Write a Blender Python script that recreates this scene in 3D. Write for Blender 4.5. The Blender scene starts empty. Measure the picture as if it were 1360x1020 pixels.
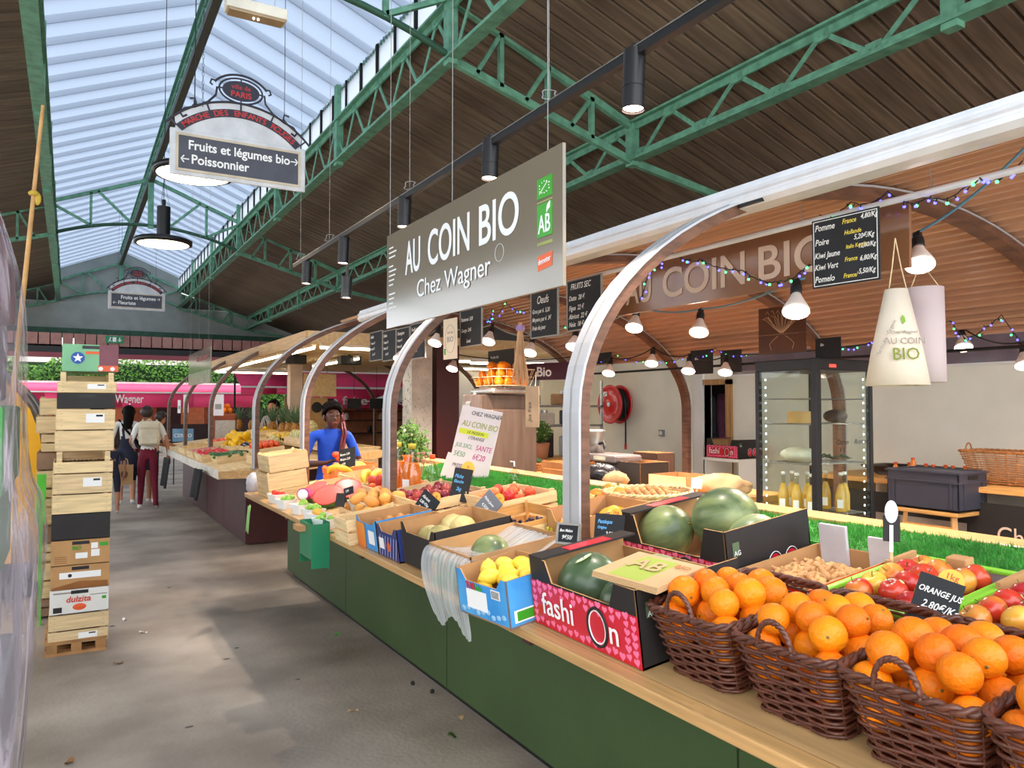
import bpy, bmesh, math, random
from mathutils import Matrix, Vector
PI = math.pi
C = bpy.context.scene.collection
SC = bpy.context.scene
random.seed(7)

# ------------------------------------------------------------ camera, sky, exposure
CH = 1.62                      # eye height
YAW, PITCH, F = math.radians(30.2), math.atan(31/1010), 1010.0
cam_data = bpy.data.cameras.new('camera')
cam_data.sensor_width = 36; cam_data.lens = 36*F/1360; cam_data.clip_start = .05; cam_data.clip_end = 300
cam = bpy.data.objects.new('camera', cam_data); C.objects.link(cam)
cam.location = (0, 0, CH); cam.rotation_euler = (PI/2+PITCH, 0, -YAW)
SC.camera = cam
SC.view_settings.view_transform = 'Standard'; SC.view_settings.look = 'None'
SC.view_settings.gamma = 1; SC.view_settings.use_curve_mapping = False
SC.view_settings.exposure = .44
w = bpy.data.worlds.new('overcast_sky'); SC.world = w; w.use_nodes = True
nt = w.node_tree; bg = nt.nodes['Background']
bg.inputs[0].default_value = (.90, .95, 1, 1); bg.inputs[1].default_value = 3.1
SC.cycles.max_bounces = 8; SC.cycles.transparent_max_bounces = 16
SC.cycles.sample_clamp_indirect = 6
sun = bpy.data.lights.new('sun', 'SUN'); sun.energy = .5; sun.angle = math.radians(60); sun.color = (1, .97, .93)
so = bpy.data.objects.new('sun', sun); so.rotation_euler = (math.radians(28), math.radians(-24), 0); C.objects.link(so)

# ------------------------------------------------------------ pixel -> place in the market hall
_R = Vector((math.cos(YAW), -math.sin(YAW), 0))
_F = Vector((math.sin(YAW)*math.cos(PITCH), math.cos(YAW)*math.cos(PITCH), math.sin(PITCH)))
_U = _R.cross(_F)
def ray(u, v): return _F + _R*((u-680)/F) + _U*((510-v)/F)
def atX(u, v, X):
    r = ray(u, v); return Vector((0, 0, CH)) + r*(X/r.x)
def atY(u, v, Y):
    r = ray(u, v); return Vector((0, 0, CH)) + r*(Y/r.y)
def atZ(u, v, Z):
    r = ray(u, v); return Vector((0, 0, CH)) + r*((Z-CH)/r.z)

# ------------------------------------------------------------ materials
def lin(c):
    return tuple(((x/255)/12.92 if x/255 <= .04045 else ((x/255+.055)/1.055)**2.4) for x in c) + (1,)
_M = {}
def mat(name, col, rough=.6, metal=0, var=.12, scale=6, stretch=(1,1,1), bump=0, bscale=None, rnd=0, col2=None,
        emit=0, trans=0, coat=0, spec=None, sss=0, detail=4, mixr=(.35,.65), ior=1.45, translucent=0, ecol=None):
    if name in _M: return _M[name]
    m = bpy.data.materials.new(name); _M[name] = m; m.use_nodes = True
    n, l = m.node_tree.nodes, m.node_tree.links
    b = n['Principled BSDF']; c = lin(col)
    b.inputs['Base Color'].default_value = c; b.inputs['Roughness'].default_value = rough
    b.inputs['Metallic'].default_value = metal; b.inputs['IOR'].default_value = ior
    if trans: b.inputs['Transmission Weight'].default_value = trans
    if coat: b.inputs['Coat Weight'].default_value = coat; b.inputs['Coat Roughness'].default_value = .12
    if spec is not None: b.inputs['Specular IOR Level'].default_value = spec
    if sss:
        b.inputs['Subsurface Weight'].default_value = sss; b.inputs['Subsurface Radius'].default_value = (.02,.01,.005)
    if emit:
        b.inputs['Emission Color'].default_value = lin(ecol or col); b.inputs['Emission Strength'].default_value = emit
    if var or bump or rnd:
        tc = n.new('ShaderNodeTexCoord'); mp = n.new('ShaderNodeMapping'); l.new(tc.outputs['Object'], mp.inputs[0])
        mp.inputs['Scale'].default_value = stretch
        tx = n.new('ShaderNodeTexNoise'); tx.inputs['Scale'].default_value = scale; tx.inputs['Detail'].default_value = detail
        l.new(mp.outputs[0], tx.inputs['Vector'])
    if var or rnd:
        if rnd:
            oi = n.new('ShaderNodeObjectInfo')
            ad = n.new('ShaderNodeVectorMath'); ad.operation = 'ADD'
            sc = n.new('ShaderNodeVectorMath'); sc.operation = 'SCALE'; sc.inputs['Scale'].default_value = 37
            cb = n.new('ShaderNodeCombineXYZ')
            for k in range(3): l.new(oi.outputs['Random'], cb.inputs[k])
            l.new(cb.outputs[0], sc.inputs[0]); l.new(mp.outputs[0], ad.inputs[0]); l.new(sc.outputs[0], ad.inputs[1])
            l.new(ad.outputs[0], tx.inputs['Vector'])
        mr = n.new('ShaderNodeMapRange'); mr.inputs[1].default_value = mixr[0]; mr.inputs[2].default_value = mixr[1]
        l.new(tx.outputs['Fac'], mr.inputs[0])
        mx = n.new('ShaderNodeMix'); mx.data_type = 'RGBA'
        a = tuple(x*(1-var) for x in c[:3])+(1,); bb = tuple(min(1, x*(1+var)) for x in c[:3])+(1,)
        if col2: a, bb = c, lin(col2)
        mx.inputs[6].default_value = a; mx.inputs[7].default_value = bb
        l.new(mr.outputs[0], mx.inputs[0]); out = mx.outputs[2]
        if rnd:
            hs = n.new('ShaderNodeHueSaturation'); r2 = n.new('ShaderNodeMapRange')
            r2.inputs[3].default_value = 1-rnd; r2.inputs[4].default_value = 1+rnd
            l.new(oi.outputs['Random'], r2.inputs[0]); l.new(r2.outputs[0], hs.inputs['Value'])
            r3 = n.new('ShaderNodeMapRange'); r3.inputs[3].default_value = .5-rnd*.06; r3.inputs[4].default_value = .5+rnd*.06
            l.new(oi.outputs['Random'], r3.inputs[0]); l.new(r3.outputs[0], hs.inputs['Hue'])
            l.new(out, hs.inputs['Color']); out = hs.outputs[0]
        l.new(out, b.inputs['Base Color'])
    if bump:
        if bscale:
            t2 = n.new('ShaderNodeTexNoise'); t2.inputs['Scale'].default_value = bscale; l.new(mp.outputs[0], t2.inputs['Vector'])
        else: t2 = tx
        bp = n.new('ShaderNodeBump'); bp.inputs['Strength'].default_value = bump; bp.inputs['Distance'].default_value = .01
        l.new(t2.outputs['Fac'], bp.inputs['Height']); l.new(bp.outputs[0], b.inputs['Normal'])
    if translucent:
        t = n.new('ShaderNodeBsdfTranslucent'); t.inputs[0].default_value = c
        ms = n.new('ShaderNodeMixShader'); ms.inputs[0].default_value = translucent
        l.new(b.outputs[0], ms.inputs[1]); l.new(t.outputs[0], ms.inputs[2])
        l.new(ms.outputs[0], n['Material Output'].inputs[0])
    return m
def glass(name, col=(255,255,255), rough=.02, amount=.12):
    """thin clear sheet: mostly straight-through with fresnel shine"""
    if name in _M: return _M[name]
    m = bpy.data.materials.new(name); _M[name] = m; m.use_nodes = True
    n, l = m.node_tree.nodes, m.node_tree.links
    for x in list(n):
        if x.type != 'OUTPUT_MATERIAL': n.remove(x)
    t = n.new('ShaderNodeBsdfTransparent'); t.inputs[0].default_value = lin(col)
    g = n.new('ShaderNodeBsdfGlossy'); g.inputs['Roughness'].default_value = rough
    fr = n.new('ShaderNodeLayerWeight'); fr.inputs[0].default_value = .5; pw = n.new('ShaderNodeMath'); pw.operation = 'POWER'; pw.inputs[1].default_value = 4; l.new(fr.outputs['Facing'], pw.inputs[0])
    ad = n.new('ShaderNodeMath'); ad.operation = 'MULTIPLY_ADD'; ad.inputs[1].default_value = .6; ad.inputs[2].default_value = amount*.5; ad.use_clamp = True
    l.new(pw.outputs[0], ad.inputs[0])
    ms = n.new('ShaderNodeMixShader'); l.new(ad.outputs[0], ms.inputs[0]); l.new(t.outputs[0], ms.inputs[1]); l.new(g.outputs[0], ms.inputs[2])
    l.new(ms.outputs[0], n['Material Output'].inputs[0]); return m

# ------------------------------------------------------------ mesh collector
class B:
    def __init__(s): s.v, s.f, s.m, s.s = [], [], [], []
    def add(s, vs, fs, mi=0, sm=False, M=None):
        o = len(s.v)
        s.v += [tuple(M @ Vector(v)) for v in vs] if M is not None else [tuple(v) for v in vs]
        s.f += [tuple(i+o for i in f) for f in fs]; s.m += [mi]*len(fs); s.s += [sm]*len(fs); return s
    def box(s, a, b, mi=0, M=None):
        x0,y0,z0 = a; x1,y1,z1 = b
        return s.add([(x0,y0,z0),(x1,y0,z0),(x1,y1,z0),(x0,y1,z0),(x0,y0,z1),(x1,y0,z1),(x1,y1,z1),(x0,y1,z1)],
            [(0,3,2,1),(4,5,6,7),(0,1,5,4),(1,2,6,5),(2,3,7,6),(3,0,4,7)], mi, False, M)
    def cyl(s, p0, p1, r0, r1=None, n=12, mi=0, caps=True, M=None):
        r1 = r0 if r1 is None else r1
        p0, p1 = Vector(p0), Vector(p1); d = (p1-p0).normalized()
        a = d.orthogonal().normalized(); b = d.cross(a)
        vs = [p0+(a*math.cos(t)+b*math.sin(t))*r0 for t in [2*PI*i/n for i in range(n)]]
        vs += [p1+(a*math.cos(t)+b*math.sin(t))*r1 for t in [2*PI*i/n for i in range(n)]]
        s.add(vs, [(i,(i+1)%n,n+(i+1)%n,n+i) for i in range(n)], mi, True, M)
        if caps: s.add(vs, [tuple(reversed(range(n))), tuple(range(n,2*n))], mi, False, M)
        return s
    def bar(s, p0, p1, w, h, mi=0, up=(0,0,1)):
        p0, p1, up = Vector(p0), Vector(p1), Vector(up); d = (p1-p0)
        L = d.length; d.normalize(); a = up.cross(d)
        if a.length < 1e-4: a = Vector((1,0,0)).cross(d)
        a.normalize(); b = d.cross(a)
        M = Matrix((a,d,b)).transposed().to_4x4(); M.translation = p0
        return s.box((-w/2,0,-h/2),(w/2,L,h/2), mi, M)
    def tube(s, path, r, n=6, mi=0, closed=False, M=None, caps=True):
        P = [Vector(p) for p in path]; k = len(P); vs = []
        rr = r if isinstance(r, (list, tuple)) else [r]*k
        pa = None
        for i, p in enumerate(P):
            d = (P[(i+1)%k]-P[i-1]) if closed else (P[min(i+1,k-1)]-P[max(i-1,0)])
            d = d.normalized() if d.length > 1e-9 else Vector((0,0,1))
            if pa is None: a = d.orthogonal().normalized()
            else:
                a = pa - d*pa.dot(d); a = a.normalized() if a.length > 1e-6 else d.orthogonal().normalized()
            pa = a; b = d.cross(a)
            vs += [p+(a*math.cos(2*PI*j/n)+b*math.sin(2*PI*j/n))*rr[i] for j in range(n)]
        fs = []
        for i in range(k if closed else k-1):
            i2 = (i+1)%k
            fs += [(i*n+j, i*n+(j+1)%n, i2*n+(j+1)%n, i2*n+j) for j in range(n)]
        s.add(vs, fs, mi, True, M)
        if caps and not closed: s.add(vs, [tuple(reversed(range(n))), tuple(range((k-1)*n, k*n))], mi, False, M)
        return s
    def lathe(s, prof, n=20, mi=0, c=(0,0,0), M=None, sm=True):
        vs = []; k = len(prof)
        for r, z in prof:
            vs += [(c[0]+r*math.cos(2*PI*j/n), c[1]+r*math.sin(2*PI*j/n), c[2]+z) for j in range(n)]
        fs = [(i*n+j, i*n+(j+1)%n, (i+1)*n+(j+1)%n, (i+1)*n+j) for i in range(k-1) for j in range(n)]
        if prof[0][0] > 1e-5: fs.append(tuple(reversed(range(n))))
        if prof[-1][0] > 1e-5: fs.append(tuple(range((k-1)*n, k*n)))
        return s.add(vs, fs, mi, sm, M)
    def ball(s, c, r, nu=14, nv=9, mi=0, M=None, fn=None):
        r = r if isinstance(r, (tuple, list)) else (r,r,r); vs = []
        for i in range(nv+1):
            p = PI*i/nv
            for j in range(nu):
                t = 2*PI*j/nu; d = [math.sin(p)*math.cos(t), math.sin(p)*math.sin(t), math.cos(p)]
                k = fn(t, p) if fn else 1
                vs.append((c[0]+d[0]*r[0]*k, c[1]+d[1]*r[1]*k, c[2]+d[2]*r[2]*k))
        fs = [(i*nu+j, (i+1)*nu+j, (i+1)*nu+(j+1)%nu, i*nu+(j+1)%nu) for i in range(nv) for j in range(nu)]
        return s.add(vs, fs, mi, True, M)
    def prism(s, poly, t, mi=0, M=None):
        n = len(poly); vs = [(x,y,-t/2) for x,y in poly]+[(x,y,t/2) for x,y in poly]
        return s.add(vs, [tuple(reversed(range(n))), tuple(range(n,2*n))]+[(i,(i+1)%n,n+(i+1)%n,n+i) for i in range(n)], mi, False, M)
    def grid(s, P, mi=0, sm=True, M=None):
        h, k = len(P), len(P[0])
        return s.add([p for r in P for p in r], [(i*k+j,i*k+j+1,(i+1)*k+j+1,(i+1)*k+j) for i in range(h-1) for j in range(k-1)], mi, sm, M)
    def mesh(s, name, mats):
        me = bpy.data.meshes.new(name); me.from_pydata(s.v, [], s.f)
        for m in (mats if isinstance(mats, (list, tuple)) else [mats]): me.materials.append(m)
        me.polygons.foreach_set('material_index', s.m); me.polygons.foreach_set('use_smooth', s.s); me.update(); return me
    def build(s, name, mats, parent=None, bevel=0, solid=0, loc=None, rot=None):
        return put(name, s.mesh(name, mats), parent, bevel, solid, loc, rot)
def put(name, me, parent=None, bevel=0, solid=0, loc=None, rot=None):
    o = bpy.data.objects.new(name, me); C.objects.link(o); o.parent = parent
    if loc is not None: o.location = loc
    if rot is not None: o.rotation_euler = rot
    if solid: q = o.modifiers.new('solid', 'SOLIDIFY'); q.thickness = solid; q.offset = 0
    if bevel: q = o.modifiers.new('bevel', 'BEVEL'); q.width = bevel; q.segments = 2; q.limit_method = 'ANGLE'
    return o
def tag(o, label=None, cat=None, group=None, kind=None):
    if label: o['label'] = label
    if cat: o['category'] = cat
    if group: o['group'] = group
    if kind: o['kind'] = kind
    return o
def thing(name, label, cat, loc=(0,0,0), rz=0, group=None, rot=None, kind=None):
    o = bpy.data.objects.new(name, None); C.objects.link(o); o.location = loc; o.empty_display_size = .1
    o.rotation_euler = rot if rot is not None else (0,0,rz)
    return tag(o, label, cat, group, kind)
def dup(o, parent=None, loc=None, rot=None, label=None, scale=None):
    c = o.copy(); C.objects.link(c); c.parent = parent
    if loc is not None: c.location = loc
    if rot is not None: c.rotation_euler = rot
    if scale is not None: c.scale = (scale,)*3 if not isinstance(scale, tuple) else scale
    if label: c['label'] = label
    for ch in [x for x in KIDS.get(o.name, [])]:
        k = dup(ch, c); KIDS.setdefault(c.name, []).append(k)
    return c
KIDS = {}
def kids(root, *parts):
    KIDS.setdefault(root.name, []).extend(parts); return root
def frame(o, right, up):
    """board frame: local x = right, y = up, z = normal towards the reader"""
    r = Vector(right).normalized(); u = Vector(up); u = (u-r*u.dot(r)).normalized(); n = r.cross(u)
    M = Matrix((r,u,n)).transposed().to_4x4(); M.translation = Vector(o); return M
def setM(o, M):
    o.location = M.to_translation(); o.rotation_euler = M.to_euler(); return o
def text(s, size, m, parent, x=0, y=0, z=.003, xs=1, al='LEFT', rot=0, name='lettering', shear=0, ext=.0006, sp=1, bold=0, ls=1, M=None, own=True):
    cu = bpy.data.curves.new('t', 'FONT'); cu.body = s; cu.size = size; cu.align_x = al; cu.extrude = ext; cu.shear = shear
    cu.space_character = sp; cu.offset = bold; cu.resolution_u = 2 if size < .06 else 6; cu.space_line = ls
    t = bpy.data.objects.new('t', cu); C.objects.link(t)
    me = bpy.data.meshes.new_from_object(t.evaluated_get(bpy.context.evaluated_depsgraph_get())); me.name = name
    bpy.data.objects.remove(t); me.materials.clear(); me.materials.append(m)
    T = Matrix.Translation((x,y,z)) @ Matrix.Rotation(rot,4,'Z') @ Matrix.Diagonal((xs,1,1,1))
    if M is not None: T = M @ T
    me.transform(T); me.update()
    return put(name, me, parent)

# ------------------------------------------------------------ palette
green = mat('green_paint', (100,152,124), .5, var=.22, scale=9, bump=.1, detail=8)
green_dk = mat('dark_green_paint', (42,84,62), .5, var=.2, scale=9)
deck = mat('brown_steel_deck', (110,92,74), .7, var=.25, scale=3, stretch=(.4,6,1), rnd=.1)
deck_back = mat('roof_void', (20,18,16), .9, var=0)
white_sheet = mat('translucent_sheet', (122,132,147), .5, var=.1, scale=1.2, stretch=(1,5,1), translucent=.85)
rib_sheet = mat('ribbed_sheet', (176,182,190), .5, var=0, translucent=.85)
black = mat('black_metal', (24,24,27), .4, var=.1)
steel = mat('brushed_steel', (178,176,172), .32, .85, var=.08, scale=20)
alu = mat('white_aluminium', (226,227,230), .35, .15, var=.05, scale=8, stretch=(1,1,.3), rnd=.03)
ply = mat('pale_plywood', (226,194,142), .6, var=.12, scale=5, stretch=(6,.6,6), rnd=.06)
pine = mat('crate_pine', (226,198,150), .65, var=.14, scale=6, stretch=(.8,.8,9), rnd=.06)
oak = mat('oak_edge', (200,156,100), .42, var=.16, scale=5, stretch=(9,.5,9), coat=.2, detail=8)
card = mat('brown_card', (188,142,94), .8, var=.08, scale=10, rnd=.05)
card_dk = mat('black_card', (38,34,33), .6, var=.1)
white = mat('white_paint', (236,232,224), .7, var=.03, scale=2)
whitep = mat('white_print', (245,245,243), .6, var=0)
tabw = mat('tabletop_wood', (204,164,112), .55, var=.14, scale=5, stretch=(6,.6,6), rnd=.05)
slate = mat('slate_board', (36,38,42), .75, var=.25, scale=5, detail=8)
chalk = mat('chalk', (240,240,236), .9, var=0)
chalk_y = mat('yellow_chalk', (236,214,84), .9, var=0)
chalk_b = mat('blue_chalk', (110,180,235), .9, var=0)
turf_m = mat('artificial_turf', (50,120,44), .9, var=.35, scale=60, rnd=0)
maroon = mat('maroon_paint', (72,34,36), .5, var=.15, scale=4)
leafg = mat('leaf_green', (84,128,52), .6, var=.4, scale=9, rnd=.1, translucent=.3)
rope = mat('rope', (214,190,150), .8, var=.2, scale=30)
grey_wire = mat('grey_wire', (150,150,148), .5, var=0)
# ============================================================ the hall
XL, XR, YG, YB = -.35, 3.2, 28.4, -2.0      # lantern edges, gable, rear edge
ZE = CH+4.0                                  # girder top
ZK = CH+4.46                                 # lantern eave
XM, ZR = 1.42, CH+4.95                       # ridge
conc = mat('concrete_floor', (126,115,104), .6, scale=1.0, detail=14, bump=.3, bscale=38, mixr=(.36,.66), col2=(182,170,157))
f = B(); f.box((-9,-6,-.1),(16,40,0)); fl = f.build('floor', conc); tag(fl, kind='structure')
b = B()
for i in range(9):
    x, y = [( .25,3.1),(.75,2.2),(.9,5.2),(1.0,5.4),(.55,4.2),(.3,6.4),(.8,7.5),(.65,3.6),(1.2,4.6)][i]
    b.ball((x,y,.002),(.016+.01*random.random(),.012,.002),8,4)
tag(b.build('floor_stain', mat('dark_stain',(96,90,84),.7,var=0)), kind='structure')
b = B(); b.box((2.2,3.2,-.001),(2.21,6,.0008))

# roof decking: every plank is a part
def slope_roof(name, x0, z0, x1, z1, y0, y1, wdt):
    r = bpy.data.objects.new(name, None); C.objects.link(r); r['kind'] = 'structure'
    bk = B(); bk.add([(x0,y0,z0+.07),(x1,y0,z1+.07),(x1,y1,z1+.07),(x0,y1,z0+.07)], [(0,1,2,3)]); bk.build('roof_backing', deck_back, r, solid=.03)
    p = B(); s = wdt; 
    p.add([(x0,.02,z0),(x1,.02,z1),(x1,s-.02,z1),(x0,s-.02,z0),(x0,0,z0+.05),(x1,0,z1+.05),(x1,s,z1+.05),(x0,s,z0+.05)],
          [(0,3,2,1),(0,1,5,4),(2,3,7,6),(1,2,6,5),(3,0,4,7)])
    me = p.mesh('plank', deck); y = y0
    while y < y1-.01:
        put('plank', me, r, loc=(0,y,0)); y += wdt
    return r
slope_roof('ceiling', 3.28, ZE-.02, 9.4, ZE-.02-6.12*.333, YB, YG, .2)
slope_roof('ceiling.001', -.45, ZE-.02, -4.2, ZE-.02-3.75*.333, YB, YG, .2)
# translucent lantern: lapped sheets, each one a part
ln = bpy.data.objects.new('window_1', None); C.objects.link(ln); ln['kind'] = 'structure'
for side, (xa, za, xb, zb) in enumerate([(XL-.1, ZK, XM-.02, ZR+.28), (XR+.1, ZK, XM+.02, ZR+.28)]):
    p = B(); P = []
    for yy, dz in ((0,0),(.08,-.012),(.2,-.02),(.32,-.012),(.42,.015),(.5,.055),(.57,.1),(.605,.12),(.62,.1),(.63,.0)):
        P.append([(x, yy, z+dz) for x, z in ((xa,za),(xb,zb))])
    p.grid(P); me = p.mesh('sheet', white_sheet); y = YB
    while y < YG:
        put('sheet', me, ln, loc=(0,y,0), solid=0); y += .62
# clerestory strips of ribbed sheet with dark bars
for x in (XL-.02, XR+.02):
    p = B(); P = []
    for i in range(41):
        P.append([(x+(.012 if i%2 else -.012), i*.045, ZE+.02), (x+(.012 if i%2 else -.012), i*.045, ZK+.02)])
    p.grid(P, sm=False); me = p.mesh('ribbed_sheet', rib_sheet); q = B(); q.box((x-.03,-.02,ZE),(x+.03,.02,ZK)); mq = q.mesh('glazing_bar', deck_back)
    y = YB
    while y < YG-1:
        put('ribbed_sheet', me, ln, loc=(0,y,0)); y += 1.8
    y = YB
    while y < YG:
        put('glazing_bar', mq, ln, loc=(0,y,0)); y += .6
# girders along the hall
def girder(name, label, x, zb, zt, y0, y1, step, mat_, ck=.07):
    t = thing(name, label, 'beam', (x, y0, zb)); h = zt-zb; L = y1-y0
    for nm, z in (('lower_chord', 0), ('upper_chord', h)):
        c = B(); s = 1 if z == 0 else -1
        c.box((-ck,0,z-.012),(ck,L,z+.012)); c.box((-.012,0,z),(.012,L,z+s*.085)) if s > 0 else c.box((-.012,0,z-.085),(.012,L,z))
        c.build(nm, mat_, t)
    n = int(L/step); 
    d1 = B(); d1.bar((0,.04,.04),(0,step/2,h-.04), .045,.012, up=(1,0,0)); m1 = d1.mesh('diagonal', mat_)
    d2 = B(); d2.bar((0,step/2,h-.04),(0,step-.04,.04), .045,.012, up=(1,0,0)); m2 = d2.mesh('diagonal', mat_)
    g = B()
    for k in (0, step/2): 
        z = .06 if k == 0 else h-.06
        g.box((-.016,k-.07,z-.05),(.016,k+.07,z+.05)); g.cyl((-.024,k-.03,z),(.024,k-.03,z),.012,n=6); g.cyl((-.024,k+.03,z),(.024,k+.03,z),.012,n=6)
    mg = g.mesh('gusset', mat_)
    for i in range(n):
        put('diagonal', m1, t, loc=(0,i*step,0)); put('diagonal', m2, t, loc=(0,i*step,0)); put('gusset', mg, t, loc=(0,i*step,0))
    return t
YT = [-4.1, 6.7, 17.55, 28.35]; SUB = 3.62
for nm, lab, x, zb, zt, st in (('lattice_girder','light green lattice girder under the aisle side of the skylight, above the hanging shop sign',XR,CH+3.43,ZE,.86),
                     ('lattice_girder','green lattice girder along the left edge of the skylight',XL,CH+3.43,ZE,.86),
                     ('lattice_girder','green lattice girder under the dark roof slope, above the white canopy edge',5.48,CH+2.79,CH+3.22,.95)):
    g = girder(nm, lab, x, zb, zt, YB, YG, st, green); post = B(); post.box((-.05,-.06,-.06),(.05,.06,(ZK-zb+.04) if x < 5 else zt-zb+.03)); mp_ = post.mesh('post', green)
    y = 6.7-2*SUB-(-2.0)
    while y < YG-YB:
        if y > 0: put('post', mp_, g, loc=(0,y,0))
        y += SUB
# lantern rails and the ridge lattice
b = B(); b.box((XL-.14,YB,ZK-.06),(XL-.02,YG,ZK)); tag(b.build('eave_rail', green, bevel=.004), 'green rail along the left eave of the skylight', 'rail')
b = B(); b.box((XR+.02,YB,ZK-.05),(XR+.1,YG,ZK)); tag(b.build('eave_rail', green, bevel=.004), 'green rail along the right eave of the skylight', 'rail')
rg = girder('ridge_girder', 'slim green lattice girder along the ridge of the skylight', XM, ZR-.1, ZR+.24, YB, YG, .6, green, .05)
b = B(); b.box((XM-.05,YB,ZR-.22),(XM+.05,YG,ZR-.11)); b.build('ridge_beam', mat('ridge_brown',(70,70,56),.6), None).parent = rg
rg.children[-1] if False else None
for o in C.objects:
    if o.name == 'ridge_beam': o.location = (-XM, -YB, -(ZR-.1))
# cross trusses
for k, Y in enumerate([y for y in YT if y > 0]):
    t = thing('roof_truss', ['green roof truss with an arched tie nearest overhead, crossing above the shop sign', 'green roof truss with king post, behind the round lamp and first hanging sign', 'green roof truss against the grey gable, behind the far hanging sign'][k], 'beam', (XM, Y, CH+3.4))
    zt = ZE+.1-(CH+3.4); zr = ZR-.15-(CH+3.4); hx = (XR-XL)/2
    def rod(nm, a, c_, w_=.05): q = B(); q.bar((a[0],0,a[1]),(c_[0],0,c_[1]), w_, .06, up=(0,1,0)); q.build(nm, green, t)
    for s in (-1, 1):
        rod('rafter', (s*hx, zt), (0, zr), .07)
        tie = [(s*hx*(i/8), .42-.36*(i/8)**2) for i in range(9)]
        q = B(); q.tube([(x,0,z) for x,z in tie], .035, 6); q.build('tie', green_dk if k < 2 else green, t)
        rod('strut', (s*.62*hx, .27), (s*.62*hx, zt+(zr-zt)*.38)); rod('strut', (s*.2*hx, .42), (s*.55*hx, zt+(zr-zt)*.45)); rod('strut', (s*hx, zt-.05), (s*.62*hx, .3))
        # the side bay: sloping chords out to the second girder
        xo = 5.48-XM; xi = hx
        rod('side_chord', (s*xi, .03), (s*xo, -.62), .08); rod('side_chord', (s*xi, zt-.06), (s*xo, -.22), .08)
        for j in range(1, 4):
            xa = xi+(xo-xi)*j/4; xb = xi+(xo-xi)*(j-.5)/4
            rod('strut', (s*xa, .03-.65*j/4), (s*xa, zt-.06-(zt+.16)*j/4), .045); rod('strut', (s*xb, .03-.65*(j-.5)/4), (s*xa, zt-.06-(zt+.16)*j/4), .04)
        rod('side_chord', (s*xo, -.62), (s*6.5, -.99), .08)
    rod('king_post', (0, .36), (0, zr+.1), .11)
# gable end
gw = bpy.data.objects.new('wall_end', None); C.objects.link(gw); gw['kind'] = 'structure'
gp = mat('grey_gable', (150,154,148), .7, var=.12, scale=1.5)
b = B(); b.prism([(XL-.1,CH+3.0),(XR+.1,CH+3.0),(XR+.1,ZK+.02),(XM,ZR+.3),(XL-.1,ZK+.02)], .08, 0, Matrix.Translation((0,YG+.1,0)) @ Matrix.Rotation(PI/2,4,'X')); b.build('gable_panel', gp, gw)
b = B(); b.box((-6,YG+.02,CH+2.55),(9,YG+.2,CH+3.42)); b.build('gable_beam', gp, gw, bevel=.02)
for s, (xa, xb) in enumerate([(3.2,9.4),(-.45,-6)]):
    b = B(); b.add([(xa,YG+.1,CH+3.4),(xb,YG+.1,CH+2.0),(xb,YG+.1,ZE-.02-abs(xb-xa)*.333),(xa,YG+.1,ZE-.02)], [(0,1,2,3)]); b.build('gable_panel', mat('dark_gable',(62,56,50),.8), gw, solid=.05)
b = B(); b.box((-6,YG-.1,CH+2.25),(9.4,YG+.15,CH+2.56)); b.build('green_lintel', green_dk, gw, bevel=.01)
b = B(); b.box((-6,YG-2.4,CH+1.62),(9.4,YG+.3,CH+1.80)); b.build('dark_lintel', black, gw)
pk = mat('pinkish_eave', (176,128,118), .7, var=.1, rnd=.08); p = B(); p.box((0,YG-2.3,CH+1.86),(.27,YG+.12,CH+2.2)); me = p.mesh('eave_board', pk)
for i in range(50): put('eave_board', me, gw, loc=(-5.9+i*.3,0,0))
# unseen outer hall walls: right one added to block light, left low for daylight
b = B(); b.box((9.3,YB,0),(9.45,YG,3.6)); tag(b.build('wall_right', mat('dark_wall',(70,62,56),.8)), kind='structure')
b = B(); b.box((-5.2,YB,0),(-5.05,22,2.3)); tag(b.build('wall_left', white), kind='structure')

# exit sign on the lintel
p0 = atY(152,451,YG-2.5)
t = thing('exit_sign', 'small green running-man exit sign on the far dark lintel', 'sign', p0)
b = B(); b.box((-.24,-.02,-.11),(.24,.02,.11)); b.build('sign_plate', mat('exit_green',(40,140,92),.4,var=0), t, bevel=.004)
b = B(); b.box((-.05,-.026,-.07),(.05,-.021,.07)); b.ball((-.11,-.024,.05),(.02,.004,.02),8,5); b.bar((-.11,-.024,.03),(-.13,-.024,-.02),.004,.03); b.bar((-.13,-.024,-.02),(-.16,-.024,-.07),.004,.02); b.bar((-.13,-.024,-.02),(-.08,-.024,-.06),.004,.02)
b.bar((.14,-.024,.06),(.14,-.024,-.05),.004,.03); b.bar((.14,-.024,-.06),(.19,-.024,-.01),.004,.02); b.bar((.14,-.024,-.06),(.09,-.024,-.01),.004,.02); b.build('pictogram', whitep, t)
# ============================================================ stall one: counter, arches, roof, signs
TAN = .127; SL = math.atan(TAN)
def zS(x): return .92+TAN*(x-1.25)
def SM(x, y, h=0, rz=0):        # frame standing on the sloping display surface
    return Matrix.Translation((x,y,zS(x)+h)) @ Matrix.Rotation(-SL,4,'Y') @ Matrix.Rotation(rz,4,'Z')
def onS(u, v, h=0):             # place on the display surface seen at a pixel
    r = ray(u, v); zt = .92-TAN*1.25+h
    return Vector((0,0,CH))+r*((CH-zt)/(TAN*r.x-r.z))

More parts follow.
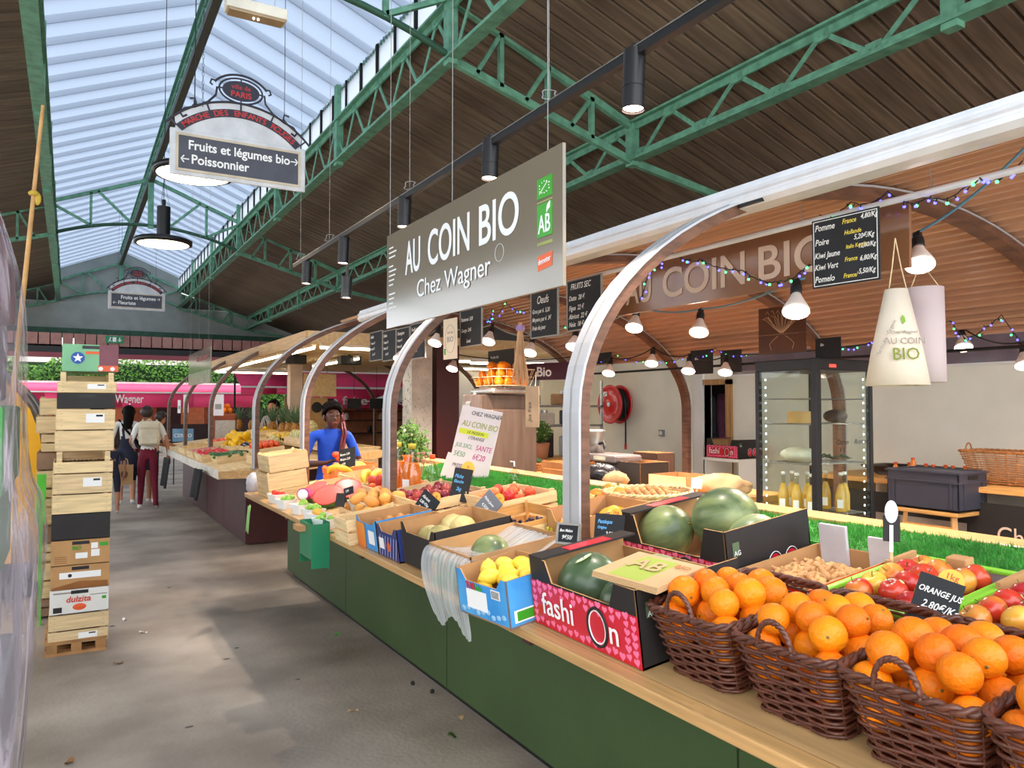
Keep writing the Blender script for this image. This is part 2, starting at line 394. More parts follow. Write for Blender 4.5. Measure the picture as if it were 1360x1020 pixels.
ct = thing('market_counter', 'long green-panelled market counter with an oak edge carrying the fruit crates', 'counter', (1.25,-.4,0))
M = Matrix.Translation((0,0,.92)) @ Matrix.Rotation(-SL,4,'Y')
b = B(); Ly = 6.9
for i in range(5):
    x0 = .05+i*.322
    q = B(); q.box((x0,.0,-.03),(x0+.318,Ly,-.002),0,M); q.build('tabletop_board', tabw, ct)
b.box((0,-.01,-.034),(.048,Ly+.01,.0),0,M); b.build('front_edge', oak, ct, bevel=.004)
q = B(); q.box((1.56,0,-.03),(1.66,Ly,.03),0,M); q.build('back_edge', oak, ct, bevel=.004)
gp2 = mat('counter_green', (62,84,46), .55, var=.12, scale=1.4, detail=10, bump=.08, bscale=30)
for i, (y0, y1) in enumerate([(0,2.15),(2.16,4.3),(4.31,6.1),(6.11,7.9)]):
    q = B(); q.box((.60,y0,.05),(.63,y1,.95)); q.build('front_panel', gp2, ct)
q = B(); q.box((.64,.1,0),(.68,7.85,.12)); q.build('plinth', black, ct)
q = B(); q.box((.62,7.86,.05),(1.6,7.9,.9)); q.build('end_panel', gp2, ct)
for y in (.9,2.6,4.3,5.9):
    q = B(); q.box((.1,y,.82),(1.5,y+.05,.88)); q.build('bracket', maroon, ct)
# turf strips along the back of the counter
def turf(name, label, x0, x1, y0, y1, h=.004):
    M = Matrix.Translation((0,0,.92)) @ Matrix.Rotation(-SL,4,'Y')
    t = thing(name, label, 'artificial grass', (x0,y0,zS(x0)+h), rot=(0,-SL,0))
    q = B(); q.box((0,0,0),(x1-x0,y1-y0,.012)); q.build('mat_backing', turf_m, t)
    g = B(); r = random.Random(3); n = int((x1-x0)*(y1-y0)*16000)
    for i in range(n):
        x, y = r.random()*(x1-x0), r.random()*(y1-y0); a = r.random()*6.28; w_ = .0022; hh = .012+r.random()*.012
        dx, dy = math.cos(a)*w_, math.sin(a)*w_; lx, ly = r.uniform(-.008,.008), r.uniform(-.008,.008)
        g.add([(x-dx,y-dy,.012),(x+dx,y+dy,.012),(x+lx,y+ly,.012+hh)], [(0,1,2)])
    o = g.build('grass_pile', mat('turf_blades',(64,146,56),.7,var=.35,scale=14,translucent=.2), t); o['kind'] = 'stuff'
turf('turf_mat', 'strip of green artificial grass at the rear of the fruit counter', 2.28, 2.79, -.3, 6.0)
turf('turf_offcut', 'raised offcut of lighter artificial grass in front of the glass fridge', 2.44, 2.74, 1.25, 1.98, .03)

# arches
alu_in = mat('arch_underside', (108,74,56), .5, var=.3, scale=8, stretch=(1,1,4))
K = 1.3
AX, AR, AH = 3.835, 2.145, 1.144
AF = AX-AR       # front foot of the arches
def apt(t, k=0):   # ellipse, k = outward offset
    x, z = -math.cos(t)*AR, math.sin(t)*AH
    n = Vector((x/AR**2, 0, z/AH**2)).normalized()
    return Vector((AX+x, 0, CH-.02+z)) + n*k
arch_w = mat('arch_white', (186,187,192), .38, .1, var=.05, scale=8)
def arch(Y, label, w_=.11, m=arch_w, foot=.98, back=True, t1=PI):
    t = thing('roof_arch', label, 'arch', (AF,Y,foot)); o = Vector((AF,0,foot))
    pts = [Vector((AF,0,foot))+Vector((0,0,(CH-.02-foot)*i/4)) for i in range(4)]
    nn = [Vector((-1,0,0))]*4; N = 40
    for i in range(N+1):
        a = t1*i/N; x, z = -math.cos(a)*AR, math.sin(a)*AH
        pts.append(apt(a)); nn.append(Vector((x/AR**2,0,z/AH**2)).normalized())
    if back:
        for i in range(1,6): pts.append(Vector((AX+AR,0,(CH-.02)*(1-i/5)))); nn.append(Vector((1,0,0)))
    def strip(nm, k0, k1, ya, yb, mt):
        q = B(); vs = []
        for p, n in zip(pts, nn):
            for k, y in ((k0,ya),(k1,ya),(k1,yb),(k0,yb)): vs.append(p-o+n*k+Vector((0,y,0)))
        L = len(pts); q.add(vs, [(i*4+j, i*4+(j+1)%4, (i+1)*4+(j+1)%4, (i+1)*4+j) for i in range(L-1) for j in range(4)]+[(3,2,1,0),tuple(range(4*L-4,4*L))])
        q.build(nm, mt, t)
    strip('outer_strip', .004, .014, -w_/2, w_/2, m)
    strip('cover_seam', .014, .0175, -.004, .004, grey_wire)
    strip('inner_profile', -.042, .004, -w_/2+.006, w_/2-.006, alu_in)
    q = B(); q.box((-.03,-.06,-.02),(.05,.06,.0)); q.build('foot_plate', steel, t)
AY = [2.43, 4.42, 6.37, 8.30]
al = ['wide white roof arch rising behind the open watermelon box', 'pale roof arch rising behind the green waste bin and juice bottles', 'roof arch standing in front of the woman in the blue top', 'roof arch at the near end of the far counter']
for y, l in zip(AY, al): arch(y, l, foot=.98)
steel_a = mat('arch_grey', (120,118,118), .35, .5, var=.1)
for y, l in zip((11.25,13.9,16.4), ('slim grey arch over the crates of tomatoes and cucumbers on the far counter','slim dark arch further along the far counter','last slim dark arch, beside the hanging bag')): arch(y, l, .075, steel_a)
# rolled slat roof
slat_m = mat('brown_slat', (196,154,124), .38, var=.1, scale=3, stretch=(.5,.2,.5), rnd=.07, coat=.15)
rf = thing('slat_roof', 'brown ribbed roller roof curving over the fruit stall', 'roof', (2.6,-.8,CH+.91))
o = Vector((2.6,-.8,CH+.91)); n = 38; ta, tb = math.acos((AX-2.62)/AR), PI-math.acos((5.75-AX)/AR)
for i in range(n):
    a0, a1 = ta+(tb-ta)*i/n, ta+(tb-ta)*(i+.96)/n; q = B(); Lr = 8.3; vs = []
    sec = [(a0,.03),(a0*.85+a1*.15,.0),(a0*.4+a1*.6,.004),(a1*.8+a0*.2,.016),(a1,.03)]
    P = [[apt(a,k+.02)-Vector((0,0,0))-o+Vector((0,y+o.y,0)) for a,k in sec] for y in (0,Lr)]
    q.grid([[Vector((p.x,p.y-o.y,p.z)) for p in r] for r in P], sm=False); 
    q.add([Vector((apt(a,.055).x-o.x,y,apt(a,.055).z-o.z)) for y in (0,Lr) for a in (a0,a1)], [(0,1,3,2)]); q.build('slat', slat_m, rf)
# white fascia
fa = thing('canopy_fascia', 'long white ridged fascia beam along the top of the fruit stall', 'fascia', (2.6,-.8,CH+.87)); Lr = 8.3
q = B(); prof = [(x*K,z*K) for x,z in [(0,0),(-.035,.004),(-.05,.02),(-.05,.034),(-.042,.04),(-.042,.047),(-.05,.053),(-.048,.064),(-.036,.07),(-.036,.076),(-.03,.09),(0,.1),(.03,.1),(.03,0)]]
vs = [(x,y,z) for y in (0,Lr) for x,z in prof]; k = len(prof)
q.add(vs, [(i,(i+1)%k,k+(i+1)%k,k+i) for i in range(k)]+[tuple(range(k)),tuple(range(2*k-1,k-1,-1))]); q.build('moulding', alu, fa)
q = B(); q.box((-.063,.8+2.24,.01),(-.05,.8+2.42,.03)); q.build('vent_slot', black, fa)
# hanging bar + its hooks
tb_ = thing('hanging_bar', 'thin pale bar under the roller roof from which chalkboards hang', 'bar', (2.86,-.7,CH+.832))
q = B(); q.cyl((0,0,0),(0,8.0,0),.014,n=8); q.build('tube', alu, tb_)
for y in (1.7,2.4,3.0,4.1,5.2,6.4,7.3):
    q = B(); q.tube([(0,y,.0),(.012,y,.02),(0,y,.05),(-.012,y,.02),(0,y,-.014)],.002,4); q.tube([(0,y,.05),(-.01,y,.09)],.002,4); q.build('hook', grey_wire, tb_)

sign_m = mat('taupe_gloss', (122,113,97), .16, var=.03, scale=1, coat=.5)
letter = mat('sign_letter', (238,241,244), .5, var=0)
def coin_sign(name, label, X, y0, y1, h0, h1, m, lm, brown=False, cat='sign'):
    # faces the aisle; local origin = top-left as read
    t = thing(name, label, cat, (0,0,0)); Wd = y1-y0; H = h1-h0
    setM(t, frame((X*K, y1*K, CH+h0*K), (0,-1,0), (0,0,1)))
    q = B(); q.box((0,0,-.012),(Wd,H,0)); q.build('panel', m, t, bevel=.001)
    t.scale = (K,K,K)
    return t
big = coin_sign('shop_sign', 'large glossy taupe hanging sign reading AU COIN BIO Chez Wagner', 1.25, 1.85, 3.29, .358, .785, sign_m, letter)
def fit(s, x0, x1, y, h, m, par, **k):   # text scaled into a box (cap height h)
    o = text(s, h/.70, m, par, 0, 0, **k); xs = [v.co.x for v in o.data.vertices]; a, bb = min(xs), max(xs)
    sx = (x1-x0)/(bb-a)
    for v in o.data.vertices: v.co.x = x0+(v.co.x-a)*sx; v.co.y += y
    return o
fit('AU', 3.29-3.06, 3.29-2.90, .215, .14, letter, big, bold=.0022)
fit('COIN', 3.29-2.82, 3.29-2.45, .215, .14, letter, big, bold=.0022)
fit('BIO', 3.29-2.375, 3.29-2.10, .215, .14, letter, big, bold=.0022)
fit('Chez Wagner', .36, 1.0, .10, .072, letter, big)
lg = mat('logo_green', (56,160,36), .4, var=0); lo = mat('logo_orange', (226,92,36), .4, var=0)
dx = 3.29
q = B(); q.box((dx-1.99,.285,0),(dx-1.905,.348,.002)); q.build('leaf_emblem', lg, big)
q = B()
for i in range(12):
    a = 2*PI*i/12; q.ball((dx-1.947+.026*math.cos(a)*(1.2 if i%2 else 1),.317+.018*math.sin(a),.003),(.0025,.0025,.0015),6,4)
q.bar((dx-1.975,.3,.003),(dx-1.93,.33,.003),.002,.002); q.build('leaf_stars', whitep, big)
q = B(); q.box((dx-1.99,.165,0),(dx-1.905,.268,.002)); q.build('organic_emblem', lg, big)
fit('AB', dx-1.982, dx-1.914, .178, .055, letter, big, bold=.0008)
q = B(); q.prism([(0,0),(.018,.012),(.02,.032),(.004,.022)],.002,0,Matrix.Translation((dx-1.935,.236,.003))); q.build('emblem_leaf', whitep, big)
q = B(); q.box((dx-1.99,.272,0),(dx-1.905,.2765,.0015)); q.box((dx-1.99,.14,0),(dx-1.905,.15,.0015)); q.build('caption_strip', mat('olive_caption',(150,160,90),.6), big)
q = B(); q.add([(dx-1.988,.062,.001),(dx-1.906,.07,.001),(dx-1.904,.115,.001),(dx-1.988,.108,.001)],[(0,1,2,3)]); q.build('orange_emblem', lo, big)
fit('demeter', dx-1.982, dx-1.912, .08, .018, letter, big, rot=.08)
q = B(); q.tube([(1.06+.03*math.cos(a),.165+.03*math.sin(a),.002) for a in [2*PI*i/20 for i in range(20)]],.0008,4,closed=True); q.build('round_mark', letter, big)
for i in range(14):
    if i not in (3,9): 
        q = B(); q.box((.03,.36-i*.021,0),(.03+.05+.012*(i*7%4),.366-i*.021,.0012)); q.build('small_print', letter, big)
for y in (1.93,2.6,3.25):
    q = B(); q.cyl((3.29-y,.427,0),(3.29-y,3.1,0),.0016,n=5); q.build('wire', grey_wire, big)
brown_m = mat('brown_sign', (140,96,66), .3, var=.08, coat=.3)
s2 = coin_sign('shop_sign', 'brown shop sign lettered COIN BIO under the roller roof, behind chalkboards', 2.3, 1.44, 2.94, .445, .66, brown_m, letter)
pl = mat('pale_letter', (216,190,168), .5, var=0)
fit('AU', 2.94-2.86, 2.94-2.68, .045, .13, pl, s2, bold=.0022); fit('COIN', 2.94-2.6, 2.94-2.12, .045, .13, pl, s2, bold=.0022); fit('BIO', 2.94-2.05, 2.94-1.72, .045, .13, pl, s2, bold=.0022)

# track with spot lamps
tr = thing('light_track', 'black lighting track running above the hanging shop sign', 'track', (1.82,.4,CH+1.328))
q = B(); q.box((-.018,0,-.016),(.018,6.8,.016)); q.build('rail', black, tr)
q = B(); q.box((-.02,0,.017),(.0,6.8,.022)); q.build('reflecting_strip', steel, tr)
for y in (.8,2.4,4.0,5.7,6.6):
    q = B(); q.cyl((0,y,.016),(0,y,2.6),.0018,n=5); q.build('wire', grey_wire, tr)
    q = B(); q.tube([(.04*math.cos(a)*(1-a/60)+.01*math.sin(3*a), y+.03*math.sin(a), .06+.035*math.sin(a+.6)) for a in [i*.5 for i in range(30)]], .0018, 4); q.build('wire_coil', grey_wire, tr)
bulb_e = mat('lamp_face', (255,226,206), .5, var=0, emit=14)
def spot(u, v0, v1, X, label, r=.042, tilt=.04):
    p = atX(u, v0, X); L = (atX(u,v0,X).z-atX(u,v1,X).z)
    t = thing('spot_lamp', label, 'lamp', p, rot=(0,tilt,0))
    q = B(); q.cyl((0,0,.0),(0,0,-L*.62),r,n=24); q.cyl((0,0,-L*.64),(0,0,-L),r,n=24,caps=False); q.cyl((0,0,-L*.62),(0,0,-L*.64),r*.93,n=24,caps=False); q.build('body', black, t)
    q = B(); q.lathe([(0,-L+.008),(r*.9,-L+.008)],24); q.build('lens', bulb_e, t)
    q = B(); q.box((-.008,-.012,0),(.008,.012,max(.03,CH+1.328-.016-p.z))); q.cyl((-.014,0,.012),(.014,0,.012),.008,n=8); q.build('bracket', black, t)
    ld = bpy.data.lights.new('spot','SPOT'); ld.energy = 60; ld.color = (1,.84,.70); ld.spot_size = 1.3; ld.spot_blend = .6; ld.shadow_soft_size = .03
    lo_ = bpy.data.objects.new('spot_light', ld); C.objects.link(lo_); lo_.location = p+Vector((0,0,-L-.01))
spot(843,68,147,1.82,'black cylinder spot on the track, the largest and nearest one')
spot(652,186,238,1.82,'black cylinder spot partly hidden behind the top edge of the big sign')
spot(538,262,302,1.82,'black cylinder spot shining down the AU end of the big sign')
spot(457,315,350,1.82,'black cylinder spot beyond the big sign, second from the track end')
spot(408,348,377,1.82,'black cylinder spot at the far end of the track')
spot(461,368,396,1.9,'small black spot hanging just below the line of the track')

# round pendant lamps in the aisle
for (x,y,h,lab) in ((.88,9.25,1.82,'round black pendant lamp with a tall stem, in full view below the first truss'),(.955,7.45,2.13,'round black pendant lamp half hidden behind the hanging market sign')):
    t = thing('pendant_lamp', lab, 'lamp', (x,y,CH+h)); R = .3 if y > 8 else .35
    q = B(); q.lathe([(R,-.0),(R,.045),(R-.03,.06),(.07,.075),(.0,.075)],36); q.lathe([(R-.02,.0),(R-.02,.03)],36); q.build('shade', black, t)
    q = B(); q.lathe([(.0,-.004),(R-.035,-.004)],36); q.build('diffuser', mat('pendant_glow',(255,236,200),.5,var=0,emit=5), t)
    q = B(); q.cyl((0,0,.075),(0,0,.42),.07,n=24); q.build('stem', black, t)
    q = B(); q.cyl((0,0,.42),(0,0,.5),.02,n=8)
    for a in (0,2.1,4.2): q.cyl((.06*math.cos(a),.06*math.sin(a),.42),(0,0,.75),.002,n=4)
    q.cyl((0,0,.5),(0,0,2.9),.004,n=5); q.build('suspension', black, t)
p = atX(340,22,.85)
t = thing('emergency_light', 'white boxed emergency light fitting at the top edge of the skylight', 'lamp', p)
q = B(); q.box((-.16,-.05,0),(.16,.05,.06)); q.build('housing', mat('aged_white',(205,200,184),.5), t, bevel=.006)
q = B(); q.box((-.145,-.04,-.012),(.145,.04,0)); q.build('cover', mat('amber_cover',(150,128,96),.2,coat=.5), t); q = B()
for x in (-.012,.012): q.ball((x,0,-.014),.006,8,5)
q.build('led', mat('led',(255,246,220),.5,emit=6,var=0), t); q = B(); q.cyl((-.1,0,.06),(-.1,0,2.4),.002,n=4); q.cyl((.1,0,.06),(.1,0,2.4),.002,n=4); q.build('wire', grey_wire, t)

# the two hanging market signs
red_l = mat('red_print', (190,44,44), .5, var=0); nav = mat('iron_scroll', (40,38,50), .45); beige = mat('beige_frame', (196,182,158), .5)
pale = mat('pale_grey_board', (200,202,204), .45)
def market_sign(label, cx, cy, z, lines):
    t = thing('market_sign', label, 'sign', (0,0,0)); setM(t, frame((cx,cy,z), (1,0,0), (0,0,1)))
    q = B(); q.box((-.545,-.19,-.012),(.545,.19,.012)); q.build('board', pale, t, bevel=.01)
    q = B()
    for a, b_ in (((-.5,-.155),(.5,-.135)),((-.5,.135),(.5,.155)),((-.5,-.135),(-.48,.135)),((.48,-.135),(.5,.135))): q.box((a[0],a[1],.012),(b_[0],b_[1],.02))
    q.build('frame', beige, t); q = B(); q.box((-.48,-.135,.012),(.48,.135,.0145)); q.build('slate', mat('grey_slate',(74,76,86),.6,var=.1), t)
    R = .64; cyc = .13-(R-.19) + .04
    def ar(r, a0, a1, n=28): return [(r*math.sin(a0+(a1-a0)*i/n), cyc+r*math.cos(a0+(a1-a0)*i/n)) for i in range(n+1)]
    A = math.asin(.455/R)
    q = B(); q.prism(ar(R,-A,A)+[(.455,.13),(.5,.19),(-.5,.19),(-.455,.13)][2:3]*0+[], .014); q.prism([(-.5,.13),(.5,.13),(.5,.19)]+[p for p in reversed(ar(R+.12,-A*.93,A*.93))]+[(-.5,.19)], .01, 0, Matrix.Translation((0,0,-.003))); q.build('backing', pale, t)
    q = B(); i0 = ar(R,-A,A); i1 = ar(R+.065,-A,A); q.add([(x,y,.008) for x,y in i0]+[(x,y,.008) for x,y in i1]+[(x,y,.014) for x,y in i0]+[(x,y,.014) for x,y in i1],
        [f for k in range(28) for f in ((58+k,58+k+1,87+k+1,87+k),(k,29+k,30+k,k+1),(29+k,87+k,88+k,30+k),(k,k+1,59+k,58+k))]); q.build('name_band', nav, t)
    q = B(); q.tube([(x,y,.01) for x,y in ar(R+.125,-A*1.08,A*1.08)], .009, 6)
    for a in (-A,-.36,0,.36,A): q.bar(((R+.06)*math.sin(a),cyc+(R+.06)*math.cos(a),.01),((R+.125)*math.sin(a),cyc+(R+.125)*math.cos(a),.01),.012,.012)
    q.build('outer_arc', nav, t)
    s = 'MARCHE DES ENFANTS ROUGES'; k = len(s); mt = Matrix.Identity(4)
    for i, chh in enumerate(s):
        if chh == ' ': continue
        a = -A*.92+2*A*.92*(i+.5)/k; MM = Matrix.Translation(((R+.010)*math.sin(a), cyc+(R+.010)*math.cos(a), .015)) @ Matrix.Rotation(-a,4,'Z')
        text(chh, .066, red_l, t, 0,0,0, al='CENTER', M=MM, name='letter', bold=.001)
    oy = cyc+R+.125+.105
    q = B(); q.prism([(.15*math.cos(a),oy+.082*math.sin(a)) for a in [2*PI*i/28 for i in range(28)]], .012, 0, Matrix.Translation((0,0,.006))); q.build('oval_plate', nav, t)
    q = B(); q.tube([(.175*math.cos(a),oy+.105*math.sin(a),.008) for a in [2*PI*i/30 for i in range(30)]], .008, 6, closed=True)
    for a in (0,PI/2,PI,-PI/2): q.bar((.14*math.cos(a),oy+.08*math.sin(a),.008),(.175*math.cos(a),oy+.105*math.sin(a),.008),.01,.01)
    q.tube([(.24*math.sin(a),oy-.05+.185*math.cos(a),.008) for a in [-1.05+2.1*i/16 for i in range(17)]], .009, 6); q.build('oval_ring', nav, t)
    text('ville de', .055, red_l, t, 0, oy+.012, .013, al='CENTER'); text('PARIS', .068, red_l, t, 0, oy-.055, .013, al='CENTER', bold=.001)
    for s_ in (-1,1):
        q = B(); q.tube([(s_*x,y,.008) for x,y in ((.2,oy+.05),(.235,oy+.055),(.245,oy+.02),(.225,oy+.01))],.008,6)
        q.tube([(s_*x,y,.008) for x,y in ((.19,oy),(.2,oy-.07),(.26,oy-.14),(.36,oy-.2),(.44,oy-.23),(.47,oy-.27),(.45,oy-.3),(.42,oy-.28))],.009,6)
        q.tube([(s_*x,y,.008) for x,y in ((.38,oy-.2),(.35,oy-.17),(.36,oy-.13),(.4,oy-.14))],.008,6)
        q.build('scroll', nav, t)
        q = B(); q.cyl((s_*.36,oy-.13,.008),(s_*.36,1.9,.008),.003,n=4)
        if s_ < 0:
            for i in range(38): q.tube([(s_*.30+.008*math.cos(a)*(i%2),oy-.17+i*.036+.02*math.sin(a),.008+.008*math.cos(a)*(1-i%2)) for a in [2*PI*j/8 for j in range(8)]],.002,4,closed=True)
        q.build('chain', nav, t)
    y = .03
    for s_, x, al_, yy in lines: text(s_, .105, chalk, t, x, yy, .016, xs=.92, al=al_, bold=.002)
    return t
def arrow(t, x, y, d):
    q = B(); q.bar((x-.03,y,.016),(x+.03,y,.016),.009,.002,up=(0,0,1)); q.bar((x+d*.03,y,.016),(x+d*.008,y+.028,.016),.009,.002); q.bar((x+d*.03,y,.016),(x+d*.008,y-.028,.016),.009,.002); q.build('arrow', chalk, t)
p = atX(319,214,1.21)
t = market_sign('large hanging market sign with an arrow for Poissonnier and Fruits et légumes bio', p.x, p.y, p.z, [('Fruits et légumes bio', .41, 'RIGHT', .03),('Poissonnier', -.385, 'LEFT', -.085)])
arrow(t, .445, .06, 1); arrow(t, -.43, -.055, -1)
p = atX(182,400,1.21)
t = market_sign('smaller looking hanging market sign with an arrow for Fleuriste, near the gable', p.x, p.y, p.z, [('Fruits et légumes', .36, 'RIGHT', .03),('Fleuriste', -.36, 'LEFT', -.085)])
arrow(t, .41, .06, 1); arrow(t, -.42, -.055, -1)

# chalkboards
def slateboard(label, M, wd, h, lines, fr=None, group=None, m=slate, base=False, cat='chalkboard', name='chalkboard'):
    t = thing(name, label, cat); setM(t, M)
    if group: t['group'] = group
    q = B(); q.box((-wd/2,-h/2,-.004),(wd/2,h/2,.002)); q.build('board', m, t, bevel=.001)
    if fr:
        for a in ((-wd/2-.006,-h/2-.006,wd/2+.006,-h/2+.002),(-wd/2-.006,h/2-.002,wd/2+.006,h/2+.006),(-wd/2-.006,-h/2,-wd/2+.002,h/2),(wd/2-.002,-h/2,wd/2+.006,h/2)):
            q = B(); q.box((a[0],a[1],-.006),(a[2],a[3],.006)); q.build('frame_strip', fr, t)
    for ln_ in lines:
        s_, x, y, sz, mt = ln_[:5]; k = ln_[5] if len(ln_) > 5 else {}
        text(s_, sz*h, mt, t, x*wd, y*h, .0035, ext=.0003, **{**dict(xs=.8, shear=.25, bold=.0003), **k})
    return t
AW = (0,-1,0)   # reading direction of boards facing the aisle
def px_board(label, u0, v0, u1, v1, X, lines, right=AW, tilt=(0,0,1), **k):
    a = atX(u0,v0,X); b_ = atX(u1,v1,X); c_ = (a+b_)/2
    return slateboard(label, frame(c_, right, tilt), abs(a.y-b_.y), abs(a.z-b_.z), lines, **k)
W_ = chalk
# big price board (slightly turned)
c_ = atX(1122,331,2.76)
t = slateboard('large chalkboard listing pomme, poire and kiwi prices, hung under the fascia', frame(c_, (.05,-1,.0), (.0,-.07,1)), .305, .292, [
 ('Pomme',-.45,.33,.13,W_),('France',-.03,.36,.10,chalk_y),('4,80/Kg',.24,.38,.10,W_),('Poire',-.45,.12,.13,W_),('Hollande',.0,.2,.09,chalk_y),('5,20€/Kg',.14,.11,.10,W_),
 ('Kiwi Jaune',-.46,-.07,.12,W_),('Italie Kenth',.02,.0,.08,chalk_y),('12,80/Kg',.2,-.02,.09,W_),('Kiwi Vert',-.46,-.24,.12,W_),('France',.0,-.18,.09,chalk_y),('6,80/Kg',.22,-.2,.1,W_),
 ('Pomelo',-.46,-.42,.13,W_),('France/',-.02,-.41,.09,chalk_y),('5,50/Kg',.2,-.38,.1,W_)], fr=None)
q = B(); 
for a in ((-.145,-.139,.145,-.136),(-.145,.136,.145,.139),(-.145,-.139,-.142,.139),(.142,-.139,.145,.139)): q.box((a[0],a[1],.002),(a[2],a[3],.003))
q.build('chalk_border', chalk, t)
fr_g = mat('grey_frame', (150,146,138), .5)
px_board('chalkboard of dried fruit prices headed Fruits sec', 754,375,799,433,2.83, [('FRUITS SEC',-.4,.32,.17,W_),('Datte  28 €',-.45,.1,.14,W_),('Figue  22 €',-.45,-.1,.14,W_),('Abricot  22 €',-.45,-.27,.14,W_),('Noix  18 €',-.45,-.43,.14,W_)], fr=fr_g)
px_board('chalkboard of egg prices headed Oeufs', 706,389,741,444,2.83, [('Oeufs',-.28,.22,.24,W_),('Gros par 6  3,20',-.46,.02,.13,W_),('Moyens par 6  3€',-.46,-.16,.13,W_),('Frais du jour',-.46,-.34,.13,W_)], fr=fr_g)
px_board('chalkboard beside the bright bulb, partly behind the paper poster', 612,414,640,457,2.83, [('Butternut  3,50',-.46,.2,.14,W_),('Courge  3,45',-.46,-.1,.14,W_),('Local',-.2,-.4,.14,W_)], fr=fr_g)
for i, (u0,u1,v0,v1) in enumerate([(492,508,443,477),(509,526,441,477),(527,544,438,475),(546,565,432,474)]):
    px_board(['first of four narrow hanging chalkboards, under the far end of the fascia','second of four narrow hanging chalkboards under the big sign','third of four narrow hanging chalkboards under the big sign','last of four narrow hanging chalkboards, touching the pale arch'][i], u0,v0,u1,v1,2.83,
      [(['Salade','Endive','Champignon','Feuilletés'][i],-.44,.3,.15,W_),('Tomate 4€',-.44,.08,.12,W_),('Batavia 2€',-.44,-.12,.12,W_),('Lot 3€',-.3,-.32,.12,W_)], fr=fr_g)
px_board('dark chalkboard with a chalk border below the four narrow ones', 553,476,582,482,2.3, [], fr=None) if False else None
slateboard('black chalkboard showing blue reflections below the egg board', frame(atX(665,478,3.9), AW, (0,0,1)), .55,.21,[('Produits frais',-.4,.1,.2,W_)],m=card_dk)

# bulbs on a cable
wht_b = mat('bulb_white', (236,224,214), .4, var=0); cable = mat('blue_cable', (96,150,180), .5, var=0); cabk = mat('black_cable', (26,26,30), .5, var=0)
warm = mat('bulb_glow', (255,222,200), .5, var=0, emit=16)
NB = 0
def bulb(x, y, z, label, d=.095, sock=cabk, watt=2.2):
    """z = height of the glowing face"""
    t = thing('spot_bulb', label, 'light bulb', (x,y,z)); t.scale = (K,K,K); Rt = Matrix.Rotation(.52,4,Vector((-.6,.8,0))); t.rotation_euler = Rt.to_euler()
    r = d/2
    q = B(); q.lathe([(r,.006),(r*.98,.016),(r*.62,.052),(r*.42,.072),(r*.36,.085),(0,.085)],22); q.build('reflector', wht_b, t)
    q = B(); q.lathe([(0,-.004),(r*.6,-.002),(r*.97,.006)],22); q.build('lens', warm, t)
    q = B(); q.lathe([(.019,.082),(.021,.088),(.019,.10),(.021,.106),(.018,.125),(0,.128)],14); q.box((-.008,-.012,.125),(.008,.012,.15)); q.build('socket', sock, t)
    ld = bpy.data.lights.new('bulb','SPOT'); ld.energy = watt*30; ld.color = (1,.83,.70); ld.shadow_soft_size = .04; ld.spot_size = 2.6; ld.spot_blend = .8
    o = bpy.data.objects.new('bulb_light', ld); C.objects.link(o); o.location = (x,y,z-.02)
    tp = Rt @ Vector((0,0,.15*K)); return (x+tp.x,y+tp.y,z+tp.z)
front = []
def bl(u, v, z_, lab, **k):   # pixel of glowing face, depth along the view
    r = ray(u, v); p = Vector((0,0,CH))+r*(z_*K); return bulb(p.x,p.y,p.z,lab,**k)
cab1 = [bl(1222,354,2.55,'bright spot bulb beside the hanging paper cones'), bl(1057,416,2.7,'pink glowing spot bulb in front of the brown tree drawing'),
        bl(928,443,3.75,'spot bulb hanging under the letters of the brown shop sign'), bl(842,437,4.1,'spot bulb seen just inside the wide white arch')]
cab2 = [bl(761,462,4.7,'spot bulb below the dried fruit chalkboard'), bl(703,470,5.0,'unlit looking spot bulb below the egg chalkboard'), bl(648,455,5.1,'spot bulb between the egg board and the far chalkboards'), bl(577,457,5.3,'dazzling spot bulb against the pale arch'), bl(530,478,5.8,'small spot bulb under the narrow chalkboards')]
cab3 = [bl(1280,463,4.3,'spot bulb in front of the grey rear panel, right of the paper cones'), bl(963,496,5.2,'small spot bulb below the second small black board on the rear bar'), bl(914,494,5.4,'small spot bulb below the first small black board on the rear bar'),
        bl(865,484,5.6,'small spot bulb against the white wall left of the black boards'), bl(808,497,5.8,'small spot bulb above the hose reel'), bl(758,494,6.2,'small spot bulb above the dark Bio sign'), bl(600,491,6.2,'small spot bulb in front of the maroon pillar')]
cab3[0:0] = [bl(1362,487,3.9,'spot bulb cut by the picture edge above the wicker basket')]
def swag(name, label, pts, m, r, sag=.05):
    P = []
    for a, b_ in zip(pts[:-1], pts[1:]):
        a, b_ = Vector(a), Vector(b_)
        for i in range(10):
            t = i/10; p = a.lerp(b_,t); p.z -= sag*4*t*(1-t); P.append(p)
    P.append(Vector(pts[-1])); q = B(); q.tube(P, r, 6, 0); return tag(q.build(name, m), label, 'cable'), P
p0 = atX(1365,192,3.18)
c1, P1 = swag('lamp_cable', 'light blue cable looping between the front spot bulbs', [tuple(p0)]+cab1, cable, .006, .03)
c2, P2 = swag('lamp_cable', 'grey cable between the spot bulbs beyond the wide white arch', cab1[-1:]+cab2, grey_wire, .005, .04)
c3, P3 = swag('lamp_cable', 'black cable between the small rear spot bulbs', cab3, cabk, .006, .05)
tb3 = B(); tb3.cyl((2.9,-.3,CH+.28+.1),(2.9,-.29,CH+.38),.01)
